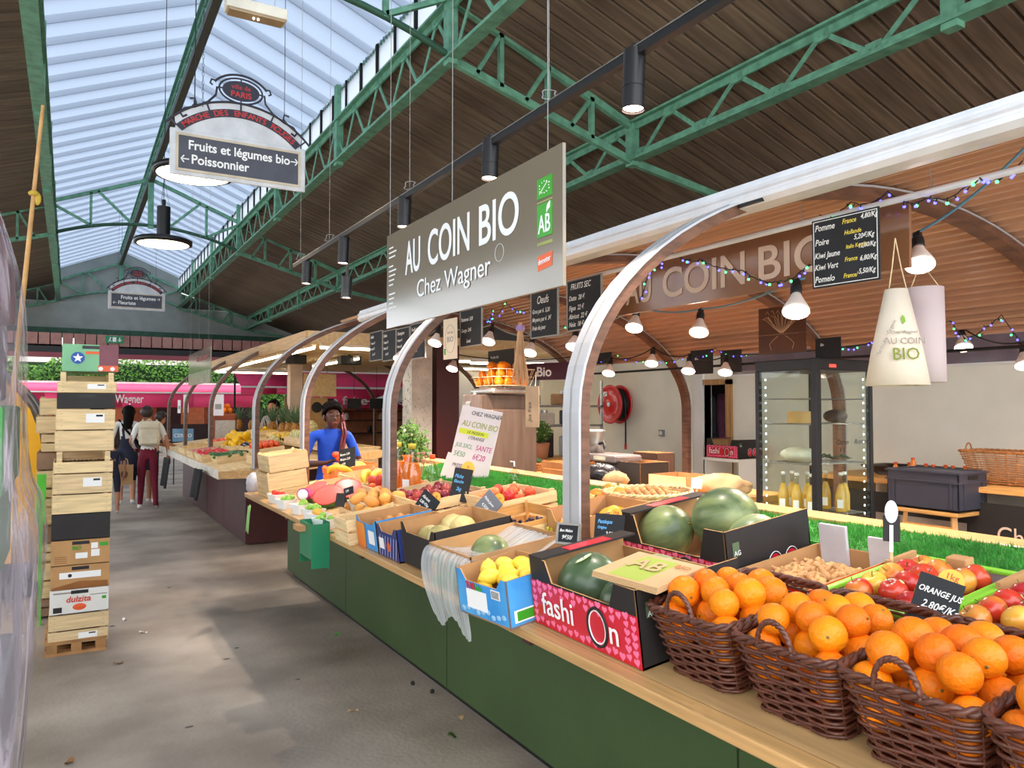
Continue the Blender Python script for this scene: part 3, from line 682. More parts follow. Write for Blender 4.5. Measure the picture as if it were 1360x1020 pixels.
# fairy lights: cable plus single lamps
blue_e = mat('fairy_blue', (70,70,255), .4, var=0, emit=6); green_e = mat('fairy_green', (70,255,120), .4, var=0, emit=4)
def fairy(label, pts, n, sag=.06, seed=1):
    r = random.Random(seed); P = []
    for a, b_ in zip(pts[:-1], pts[1:]):
        a, b_ = Vector(a), Vector(b_)
        for i in range(12):
            t = i/12; p = a.lerp(b_,t); p.z -= sag*4*t*(1-t); p += Vector((r.uniform(-.008,.008),)*3); P.append(p)
    t = thing('fairy_lights', label, 'fairy lights', P[0]); o = P[0]
    q = B(); q.tube([p-o for p in P], .0028, 4); q.build('wire', cabk, t)
    mb = {}
    for k, m in (('b',blue_e),('g',green_e)):
        q = B(); q.ball((0,0,.0),.0062,8,6); q.cyl((0,0,.005),(0,0,.022),.003,n=5,mi=1); mb[k] = q.mesh('lamp',[m,cabk])
    for i in range(n):
        p = P[int(i*(len(P)-1)/n)]; a = r.random()*6.28
        put('lamp', mb['b' if i%3 else 'g'], t, loc=p-o+Vector((.012*math.cos(a),.012*math.sin(a),-.014)), rot=(r.uniform(-1,1),r.uniform(-1,1),0))
def pp(l): return [tuple(atX(u,v,X*K)) for u,v,X in l]
fairy('blue and green fairy lights strung along the hanging bar above the price board', pp([(1360,215,2.25),(1300,235,2.2),(1235,262,2.2),(1180,255,2.2),(1130,268,2.2),(1085,285,2.2)]), 26, .03, 2)
fairy('fairy lights drooping over the brown shop sign letters', pp([(1075,350,2.2),(1030,375,2.22),(985,358,2.22),(930,345,2.22),(892,335,2.22),(862,360,2.22),(848,402,2.22)]), 30, .02, 3)
fairy('fairy lights bunched between big sign and egg board', pp([(655,410,2.3),(648,425,2.3),(672,402,2.3),(700,412,2.3),(745,432,2.3),(790,420,2.3),(835,380,2.3)]), 26, .03, 4)
fairy('fairy lights along the rear bar by the small black boards', pp([(990,470,4.1),(950,462,4.1),(915,470,4.1),(870,478,4.1),(820,470,4.1),(770,480,4.1)]), 22, .04, 5)
fairy('fairy lights zigzagging on the grey rear panel', pp([(1118,462,3.6),(1165,452,3.6),(1262,425,3.6),(1285,452,3.6),(1330,418,3.6),(1362,460,3.6)]), 26, .01, 6)

# paper cones hanging beside the price board
paper = mat('cream_paper', (240,228,208), .8, var=.04, translucent=.25); olive = mat('olive_print', (120,130,40), .7, var=0); greyp = mat('grey_print', (150,140,130), .7, var=0)
def cone(name, label, u, vt, vb, z_, r0, r1, m, a0, a1, right, arc_mat=None):
    r = ray(u, vb); p = Vector((0,0,CH))+r*(z_*K); H = (vb-vt)*z_/F
    t = thing(name, label, 'paper cone', p); t.scale = (K,K,K); P = []
    for i in range(29):
        a = a0+(a1-a0)*i/28; P.append([(r0*math.cos(a),r0*math.sin(a),0),((r0*.7+r1*.3)*math.cos(a),(r0*.7+r1*.3)*math.sin(a),H*.35),(r1*math.cos(a),r1*math.sin(a),H)])
    q = B(); q.grid(P); q.build('paper', m, t, solid=.001); return t, H
va = math.atan2(-.93,-.78)   # direction back to the viewer
t, H = cone('paper_cone', 'cream paper cone printed AU COIN BIO hanging from a string', 1192, 384, 512, 2.2, .085, .03, paper, 0, 2*PI, None)
Mv = lambda x,y,k: Matrix.Translation((math.cos(va)*k,math.sin(va)*k,y)) @ frame((0,0,0),(-math.sin(va),math.cos(va),0),(-math.cos(va)*.2,-math.sin(va)*.2,1)) @ Matrix.Translation((x,0,0))
text('BIO', .05, olive, t, M=Mv(.0,.07,.078), al='CENTER', xs=.9); text('AU COIN', .026, greyp, t, M=Mv(.0,.115,.066), al='CENTER'); text('Chez Wagner', .013, greyp, t, M=Mv(.0,.145,.06), al='CENTER')
text('Marché bio · Organic', .014, greyp, t, M=Mv(-.045,.13,.064) @ Matrix.Rotation(1.1,4,'Z'), al='CENTER')
q = B(); q.prism([(0,0),(.007,.008),(.006,.02),(0,.028),(-.005,.016)],.001,0,Mv(.0,.172,.056)); q.build('leaf_mark', mat('leaf_print',(120,160,50),.7,var=0), t)
for a in (va-1,va+1):
    q = B(); q.tube([(.03*math.cos(a),.03*math.sin(a),H-.01),(.015*math.cos(a),.015*math.sin(a),H+.06),(0,0,H+.15)],.0018,5); q.build('string', rope, t)
t, H = cone('paper_cone', 'pale pinkish paper tube hanging just behind the printed cone', 1230, 382, 508, 2.3, .055, .052, mat('pink_paper',(222,206,206),.8,var=.03,translucent=.3), 0, 2*PI, None)
q = B(); q.tube([(.0,.05,H-.01),(0,.01,H+.08),(0,-.05,H-.01)],.0018,5); q.build('string', rope, t)
# brown hanging poster with tree drawing
t = thing('wooden_plaque', 'brown hanging plaque with a pale scratched tree drawing above the glass fridge', 'plaque'); c_ = atX(1038,438,4.0); setM(t, frame(c_, (.1,-1,0), (0,0,1)))
bw = mat('brown_plaque', (84,46,26), .5, var=.2, scale=7)
t.scale = (K,K,K); wd, hh = .27, .235; q = B(); q.box((-wd/2,-.02,-.006),(wd/2,hh/2,0)); q.box((-wd/2,-hh/2,-.006),(wd/2,-.022,0)); q.build('panel', bw, t)
q = B(); r = random.Random(5)
for i in range(15):
    a = -1.2+2.4*i/14; q.tube([(.01*math.sin(a),-.015,.001),(.05*math.sin(a),.015,.001),(.10*math.sin(a)+r.uniform(-.01,.01),.045+.02*math.cos(a)+r.uniform(-.01,.01),.001),(.12*math.sin(a),.05+.03*math.cos(a),.001)],.0012,4)
for s_ in (-1,1): q.tube([(s_*.02,-.03,.001),(s_*.05,-.05,.001),(s_*.07,-.07,.001),(s_*.06,-.10,.001)],.0012,4)
for i in range(6): q.tube([(-.09+i*.03,.085+.01*(i%2),.001),(-.08+i*.03,.1,.001),(-.07+i*.03,.08,.001)],.001,4)
q.build('tree_drawing', mat('scratch_pale',(196,160,126),.8,var=0), t)
# small black boards on the rear bar
rb = thing('rear_bar', 'thin dark rear bar carrying small black boards inside the stall', 'bar', (5.4,.8,CH+.40)); q = B(); q.cyl((0,0,0),(0,6.8,0),.012,n=8); q.build('tube', cabk, rb)
for (u0,v0,u1,v1,X,l) in ((917,466,947,496,5.36,'first small black board on the rear bar, next to the wooden post'),(957,466,985,494,5.36,'second small black board on the rear bar, closer to the brown plaque'),(1083,450,1117,474,4.5,'black board with fairy light reflections on top of the fridge'),(786,470,812,482,5.6,'tiny black price board behind the wide arch')):
    px_board(l,u0,v0,u1,v1,X,[('Bio',-.3,.1,.2,W_)])
px_board('white on grey notice board reading producteur local high on the back wall', 812,446,840,464,7.16, [('Pour toute',-.42,.1,.3,W_),('agent',-.3,-.35,.3,W_)], m=mat('grey_notice',(90,92,98),.6))
# paper poster with BIO on the pale arch
t = thing('paper_poster', 'white organic shop poster lit by the dazzling bulb', 'poster'); setM(t, frame(atX(598,450,2.73), (.1,-1,0), (.0,-.05,1))); t.scale = (K,K,K)
q = B(); q.box((-.085,-.13,-.001),(.085,.13,.0005)); q.build('sheet', paper, t); text('BIO', .05, greyp, t, 0, -.02, .001, al='CENTER'); text('Au Coin', .02, greyp, t, 0, .035, .001, al='CENTER')
q = B(); q.box((-.075,-.1,.001),(-.055,-.06,.002)); q.build('green_stamp', lg, t)
q = B(); q.tube([(.06*math.cos(a),.09*math.sin(a),.001) for a in [2*PI*i/24 for i in range(24)]],.001,4,closed=True); q.build('ring_print', greyp, t)
# ============================================================ produce on the fruit counter
orange_m = mat('orange_peel', (246,126,10), .42, scale=5, col2=(240,132,16), bump=.35, bscale=90, rnd=.12, spec=.35)
calyx_m = mat('calyx', (120,110,50), .7, var=0)
def orange_proto(k):
    r = .038; q = B(); rr = random.Random(k); e = rr.uniform(.93,1.03)
    q.ball((0,0,0), (r,r,r*e), 20, 14, 0, None, lambda t,p: 1-.06*math.exp(-(p/.16)**2)+.012*math.sin(3*t+k)*math.sin(p))
    return q.mesh('peel', orange_m)
OM = [orange_proto(k) for k in range(4)]
q = B(); q.lathe([(.0,.037),(.0035,.0372),(.0025,.0355)],6); CM = q.mesh('calyx', calyx_m)
def orange(p, r, label, group, s=1, name='orange'):
    o = put(name, OM[r.randrange(4)]); o.location = p; o.rotation_euler = (r.uniform(0,6),r.uniform(0,6),r.uniform(0,6)); o.scale = (s,)*3
    tag(o, label, 'orange', group); put('calyx', CM, o); return o
class Spot(tuple): pass
ORD = ['first','second','third','fourth','fifth','sixth','seventh','eighth','ninth','tenth','eleventh','twelfth']+['far']*40
def where(short, p):
    return '%s, %s layer, %s from aisle, %s from near side' % (short, ['bottom','upper','top','topmost'][min(p.L,3)], ORD[p.i], ORD[p.j])
def pack(w, d, r, z0, layers, mound=0, seed=1, fill=.98):
    """ball centres for a heap in a w x d tray (centred), z from z0"""
    R = random.Random(seed); out = []
    for L in range(layers):
        ww, dd = w-2*r-L*r*1.15, d-2*r-L*r*1.15
        if ww < 0 or dd < 0: break
        st = 2*r*fill; nx = int(ww/st)+1; ny = int(dd/(st*.9))+1
        for j in range(ny):
            for i in range(nx-(j%2)):
                x = (-ww/2+(i+.5*(j%2))*(ww/max(nx-1,1))) if nx > 1 else 0
                y = -dd/2+j*(dd/max(ny-1,1)) if ny > 1 else 0
                z = z0+r+L*r*1.5+mound*(1-(2*x/max(w,.01))**2)*(1-(2*y/max(d,.01))**2)
                s_ = Spot((x+R.uniform(-.08,.08)*r, y+R.uniform(-.08,.08)*r, z+R.uniform(-.1,.1)*r, L)); s_.i, s_.j, s_.L = i, j, L; out.append(s_)
    return out
# --- wicker baskets
wick = mat('dark_wicker', (92,50,36), .42, var=.3, scale=30, rnd=.06, coat=.25); wick2 = mat('honey_wicker', (170,112,62), .5, var=.3, scale=30); wick3 = mat('straw_wicker', (222,188,138), .6, var=.2, scale=30)
def rrect(hx, hy, rc, n=6):
    P = []
    for cx_, cy_, a0 in ((hx-rc,hy-rc,0),(-hx+rc,hy-rc,PI/2),(-hx+rc,-hy+rc,PI),(hx-rc,-hy+rc,1.5*PI)):
        for i in range(n+1):
            a = a0+PI/2*i/n; P.append((cx_+rc*math.cos(a), cy_+rc*math.sin(a)))
    return P
def resample(P, n):
    L = [0]; k = len(P)
    for i in range(k): L.append(L[-1]+math.dist(P[i],P[(i+1)%k]))
    out = []; j = 0
    for i in range(n):
        s = L[-1]*i/n
        while L[j+1] < s: j += 1
        t = (s-L[j])/max(L[j+1]-L[j],1e-9); a, b_ = P[j], P[(j+1)%k]; out.append((a[0]+(b_[0]-a[0])*t, a[1]+(b_[1]-a[1])*t))
    return out
def wicker_basket(label, M, hx, hy, H, hx0, hy0, m, rows=15, ns=26, handle=True, name='wicker_basket', rot=None, tilt=0, round_=False, rs=.0042):
    t = thing(name, label, 'basket'); setM(t, M)
    def ring(f, n): 
        a, b_ = hx0+(hx-hx0)*f, hy0+(hy-hy0)*f
        return resample(rrect(a, b_, min(a,b_)*(.98 if round_ else .28)), n)
    N = ns*4
    for k in range(rows):
        f = (k+.5)/rows; R = ring(f, N); P = []
        for i, (x, y) in enumerate(R):
            a = math.sin(2*PI*i/8+(PI if k%2 else 0))*.0042; l = math.hypot(x,y); P.append((x*(1+a/l), y*(1+a/l), H*f+tilt*x))
        q = B(); q.tube(P, rs, 5, closed=True); q.build('weave_strand', m, t)
    bt, tp = ring(0, ns), ring(1, ns); q = B()
    for (x,y),(X,Y) in zip(bt,tp): q.tube([(x,y,0),(X,Y,H+tilt*X)], .0032, 4)
    o = q.build('stakes', m, t); o['kind'] = 'stuff'
    for s_ in range(2):
        q = B(); R = ring(1, 150); P = []
        for i, (x,y) in enumerate(R):
            a = 2*PI*i/7+s_*PI; l = math.hypot(x,y); P.append((x*(1+.005*math.cos(a)/l), y*(1+.005*math.cos(a)/l), H+.004+.005*math.sin(a)+tilt*x))
        q.tube(P, .0062, 6, closed=True); q.build('rim_braid', m, t)
    q = B(); q.prism(ring(0, 40), .008, 0, Matrix.Translation((0,0,.004))); q.build('base', m, t)
    if handle:
        for sgn in ((-1,) if handle == 1 else (-1,1)):
            for s_ in range(2):
                q = B(); P = []
                for i in range(41):
                    a = PI*i/40; b_ = 2*PI*i/6+s_*PI
                    P.append((sgn*(hx+.002)+.003*math.cos(b_), -.045*math.cos(a), H+.062*math.sin(a)+.003*math.sin(b_)+tilt*sgn*hx))
                q.tube(P, .0048, 6); q.build('handle', m, t)
    return t
BY = [1.415, 1.125, .85, .575]
bn = ['first wicker basket of oranges, touching the red heart box','second wicker basket of oranges, its handle against pale oranges','third wicker basket of oranges, below the orange juice price slate','fourth wicker basket of oranges, cut by the corner of the picture']
on = ['orange heaped in the first wicker basket beside the heart box','orange heaped in the second wicker basket along the counter','orange heaped in the third basket, around the price slate','orange heaped in the fourth basket at the picture corner']
for i, y in enumerate(BY):
    M = SM(1.515, y, .002); wicker_basket(bn[i], M, .195, .135, .175, .15, .105, wick, tilt=.0, handle=1)
    R = random.Random(10+i); L0 = pack(.36, .235, .0385, .06, 1, .0, seed=i)+pack(.37,.262,.0385,.105,2,.012,seed=20+i)
    for n_, p4 in enumerate(L0):
        x, yy, z, l = p4; p4.L = l if z < .1 and l == 0 else l+1
        lb_ = where('orange in the %s basket' % ORD[i], p4)
        if (x < -.13 or x > .12) and l > 0: continue
        z -= max(0, x+.04)*.2
        orange(M @ Vector((x+.01, yy, z)), R, lb_, 'oranges in the %s basket' % ['first','second','third','fourth'][i], R.uniform(.93,1.1))
# --- boxes
redp = mat('heart_red', (208,26,48), .35, var=.04, coat=.3); pink = mat('heart_pink', (246,120,160), .4, var=0); lime = mat('lime_card', (140,214,56), .5, var=.05); grey_in = mat('grey_liner', (172,168,172), .7, var=.05)
redbox = mat('red_card', (226,34,30), .45, var=.05); blue_c = mat('blue_card', (52,142,214), .5, scale=5, col2=(86,176,232)); navy = mat('navy_card', (42,58,120), .5)
def open_box(name, label, M, D, L, H, front, back=None, left=None, right=None, inner=card, low=None, backH=None, cat='box', posts=.0, th=.005, floor=None):
    """x = depth (back +), y = along; front faces -x, right face -y. low = height of the cut-down front"""
    t = thing(name, label, cat); setM(t, M); back = back or front; left = left or front; right = right or front; lo = low if low else H
    def wall(nm, a, b_, mo, cut=None, H=H):
        q = B(); ax = abs(b_[0]-a[0]) > abs(b_[1]-a[1])
        A, Bv = Vector((a[0],a[1],0)), Vector((b_[0],b_[1],0)); d = (Bv-A); Ln = d.length; d.normalize(); n = Vector((d.y,-d.x,0))
        if cut: prof = [(0,0),(Ln,0),(Ln,H),(Ln-posts,H),(Ln-posts-.03,lo),(posts+.03,lo),(posts,H),(0,H)]
        else: prof = [(0,0),(Ln,0),(Ln,H),(0,H)]
        k = len(prof); V0 = [A+d*s+Vector((0,0,z)) for s,z in prof]; V1 = [v-n*th for v in V0]
        q.add(V0, [tuple(range(k))], 0); q.add(V1, [tuple(reversed(range(k)))], 1)
        q.add(V0+V1, [(i,k+i,k+(i+1)%k,(i+1)%k) for i in range(k)], 1)
        return q.build(nm, [mo, inner], t)
    hx, hy = D/2, L/2
    wall('front_side', (-hx,hy), (-hx,-hy), front, cut=low is not None)
    wall('end_side', (-hx,-hy), (hx,-hy), right); wall('back_side', (hx,-hy), (hx,hy), back, cut=False, H=backH or H); wall('end_side', (hx,hy), (-hx,hy), left)
    q = B(); q.box((-hx,-hy,0),(hx,hy,.006)); q.build('bottom', floor or inner, t)
    return t
def heart(q, M, s, mi=0):
    P = []
    for i in range(14):
        a = 2*PI*i/14; P.append((s*.062*16*math.sin(a)**3, s*.062*(13*math.cos(a)-5*math.cos(2*a)-2*math.cos(3*a)-math.cos(4*a))))
    q.prism(P, .0006, mi, M)
def fashion(label, M, D, L, H, low, seed):
    t = open_box('watermelon_box', label, M, D, L, H, card_dk, low=low, posts=.09, right=card_dk, backH=low+.02)
    FM = frame((-D/2-.001,0,0), (0,-1,0), (0,0,1)); h = low-.006
    q = B(); q.box((-L/2,.002,-.0008),(L/2,h,.0008),0,FM); q.build('red_print', redp, t)
    q = B(); r = random.Random(seed)
    for i in range(17):
        for j in range(6):
            x = -L/2+.018+i*(L-.036)/16; y = .018+j*(h-.03)/5+.006*(i%2)
            if abs(y-h*.5) < .042 and -.23 < x < .2: continue
            heart(q, FM @ Matrix.Translation((x,y,.0012)) @ Matrix.Rotation(r.uniform(-.3,.3),4,'Z'), .011+.003*r.random())
    o = q.build('heart_print', pink, t); o['kind'] = 'stuff'
    text('fashi', .098, whitep, t, M=FM @ Matrix.Translation((-.205,h*.33,.0015)), xs=1.0, bold=.0006); text('n', .098, whitep, t, M=FM @ Matrix.Translation((.135,h*.30,.0015)), xs=1.0, bold=.0006)
    q = B(); q.tube([(.082+.045*math.cos(a),h*.5+.055*math.sin(a),.002) for a in [2*PI*i/30 for i in range(30)]],.0045,5,closed=True,M=FM); q.build('ring_print', card_dk, t)
    q = B(); q.tube([(.082+.038*math.cos(a),h*.5+.047*math.sin(a),.0025) for a in [2*PI*i/30 for i in range(30)]],.0022,5,closed=True,M=FM); q.build('ring_print', whitep, t)
    EM = frame((0,-L/2-.0006,0), (1,0,0), (0,0,1))
    q = B(); q.box((-D/2+.03,H*.62,0),(-D/2+.06,H*.82,.001),0,EM); q.build('logo_patch', mat('patch_green',(90,110,80),.6,var=0), t)
    text('AG', .022, whitep, t, M=EM @ Matrix.Translation((-D/2+.031,H*.64,.0015)))
    for x in (.02,.10):
        q = B(); q.prism([(x+.03*math.cos(a),H*.3+.045*math.sin(a)) for a in [2*PI*i/20 for i in range(20)]],.001,0,EM @ Matrix.Translation((0,0,.001))); q.build('round_print', redp, t)
        q = B(); q.tube([(x+.036*math.cos(a),H*.3+.052*math.sin(a),.001) for a in [PI*.2+PI*i/14 for i in range(15)]],.0015,4,M=EM); q.build('ring_print', whitep, t)
        q = B(); heart(q, EM @ Matrix.Translation((x-.01,H*.3,.002)), .012); heart(q, EM @ Matrix.Translation((x+.012,H*.3+.018,.002)), .01); o = q.build('heart_print', pink, t); o['kind'] = 'stuff'
    q = B(); q.box((-D/2+.0,-L/2,H),(D/2,-L/2+.004,H+.001)); q.build('card_rim', card, t)
    # folded lid flap along the far end, black with a red print
    q = B(); q.box((-D/2,L/2-.075,H),(D/2,L/2,H+.006)); q.build('lid_flap', card_dk, t); q = B(); q.box((-D*.2,L/2-.07,H+.006),(D*.25,L/2-.02,H+.0075)); q.build('red_label', redp, t)
    return t
MA = SM(1.50, 1.835, .0); MB_ = SM(2.03, 2.03, .0)
fashion('black and red heart-patterned watermelon box at the counter edge, printed fashion', MA, .38, .53, .215, .15, 1)
fashion('black and red watermelon box set further back, under the big melons', MB_, .40, .54, .23, .13, 2)
wm = mat('watermelon_rind', (74,92,60), .36, var=.3, scale=16, stretch=(1,1,.16), detail=6, rnd=.1, coat=.12, col2=(138,150,96)); wm_pale = mat('watermelon_pale', (112,132,92), .35, scale=16, stretch=(1,1,.16), detail=6, col2=(160,170,124), coat=.12)
wm_dk = mat('watermelon_dark', (58,80,56), .34, scale=16, stretch=(1,1,.16), detail=6, col2=(92,112,80), coat=.15)
def melon(name, p, r, m, label, rot, cat='watermelon', stk=False, e=1.08, group=None):
    t = thing(name, label, cat, p, rot=rot, group=group)
    q = B(); q.ball((0,0,0),(r,r,r*e),28,18); q.build('rind', m, t); q = B(); q.cyl((0,0,r*e-.002),(.004,0,r*e+.012),.004,.003,6); q.build('stalk', calyx_m, t)
    return t
def inM(M, x, y, z): return M @ Vector((x,y,z))
melon('watermelon', inM(MA,-.07,.11,.125), .10, wm_dk, 'dark green watermelon with a pale melon sticker, in the front heart box', (1.2,.3,0))
melon('watermelon', inM(MA,-.07,-.09,.105), .09, wm_dk, 'dark watermelon beside the kraft bags, in the front heart box', (1.0,1.1,0))
melon('watermelon', inM(MA,.08,-.03,.12), .085, wm_pale, 'pale grey-green watermelon at the back of the front heart box', (.5,.3,0))
melon('watermelon', inM(MB_,-.06,.17,.14), .10, wm, 'round striped watermelon nearest the blue chalk slate', (1.1,.5,0))
melon('watermelon', inM(MB_,.06,-.02,.19), .115, wm, 'largest watermelon, on top in the rear box', (1.3,-.6,.4))
melon('watermelon', inM(MB_,.05,-.16,.13), .095, wm_pale, 'paler watermelon with a torn sticker leaning on the black box end', (.8,.9,0))
t = thing('melon_sticker', 'pale cut-lime shaped sticker lying on the dark watermelon', 'sticker', inM(MA,-.105,.08,.222), rot=(-.25,-.4,0))
q = B(); q.prism([(.03*math.cos(a),.02*math.sin(a)) for a in [2*PI*i/20 for i in range(20)]],.001); q.build('sticker_sheet', mat('pale_lime',(190,214,140),.5,var=.1), t)
q = B()
for i in range(8): q.bar((0,0,.001),(.026*math.cos(i*PI/4),.017*math.sin(i*PI/4),.001),.0015,.001)
q.build('segment_lines', whitep, t)
q = B(); q.ball((0,0,.001),(.005,.004,.001),8,4); q.build('red_dot', redp, t)
# kraft bags on the box corner
MK = inM(MA,-.10,-.17,.222); kraft = mat('kraft_paper', (206,170,124), .8, var=.06)
t = thing('paper_bags', 'flat stack of kraft paper bags with a green organic logo, lying on the black box', 'bag', MK, rot=(.02,-SL-.04,.12))
for i in range(4):
    q = B(); q.box((-.09+.002*i,-.15,.004*i),(.10+.002*i,.09,.004*i+.0036)); q.build('bag', kraft, t)
q = B(); q.box((-.075,-.08,.0155),(.085,.04,.0163)); q.build('green_print', mat('bag_green',(168,182,80),.8,var=0), t)
text('AB', .09, kraft, t, M=Matrix.Translation((.055,-.0,.017)) @ Matrix.Rotation(-PI/2,4,'Z') @ Matrix.Rotation(0,4,'Z') @ Matrix.Translation((-.035,-.06,0)), bold=.001)
text('BIO', .03, mat('bag_print',(196,130,80),.8,var=0), t, M=Matrix.Translation((.05,-.09,.017)) @ Matrix.Rotation(-PI/2,4,'Z'))
# --- small boards stuck in the goods
def pslate(label, u, v, h, wpx, hpx, lines, m=slate, off=(0,0,0), right=(.25,-1,0), up=(.25,0,1), disc=None, roll=0, k=None, fr=None, at=None):
    c_ = at if at is not None else onS(u, v, h); z = (c_-Vector((0,0,CH))).dot(_F); wd, hh = wpx*z/F/ (Vector(right).normalized().dot(_R)*1.0 if abs(Vector(right).normalized().dot(_R))>.3 else .6), hpx*z/F
    M = frame(c_, right, up) @ Matrix.Rotation(roll,4,'Z')
    t = slateboard(label, M, wd, hh, lines, m=m, name='price_slate', cat='price slate', fr=fr)
    q = B(); q.box((-.004,-hh/2-.06,-.007),(.004,-hh/2+.03,-.004)); q.build('stake', ply, t)
    if disc:
        q = B(); q.cyl((wd*.18,hh*.5,-.006),(wd*.18,hh*.5,-.0045),hh*.24,n=20); q.build('tag_disc', mat('tag_orange',(245,176,60),.5,var=0), t)
        text(disc, hh*.18, mat('tag_ink',(180,70,30),.5,var=0), t, wd*.18, hh*.53, -.004, al='CENTER')
    return t
FR = (.5,-.86,0)
pslate('black slate lettered ORANGE JUS 2,80 €/Kg with a 1 kg disc', 1243,803,.20,50,66,[('ORANGE JUS',-.46,.14,.17,W_),('2,80€/Kg',-.30,-.16,.22,W_)],right=(.6,-.8,0),disc='1kg',roll=-.30,at=atX(1243,800,1.74))
pslate('black slate written in blue chalk in front of the striped watermelon', 809,701,.20,36,36,[('Pastèque',-.4,.15,.2,chalk_b),('Origine',-.4,-.05,.15,chalk_b),('2,50/Kg',-.1,-.28,.2,W_)],right=FR,disc='1kg')
pslate('small framed black slate priced 9 euro at the foot of the white arch', 755,709,.19,26,24,[('Bon Melon',-.42,.1,.22,W_),('9€50/',-.3,-.3,.32,W_)],right=FR,fr=fr_g)
pslate('tall black slate with blue chalk standing among the plums', 612,644,.18,25,44,[('Pêche',-.4,.2,.16,chalk_b),('Blanche',-.4,.05,.14,chalk_b),('2kg',-.2,-.18,.16,chalk_b)],right=FR,disc='o',roll=-.1)
pslate('grey slate turned on its corner above the dark grapes', 648,672,.17,26,34,[('Pêche Jaune',-.42,.12,.15,W_),('4,50/Kg',-.3,-.15,.18,W_)],m=mat('grey_slate_tag',(120,122,128),.6),right=FR,disc='o',roll=-.7)
pslate('dark slate turned on its corner at the end of the plum crate', 566,671,.15,27,32,[('Abricot',-.4,.18,.18,W_),('5,80 €/kg',-.4,-.04,.17,W_),('France',-.3,-.26,.15,W_)],right=FR,disc='o',roll=-.55)
pslate('dark slate above the bananas written in white chalk', 461,608,.22,24,26,[('Banane 3,50',-.42,.15,.16,W_),('Mangue 2,50',-.42,-.1,.16,W_),('4,95',-.3,-.34,.16,W_)],right=FR,roll=.2)
pslate('little black and white striped card among the punnets', 452,664,.12,14,18,[],m=card_dk,right=FR)
pslate('little grey slate between the punnets and the yellow fruit', 463,652,.14,14,10,[('3,20',-.3,-.1,.4,W_)],right=FR,roll=.3)
t = pslate('black card with a white plastic spoon-shaped tag behind the red box', 1184,702,.22,18,34,[],m=card_dk,right=FR)
q = B(); q.prism([(.018*math.cos(a),.02+.034*math.sin(a)) for a in [2*PI*i/20 for i in range(20)]],.003,0,Matrix.Translation((.0,.03,.006))); q.box((-.005,-.07,.004),(.005,.01,.008)); q.build('spoon_tag', whitep, t)
t = pslate('round white tag with a black clip on the rear melon box lid', 925,642,.22,12,14,[],m=whitep,right=FR)

# --- lemons in the blue box
ML = SM(1.33, 2.26, .0, .10)
t = open_box('lemon_box', 'bright blue cardboard box of lemons sticking out over the counter edge', ML, .26, .30, .155, blue_c, low=.12, posts=.03, right=blue_c)
FM = frame((-.1312,0,0),(0,-1,0),(0,0,1)); EM = frame((0,-.1512,0),(1,0,0),(0,0,1))
q = B(); q.box((-.09,.03,0),(.03,.095,.0012),0,FM); q.build('white_label', whitep, t); q = B(); q.box((-.085,.005,0),(-.03,.03,.0012),0,FM)
text('THU', .03, redp, t, M=FM @ Matrix.Translation((-.085,.098,.001)), bold=.001); text('bio', .03, lg, t, M=FM @ Matrix.Translation((-.03,.098,.001)), bold=.001)
q = B(); q.box((.06,.085,0),(.11,.115,.001),0,FM); q.build('barcode_label', whitep, t); q = B()
for i in range(9): q.box((.064+i*.0048,.088,.001),(.066+i*.0048,.112,.0015),0,FM)
o = q.build('barcode_bars', card_dk, t); o['kind'] = 'stuff'
q = B(); q.box((-.11,.015,0),(.08,.055,.001),0,EM); q.build('eco_label', whitep, t); q = B(); q.box((-.10,.02,.001),(-.03,.05,.0018),0,EM); q.build('eco_leaf', lg, t); text('BIO', .02, card_dk, t, M=EM @ Matrix.Translation((-.02,.025,.0016)))
q = B()
for i in range(9):
    x = -.12+.03*i; q.ball((x,.02+.006*(i%3),.0),(.014,.010,.0006),8,5,0,FM)
o = q.build('cloud_print', mat('cloud_pale',(150,200,236),.5,var=0), t); o['kind'] = 'stuff'
lem = mat('lemon_peel', (250,214,60), .4, scale=6, col2=(246,226,90), bump=.25, bscale=80, rnd=.06); q = B()
q.ball((0,0,0),(.029,.029,.038),16,12,0,None,lambda t_,p: 1+.16*math.exp(-(p/.2)**2)+.10*math.exp(-((PI-p)/.2)**2)); LMM = q.mesh('lemon', lem)
def scat(mesh, name, cat, label, group, M, pts, scl=(.94,1.06), seed=1, rx=3.2, short=None):
    R = random.Random(seed); os_ = []
    for p in pts:
        me = mesh[R.randrange(len(mesh))] if isinstance(mesh, list) else mesh
        o = put(name, me); o.location = M @ Vector(p[:3]); o.rotation_euler = (R.uniform(-rx,rx),R.uniform(-rx,rx),R.uniform(0,6.28)); o.scale = (R.uniform(*scl),)*3
        tag(o, where(short, p) if short else label, cat, group); os_.append(o)
    return os_
scat(LMM, 'lemon', 'lemon', 'yellow lemon heaped in the bright blue box', 'lemons in the blue box', ML, pack(.24,.28,.031,.05,2,.0,seed=3), seed=2, short='lemon in the bright blue box')
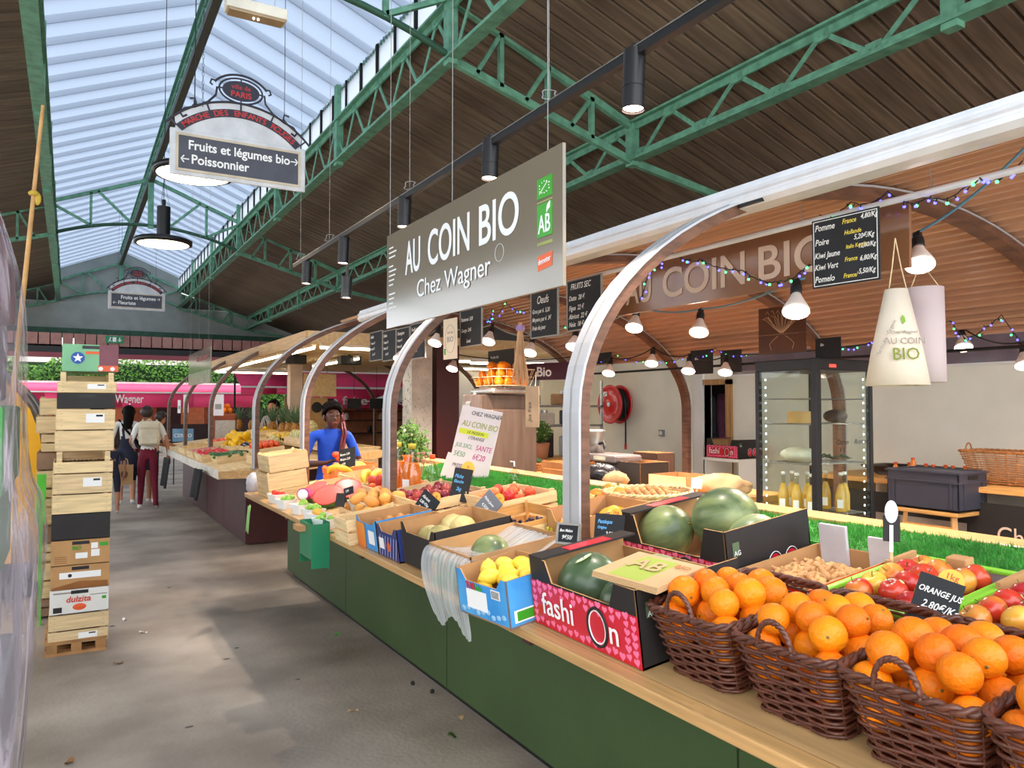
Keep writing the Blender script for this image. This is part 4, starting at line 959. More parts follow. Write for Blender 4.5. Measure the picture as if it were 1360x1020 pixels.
# --- bagged box beside it
MBg = SM(1.47, 2.63, 0); open_box('bag_lined_box', 'brown cardboard box lined with clear plastic, behind the lemons', MBg, .40, .36, .16, card)
cling = bpy.data.materials.new('clear_bag'); cling.use_nodes = True; n_, l_ = cling.node_tree.nodes, cling.node_tree.links
pb = n_['Principled BSDF']; pb.inputs['Base Color'].default_value = (.85,.88,.88,1); pb.inputs['Roughness'].default_value = .18; pb.inputs['Alpha'].default_value = .42
tc = n_.new('ShaderNodeTexCoord'); ns_ = n_.new('ShaderNodeTexNoise'); ns_.inputs['Scale'].default_value = 16; l_.new(tc.outputs['Object'], ns_.inputs[0]); bp = n_.new('ShaderNodeBump'); bp.inputs['Strength'].default_value = .9; l_.new(ns_.outputs[0], bp.inputs['Height']); l_.new(bp.outputs[0], pb.inputs['Normal'])
P = []; R = random.Random(4)
for j in range(41):
    y = .19-.40*j/40; row = []
    for i, (x, z) in enumerate([(.19,.10),(.205,.17),(.10,.12),(0,.10),(-.12,.12),(-.205,.168),(-.235,.12),(-.25,.03),(-.245,-.05),(-.235,-.11-.03*math.sin(j*.22))]):
        k = R.uniform(-.006,.006)+.004*math.sin(j*2.1+i*.5); sh = 1-.25*max(0,(i-6))/4
        row.append((x+k*(1 if i > 4 else .3), y*sh-.03*max(0,i-6)/3, z+R.uniform(-.004,.004)))
    P.append(row)
q = B(); q.grid(P); t = thing('plastic_bag', 'crumpled clear plastic bag spilling over the counter edge next to the lemons', 'plastic bag'); setM(t, MBg); o = q.build('film', cling, t); m_ = o.modifiers.new('s','SUBSURF'); m_.levels = 2; m_.render_levels = 2
lf = B(); q = B(); R = random.Random(8)
melon('watermelon', inM(MBg,-.0,.05,.09), .075, wm, 'green melon dimly seen inside the clear plastic bag', (1,1,0))
# leafy greens inside the hanging bag
t = thing('leafy_greens', 'dark green leaves pressed inside the hanging plastic bag', 'leaves', inM(MBg,-.215,0,.03)); q = B(); R = random.Random(9)
for i in range(26):
    q = B(); c_ = Vector((R.uniform(.0,.008),R.uniform(-.15,.14),R.uniform(-.05,.09))); a = R.uniform(0,6)
    q.grid([[c_+Vector((.004*math.cos(a+s),.022*math.cos(a)*(k-1)+.03*s*math.sin(a),.022*math.sin(a)*(k-1)-.03*s*math.cos(a)))*1 for k in range(3)] for s in (-1,-.3,.5,1)]); q.build('leaf', leafg, t)
# --- melons in the black box
MM_ = SM(1.48, 3.0, 0)
open_box('melon_box', 'plain black cardboard box of small netted melons', MM_, .36, .36, .19, card_dk, low=.15, posts=.03)
cant = mat('cantaloupe', (214,196,140), .7, scale=14, col2=(176,162,98), bump=.3, bscale=60, rnd=.05); q = B(); q.ball((0,0,0),.062,24,14,0,None,lambda t_,p: 1-.03*abs(math.sin(t_*5))**.5*0+.02*math.cos(t_*10)); CAN = q.mesh('netted_melon', cant)
for i,(x,y) in enumerate([(-.08,.1),(-.09,-.03),(-.07,-.13),(.06,.05),(.07,-.09),(.05,.13)]):
    o = put('netted_melon', CAN, loc=inM(MM_,x,y,.10+.02*(i%2)), rot=(R.uniform(-1,1),R.uniform(-1,1),0)); tag(o, 'pale netted melon lying in the plain black box', 'melon', 'melons in the black box')
# --- coloured boxes at the edge
MC = SM(1.43, 3.32, 0); t = open_box('produce_box', 'small purple-blue diagonal striped cardboard box with a price sticker', MC, .30, .25, .15, navy, low=.12, posts=.03)
FM = frame((-.152,0,0),(0,-1,0),(0,0,1)); q = B()
for i in range(7): q.bar((-.12+.035*i,.01,0),(-.10+.035*i,.11,0),.008,.001,up=(0,0,1))
q = B()
for i in range(7): q.box((-.004,0,0),(.004,.10,.0012),0,FM @ Matrix.Translation((-.11+.034*i,.01,0)) @ Matrix.Rotation(-.3,4,'Z'))
o = q.build('stripe_print', mat('stripe_lilac',(150,150,200),.5,var=0), t); o['kind'] = 'stuff'
q = B(); q.box((-.10,.04,.001),(-.04,.09,.002),0,FM); q.build('white_label', whitep, t); q = B(); q.prism([(.02+.022*math.cos(a),.06+.022*math.sin(a)) for a in [2*PI*i/16 for i in range(16)]],.001,0,FM @ Matrix.Translation((0,0,.002))); q.build('red_logo', lo, t)
MC2 = SM(1.43, 3.60, 0); t = open_box('produce_box', 'cardboard box half orange, half light blue, holding brown onions', MC2, .30, .28, .155, blue_c, low=.13, posts=.02)
FM = frame((-.152,0,0),(0,-1,0),(0,0,1)); q = B(); q.box((-.138,.003,0),(-.02,.125,.0012),0,FM); q.build('orange_print', mat('orange_card',(236,150,44),.5,scale=4,col2=(226,100,40)), t); q = B(); q.box((.03,.035,0),(.11,.10,.0015),0,FM); q.build('white_label', whitep, t)
onion = mat('onion_skin', (190,130,70), .45, var=.25, scale=5, rnd=.15); q = B(); q.ball((0,0,0),(.028,.028,.026),12,9,0,None,lambda t_,p: 1+.22*math.exp(-(p/.25)**2)); ON = q.mesh('onion', onion)
scat(ON, 'onion', 'onion', 'brown onion in the orange and blue box', 'onions in the orange and blue box', MC2, pack(.26,.24,.028,.03,2,seed=5), seed=6)
# --- wooden crates
def crate(label, M, D, L, H, name='wooden_crate', cat='crate', slats=2, m=pine, th=.007, gap=.012, post=True, lab=False, group=None):
    t = thing(name, label, cat, group=group); setM(t, M); hx, hy = D/2, L/2; sh = (H-gap*(slats-1)-.006)/slats
    for k in range(slats):
        z = .006+k*(sh+gap)
        for s_ in (-1,1):
            q = B(); q.box((s_*hx-(th if s_>0 else 0),-hy,z),(s_*hx+(th if s_<0 else 0),hy,z+sh)); q.build('side_board', m, t)
            q = B(); q.box((-hx+th,s_*hy-(th if s_>0 else 0),z),(hx-th,s_*hy+(th if s_<0 else 0),z+sh)); q.build('end_board', m, t)
    for i in range(3):
        q = B(); w_ = (D-.03)/3; q.box((-hx+th+i*(w_+.008),-hy+th,.0),(-hx+th+i*(w_+.008)+w_-.004,hy-th,.005)); q.build('bottom_board', m, t)
    if post:
        for a in (-1,1):
            for c_ in (-1,1):
                q = B(); x, y = a*(hx-th-.011), c_*(hy-th-.011); q.prism([(x-.011*a,y-.011*c_),(x+.011*a,y-.011*c_),(x+.011*a,y+.011*c_)],H+.012,0,Matrix.Translation((0,0,(H+.012)/2))); q.build('corner_post', m, t)
    if lab: q = B(); q.box((-hx-.001,-.05,H*.3),(-hx,.04,H*.75)); q.build('paper_label', whitep, t)
    return t
plum = mat('plum_skin', (120,34,48), .3, var=.3, scale=4, rnd=.2, col2=(176,60,56)); nect = mat('nectarine_skin', (196,50,44), .35, scale=4, col2=(226,130,70), rnd=.15)
def fruit_mesh(r, m, name, e=.95, dip=.12, nu=14, nv=10):
    q = B(); q.ball((0,0,0),(r,r,r*e),nu,nv,0,None,lambda t_,p: 1-dip*math.exp(-(p/.3)**2)); return q.mesh(name, m)
PL = fruit_mesh(.028, plum, 'plum'); NE = fruit_mesh(.033, nect, 'nectarine')
MP = SM(1.88, 4.15, .0); crate('pale wooden crate of plums with the two slates on its front', MP, .42, .62, .13)
MP2 = SM(2.1, 3.62, .0); crate('wooden crate of nectarines next to the turf strip', MP2, .34, .44, .13)
scat(PL, 'plum', 'plum', 'dark red plum in the pale crate behind the tall slate', 'plums in the front crate', MP, pack(.38,.58,.03,.055,1,.01,seed=7)+[p for p in pack(.3,.4,.03,.09,1,seed=8) if R.random() < .5 and not setattr(p,'L',1)], seed=3, short='plum in the pale crate')
scat(NE, 'nectarine', 'nectarine', 'red nectarine in the crate next to the turf strip', 'nectarines beside the turf', MP2, pack(.30,.40,.034,.055,1,.01,seed=9)+[p for p in pack(.2,.3,.034,.10,1,seed=8)], seed=4)
# grape crates
MG = SM(1.86, 3.12, .0); t = crate('honey coloured wooden crate of dark grapes with a tall back board', MG, .36, .42, .12, m=mat('honey_pine',(214,164,96),.6,var=.14,scale=6,stretch=(.8,.8,9)))
gr_d = mat('dark_grape', (50,34,52), .3, var=.3, scale=20, rnd=.15); gr_y = mat('yellow_grape', (206,194,60), .3, var=.2, scale=20, rnd=.1, sss=.1)
def bunch(label, group, M, p, m, n=46, seed=0, name='grape_bunch'):
    R = random.Random(seed); t = thing(name, label, 'grapes', M @ Vector(p), group=group, rot=(0,-SL,R.uniform(0,6)))
    q = B()
    for i in range(n):
        a, h = R.uniform(0,6.28), R.random(); rr = .035*(1-h*.5)*math.sqrt(R.random()); q.ball((-.05+h*.11,rr*math.cos(a),.02+abs(rr*math.sin(a))),.009,8,6)
    o = q.build('grapes', m, t); o['kind'] = 'stuff'; q = B(); q.tube([(-.07,0,.03),(-.03,0,.035),(.04,0,.02)],.002,5); q.build('stem', calyx_m, t)
for i in range(8): bunch('bunch of dark purple grapes in the honey coloured crate', 'dark grape bunches', MG, (-.1+.08*(i%3), -.14+.09*(i//3)+.02, .03+.012*(i%2)), gr_d, seed=i)
MG2 = SM(1.62, 3.02, .01); crate('low wooden crate of yellow-green grapes in front of the dark ones', SM(1.80, 2.78, 0), .34, .24, .10)
for i in range(6): bunch('bunch of yellow-green grapes in the low crate', 'yellow grape bunches', SM(1.80,2.78,0), (-.1+.1*(i%3), -.05+.1*(i//3), .04), gr_y, seed=20+i)
# brown box with yellow squash, pumpkins behind
MS = SM(2.0, 2.62, 0) ; MS = SM(2.04, 2.72, 0)
open_box('brown_box', 'tall brown cardboard box of yellow squash behind the white arch', MS, .34, .32, .17, card, low=.12, posts=.04)
sq = mat('squash_skin', (240,190,60), .4, scale=5, rnd=.08, col2=(232,160,50)); q = B(); q.ball((0,0,0),(.045,.04,.07),14,10); SQ = q.mesh('squash', sq)
scat(SQ, 'squash', 'squash', 'yellow squash in the tall brown box', 'yellow squash in the brown box', MS, [(-.12,-.08,.08),(-.05,.02,.09),(-.14,.06,.07),(.05,-.05,.08),(.12,.05,.09),(.0,-.09,.12)], seed=8)
pk_m = mat('pumpkin_skin', (244,138,30), .4, scale=4, rnd=.06, col2=(236,116,24)); q = B(); q.ball((0,0,0),(.075,.075,.055),24,12,0,None,lambda t_,p: (1+.045*math.cos(t_*8))*(1-.25*math.exp(-(p/.35)**2))); PKM = q.mesh('skin', pk_m)
q = B(); q.cyl((0,0,.04),(.006,0,.065),.008,.005,6); PST = q.mesh('stalk', calyx_m)
for i,(u,v,lab) in enumerate([(800,662,'bright orange pumpkin nearest the white arch behind the brown box'),(818,655,'bright orange pumpkin touching the rim of the walnut basket'),(786,672,'bright orange pumpkin half sunk in the brown box')]):
    o = put('pumpkin', PKM); o.location = onS(u,v,.09); o.rotation_euler = (.2*i,.1,0); tag(o, lab, 'pumpkin'); put('stalk', PST, o)
# walnuts
MW = SM(2.50, 2.95, .03); wicker_basket('shallow straw wicker basket heaped with walnuts', MW @ Matrix.Rotation(.1,4,'Y'), .215, .215, .09, .13, .13, wick3, rows=7, ns=24, handle=0, round_=True, rs=.0055)
wal = mat('walnut_shell', (184,130,76), .6, var=.3, scale=18, bump=.5, bscale=50, rnd=.1); q = B(); q.ball((0,0,0),(.018,.016,.021),12,9,0,None,lambda t_,p: 1+.06*math.cos(6*t_)*math.sin(p*3)); WA = q.mesh('walnut', wal)
scat(WA, 'walnut', 'walnut', 'walnut heaped in the shallow straw basket', 'walnuts in the straw basket', MW, [p for p in pack(.30,.30,.019,.03,2,.015,seed=4) if math.hypot(p[0],p[1]) < .15-.02*p[3]], seed=5)
# --- ginger
MGi = SM(2.02, 1.585, 0); t = open_box('ginger_box', 'brown cardboard box of ginger with a bright red outer side', MGi, .42, .29, .115, redbox, right=redbox, left=redbox, back=card)
q = B(); q.box((.10,-.02,.03),(.208,-.018,.15)); q = B(); q.box((.19,.02,.06),(.203,.12,.19)); q.build('paper_sheet', mat('grey_paper',(206,202,206),.7), t); q = B(); q.box((.19,-.135,.06),(.203,-.06,.17)); q.build('paper_sheet', mat('grey_paper',(206,202,206),.7), t)
q = B(); q.box((-.21,.055,.03),(-.17,.06,.10)); q.box((-.215,-.07,.03),(-.212,.03,.12)); q.build('front_flap', redbox, t)
EM = frame((0,-.1462,0),(1,0,0),(0,0,1)); q = B(); q.add([(.06,.03,.001),(.10,.03,.001),(.08,.075,.001)],[(0,1,2)],0,False,EM); q.ball((-.02,.05,.001),(.025,.013,.0006),10,5,0,EM); o = q.build('black_mark', card_dk, t); o['kind'] = 'stuff'
gin = mat('ginger_skin', (206,158,104), .7, var=.2, scale=12, rnd=.1)
GM = []
for k in range(4):
    R = random.Random(50+k); q = B(); q.ball((0,0,0),(.022,.013,.012),10,7)
    for i in range(3): a = R.uniform(0,6.28); q.ball((.016*math.cos(a),.012*math.sin(a),.004*i),(.012,.009,.010),9,6)
    q.tube([(0,0,0),(.02,.008,.004),(.032,.02,.006)],[.009,.008,.005],8); GM.append(q.mesh('ginger_root', gin))
scat(GM, 'ginger_root', 'ginger', 'knobbly pale ginger root heaped in the red and brown box', 'ginger roots in the red box', MGi, [p for p in pack(.26,.25,.015,.012,3,.02,seed=4) if p[3] > 0 and p[0] > -.2], seed=5, rx=.8)
# --- apples
apm = [mat('apple_red', (178,28,34), .25, var=.3, scale=3.5, stretch=(3,3,.6), rnd=.12, col2=(206,60,40), coat=.3), mat('apple_red_yellow', (204,52,36), .25, scale=2.2, stretch=(2,2,.8), rnd=.1, col2=(238,190,70), coat=.3, mixr=(.42,.62))]
AP = []
for m in apm:
    q = B(); q.ball((0,0,0),(.038,.038,.034),22,14,0,None,lambda t_,p: (1-.32*math.exp(-(p/.3)**2)-.18*math.exp(-((PI-p)/.28)**2))*(1+.015*math.cos(5*t_)*(p/PI))); AP.append(q.mesh('skin', m))
q = B(); q.tube([(0,0,.018),(.001,0,.032),(.004,0,.042)],.0013,5); APS = q.mesh('stem', calyx_m); q = B(); q.lathe([(0,.0),(.0075,.0),(.0075,.0012),(0,.0012)],14); APL = q.mesh('sticker', mat('apple_sticker',(224,220,150),.5,var=0))
def apples(M, w_, d_, label, group, seed, n=99, z0=.03, layers=2):
    R = random.Random(seed)
    for p in pack(w_, d_, .036, z0, layers, .015, seed=seed)[:n]:
        o = put('apple', AP[0 if R.random() < .55 else 1]); o.location = M @ Vector(p[:3]); o.rotation_euler = (R.uniform(-.9,.9),R.uniform(-.9,.9),R.uniform(0,6)); tag(o, where(label, p), 'apple', group)
        put('stem', APS, o)
        if R.random() < .6: a, b_ = R.uniform(0,6.28), .9; put('sticker', APL, o, loc=(.0365*math.cos(a)*math.sin(b_),.0365*math.sin(a)*math.sin(b_),.0345*math.cos(b_)), rot=(0,b_,a))
MA1 = SM(2.06, 1.275, 0); MA2 = SM(2.05, .955, 0)
for M, lab, ap, gp_ in ((MA1,'lime green edged box of red apples beside the ginger','apple in the box beside the ginger','apples in the first lime box'),(MA2,'second lime green edged apple box, nearest the picture edge','apple in the second lime box','apples in the second lime box')):
    t = open_box('apple_box', lab, M, .46, .31, .105, lime, inner=grey_in, floor=card)
    for s_ in (-1,1):
        q = B(); q.box((-.235,s_*.155-.012,.10),(.235,s_*.155+.012,.112)); q.build('rim', lime, t, bevel=.003); q = B(); q.box((s_*.23-.012,-.16,.10),(s_*.23+.012,.16,.112)); q.build('rim', lime, t, bevel=.003)
    q = B(); q.box((.19,-.03,.09),(.235,.03,.135)); q.build('card_tab', card, t, bevel=.004); q = B(); q.box((.08,.135,.02),(.22,.148,.13)); q.build('card_corner', card, t)
    apples(M, .42, .27, ap, gp_, 5 if M is MA1 else 6, layers=2, z0=.012)
# ============================================================ inside of the fruit stall
XB = 7.2
def atz(u, v, z_): return Vector((0,0,CH))+ray(u, v)*z_
wb = bpy.data.objects.new('wall_back', None); C.objects.link(wb); wb['kind'] = 'structure'
cream = mat('cream_wall', (238,232,214), .6, var=.06, scale=1.5, detail=8, bump=.04)
yd0, yd1 = atX(966,600,XB).y, atX(936,600,XB).y; hd = atX(950,511,XB).z
q = B(); q.box((XB,-1.5,0),(XB+.12,yd0,CH+.40)); q.build('lower_wall', cream, wb)
q = B(); q.box((XB,yd0-.02,hd),(XB+.12,yd1+.02,CH+1.2)); q.box((XB,yd1,0),(XB+.12,11.4,CH+1.2)); q.build('white_wall', cream, wb)
q = B(); q.box((XB,-1.5,CH+.40),(XB+.12,yd0,CH+1.2)); q.build('glossy_panel', mat('purple_grey_gloss',(120,104,112),.22,var=.1,coat=.5), wb)
q = B(); q.box((XB-.01,-1.5,CH+.385),(XB+.0,yd0,CH+.41)); q.build('panel_rail', white, wb)
dn = bpy.data.objects.new('door_1', None); C.objects.link(dn); dn['kind'] = 'structure'; oakd = mat('door_oak', (176,128,74), .5, var=.2, scale=5, stretch=(6,6,.6))
q = B(); q.box((XB-.03,yd0-.10,0),(XB+.13,yd0,hd+.06)); q.build('frame_post', oakd, dn); q = B(); q.box((XB-.03,yd1,0),(XB+.13,yd1+.16,hd+.6)); q.build('white_post', white, dn)
q = B(); q.box((XB-.03,yd0-.10,hd),(XB+.13,yd1,hd+.07)); q.build('lintel_board', oakd, dn); q = B(); q.box((XB+.5,yd0-.3,0),(XB+.55,yd1+.4,hd+.3)); q.box((XB+.12,yd0-.3,hd+.08),(XB+.5,yd1+.4,hd+.1)); q.build('niche_back', mat('niche_dark',(60,52,46),.8), dn)
cc = atX(944,560,XB+.28)
t = thing('hanging_coat', 'dark grey coat hanging in the doorway niche', 'coat', (cc.x,cc.y,.75))
q = B(); P = [[((.05+.05*k/6)*math.cos(a), (.10+.05*k/6)*math.sin(a)*(1+.06*math.sin(5*a)), 1.0-.95*k/6) for a in [2*PI*i/20 for i in range(21)]] for k in range(7)]; P.insert(0,[(0,0,1.06)]*21); q.grid(P); q.build('cloth', mat('charcoal_cloth',(58,58,60),.9,var=.3), t)
cc = atX(957,560,XB+.28); t = thing('hanging_apron', 'purple and plum apron hanging beside the dark coat', 'apron', (cc.x,cc.y,.9)); q = B(); q.grid([[(.0+.02*math.sin(i*1.3),-.07+.02*i,.9-.14*k) for i in range(8)] for k in range(7)]); q.build('cloth', mat('plum_cloth',(106,60,84),.9,var=.2), t, solid=.01)
# hose reel
t = thing('hose_reel', 'big red fire hose reel on the white rear wall', 'hose reel'); pc = atX(817,537,XB-.12); setM(t, frame(pc, (0,-1,0), (0,0,1))); rp = mat('reel_red', (214,30,32), .32, var=.06, coat=.4)
R_ = .285
for z, nm in ((.10,'front_disc'),(-.08,'rear_disc')):
    q = B(); q.lathe([(0,.0),(.05,.012),(.07,0),(R_*.9,.0),(R_,.012),(R_+.006,.0),(R_,-.012),(0,-.01)],40,0,(0,0,z)); q.build(nm, rp, t)
q = B()
for k in range(6): q.lathe([(R_*.82+.012*math.cos(a),-.055+.025*k+.012*math.sin(a)) for a in [2*PI*i/8 for i in range(9)]],32)
q.build('hose_coil', cabk, t)
for i in range(6):
    a = 2*PI*i/6; q = B(); q.tube([(.18*math.cos(a+d),.18*math.sin(a+d),.115) for d in (-.2,-.1,0,.1,.2)],.006,5); q.build('pressed_rib', rp, t)
q = B(); q.cyl((0,0,.1),(0,0,.13),.035,n=16); q.build('hub', steel, t); q = B(); q.box((-.16,.12,.113),(-.05,.19,.115)); q.build('white_label', whitep, t); q = B(); q.box((-.06,-.06,-.12),(.06,.06,-.09)); q.build('wall_bracket', rp, t)
q = B(); q.tube([(.24,.1,.02),(.27,-.1,.02),(.272,-.4,.02),(.27,-.58,.02)],.013,7); q.build('hose_end', cabk, t); q = B(); q.cyl((.27,-.58,.02),(.27,-.66,.02),.02,n=10); q.build('nozzle', rp, t)
t = thing('wall_socket', 'small grey wall socket below and right of the hose reel', 'socket', atX(879,575,XB-.02)); q = B(); q.box((-.02,-.045,-.045),(.02,.045,.045)); q.build('housing', mat('socket_grey',(130,130,132),.4), t, bevel=.006); q = B(); q.cyl((-.02,0,0),(-.027,0,0),.03,n=14); q.build('cover', white, t)

# rear table with tray, baskets
woodt = mat('table_wood', (206,152,86), .5, var=.15, scale=4, stretch=(5,.6,5))
tb = thing('rear_table', 'wooden table along the rear wall behind the stool', 'table', (6.3,1.2,0))
q = B(); q.box((-.02,0,.94),(.86,3.75,.985)); q.build('table_top', woodt, tb, bevel=.004)
for i in range(3): q = B(); q.box((.05,3.05+.22*i,0),(.85,3.07+.22*i,.93)) if False else q.box((.0,3.68,.32*i),(.85,3.71,.32*i+.31)); q.build('side_plank', woodt, tb)
q = B(); q.box((.0,.3,.0),(.03,3.6,.86)); q.build('black_front', card_dk, tb)
FM = frame((-.002,0,0),(0,-1,0),(0,0,1)); pc = atX(1324,722,6.298); text('Chez Wagner', .20, pl, tb, M=Matrix.Translation((-6.3,-1.2,0)) @ frame((6.296,pc.y,pc.z),(0,-1,0),(0,0,1)), xs=.85)
q = B(); q.box((-.006,2.3,.45),(.0,3.1,.68)); q.build('taupe_panel', mat('taupe_print',(150,136,124),.6), tb)
pc = atX(1226,628,6.85)
t = thing('serving_tray', 'wide shallow dark tray holding little orange juice bottles', 'tray', (6.78,pc.y,.985)); rot_ = None
q = B(); a = [(.22*x, .46*y) for x, y in rrect(1,1,.25)]; k = len(a); V = []
for sc_, z in ((.72,.02),(1,.085),(1.03,.088),(1.02,.078),(.7,.0)): V += [(x*sc_,y*sc_,z) for x,y in a]
q.add(V, [(l*k+i,l*k+(i+1)%k,(l+1)*k+(i+1)%k,(l+1)*k+i) for l in range(4) for i in range(k)]+[tuple(range(k)),tuple(reversed(range(4*k,5*k)))], 0, True); q.build('tray_body', mat('dark_bronze',(46,34,26),.35,.3), t)
ojm = mat('orange_juice', (255,132,28), .25, var=.05, coat=.5, rnd=.03); capm = mat('orange_cap', (240,90,40), .4, var=0)
q = B(); q.lathe([(0,0),(.024,.0),(.026,.01),(.026,.055),(.014,.078),(.014,.09),(0,.09)],14); OJ = q.mesh('juice', ojm); q = B(); q.lathe([(.017,.088),(.017,.104),(0,.105)],12); OJC = q.mesh('cap', capm)
for i, u in enumerate([1193,1207,1216,1229,1243,1255,1269,1281]):
    o = put('juice_bottle', OJ); o.location = (6.76+.05*(i%2), atX(u,620,6.8).y, 1.0+.05*(i==2)); tag(o, 'small orange juice bottle with an orange cap standing on the dark tray', 'bottle', 'juice bottles on the tray'); put('cap', OJC, o)
pc = atX(1335,636,6.7); wicker_basket('honey brown wicker basket with two handles on the rear table', Matrix.Translation((6.72,pc.y-.02,.99)), .2, .32, .26, .15, .24, wick2, rows=13, ns=24, handle=2) if False else None
def big_basket():
    M = Matrix.Translation((6.70,pc.y-.05,.992)) @ Matrix.Rotation(PI/2,4,'Z')
    wicker_basket('honey brown wicker basket with arched handles on the rear table', M, .34, .19, .26, .25, .14, wick2, rows=14, ns=24, handle=2)
big_basket()
# storage crate and stool
p = Vector((6.2,3.69,.80)); dkp = mat('anthracite_plastic', (58,58,70), .45, var=.05)
t = thing('storage_crate', 'dark grey plastic stacking crate standing on a wooden stool', 'crate', p)
def tubbox(t, hx, hy, H, m):
    for nm, a, b_ in (('side_wall',(-hx,-hy,0),(-hx+.012,hy,H)),('side_wall',(hx-.012,-hy,0),(hx,hy,H)),('end_wall',(-hx,-hy,0),(hx,-hy+.012,H)),('end_wall',(-hx,hy-.012,0),(hx,hy,H)),('bottom',(-hx,-hy,0),(hx,hy,.012)),('lid',(-hx+.01,-hy+.01,H-.02),(hx-.01,hy-.01,H-.01))):
        q = B(); q.box(a,b_); q.build(nm, m, t, bevel=.003)
    for z in (H*.72, H-.012):
        q = B(); q.box((-hx-.012,-hy-.012,z-.006),(-hx,hy+.012,z+.006)); q.box((-hx,-hy-.012,z-.006),(hx+.012,-hy,z+.006)); q.box((hx,-hy,z-.006),(hx+.012,hy+.012,z+.006)); q.box((-hx,hy,z-.006),(hx,hy+.012,z+.006)); q.build('rim_rib', m, t)
    for y in (-hy+.06,hy-.06): q = B(); q.box((-hx-.01,y-.008,.02),(-hx,y+.008,H*.7)); q.build('corner_rib', m, t)
    for x in (-hx+.07,hx-.07): q = B(); q.box((x-.008,-hy-.01,.02),(x+.008,-hy,H*.7)); q.build('corner_rib', m, t)
    q = B(); q.box((-.07,-hy-.004,H*.80),(.07,-hy-.001,H*.9)); q.build('hand_slot', black, t)
tubbox(t, .2, .3, .31, dkp)
t = thing('wooden_stool', 'pale wooden stool under the grey plastic crate', 'stool', (6.2,3.66,0)); q = B(); q.box((-.2,-.26,.755),(.2,.26,.79)); q.build('seat', woodt, t, bevel=.008)
for a in (-1,1):
    for b_ in (-1,1): q = B(); q.bar((a*.15,b_*.2,.755),(a*.2,b_*.26,0),.04,.03); q.build('leg', woodt, t)
    q = B(); q.box((a*.165-.012,-.2,.62),(a*.165+.012,.2,.67)); q.build('rail', woodt, t)

# glass fridge
FX0, FX1, FY0, FY1, FH = 4.42, 5.05, 3.46, 3.99, 1.96
t = thing('glass_fridge', 'tall black-framed glass display fridge with lit edges and juice bottles', 'fridge', (FX0,FY0,0)); W1, D1 = FX1-FX0, FY1-FY0
gl = glass('fridge_glass', (246,250,248), .02, .04)
for x in (0,W1-.035):
    for y in (0,D1-.035): q = B(); q.box((x,y,.5),(x+.035,y+.035,FH-.08)); q.build('post', black, t, bevel=.003)
q = B(); q.box((0,0,FH-.08),(W1,D1,FH)); q.build('top_cap', black, t, bevel=.006); q = B(); q.box((0,0,.03),(W1,D1,.55)); q.build('base_unit', black, t, bevel=.006)
q = B(); q.box((.01,-.012,.55),(.045,-.002,FH-.1)); q.build('door_stile', black, t); q = B(); q.box((-.035,-.035,.45),(.012,.012,FH)); q.build('corner_stile', black, t, bevel=.003)
for nm, a, b_ in (('glass_door',(.035,.005,.56),(W1-.035,.009,FH-.08)),('glass_pane',(.005,.035,.56),(.009,D1-.035,FH-.08)),('glass_pane',(W1-.01,.035,.56),(W1-.006,D1-.035,FH-.08)),('glass_pane',(.035,D1-.01,.56),(W1-.035,D1-.006,FH-.08))):
    q = B(); q.box(a,b_); q.build(nm, gl, t)
led = mat('led_strip', (235,244,255), .5, var=0, emit=7)
for x, y in ((.045,D1-.06),(W1-.06,.035)):
    for k in range(22): q = B(); q.box((x,y,.62+k*.057),(x+.006,y+.006,.632+k*.057)); 
    q = B()
    for k in range(22): q.box((x,y,.62+k*.057),(x+.006,y+.006,.632+k*.057))
    o = q.build('led_strip', led, t); o['kind'] = 'stuff'
wire = mat('shelf_wire', (150,152,150), .3, .7)
for z in (.86,1.22,1.50,1.68):
    q = B()
    for i in range(13): q.cyl((.04,.05+i*(D1-.1)/12,z),(W1-.04,.05+i*(D1-.1)/12,z),.0028,n=4)
    for x in (.04,W1-.04): q.cyl((x,.05,z),(x,D1-.05,z),.005,n=5)
    q.build('wire_shelf', wire, t)
q = B(); q.box((.15,-.002,FH-.06),(.22,-.0,FH-.04)); q.build('red_display', mat('red_led',(255,50,40),.5,var=0,emit=3), t)
gj = mat('ginger_juice', (206,168,74), .2, var=.1, coat=.6); gcl = glass('bottle_glass',(240,240,230),.03,.16); capw = mat('swing_cap',(230,228,220),.4,var=0)
q = B(); q.lathe([(0,0),(.036,0),(.038,.01),(.038,.12),(.026,.17),(.014,.20),(.013,.205),(0,.205)],16); JB = q.mesh('juice', gj); q = B(); q.lathe([(.014,.2),(.013,.25),(.017,.255),(.017,.262)],14); JN = q.mesh('glass_neck', gcl); q = B(); q.lathe([(.016,.262),(.016,.282),(0,.285)],12); JC = q.mesh('cap', capw)
q = B(); q.box((-.0395,-.02,.03),(-.0385,.02,.09)); JL = q.mesh('label', whitep)
pos = [(.12,.38),(.12,.26),(.14,.15),(.24,.40),(.26,.28),(.42,.12),(.5,.15),(.46,.28)]
for i, (x,y) in enumerate(pos):
    o = put('cider_bottle', JB); o.location = (FX0+x,FY0+y,.865); tag(o, 'clear bottle of cloudy yellow juice on the lowest fridge shelf', 'bottle', 'yellow juice bottles in the fridge'); put('neck', JN, o); put('cap', JC, o); put('label', JL, o, rot=(0,0,.5))
t = thing('cheese_wheel', 'beige round cheese on the upper fridge shelf', 'cheese', (FX0+.25,FY0+.30,1.505)); q = B(); q.cyl((0,0,0),(0,0,.085),.11,n=28); q.build('rind', mat('cheese_rind',(206,168,104),.6), t, bevel=.008)
t = thing('cheese_wheel', 'dark loaf-shaped parcel on the upper fridge shelf by the door corner', 'parcel', (FX0+.50,FY0+.22,1.505)); q = B(); q.ball((0,0,.05),(.08,.09,.05),16,10); q.build('wrap', mat('dark_parcel',(92,80,74),.5,var=.3), t)
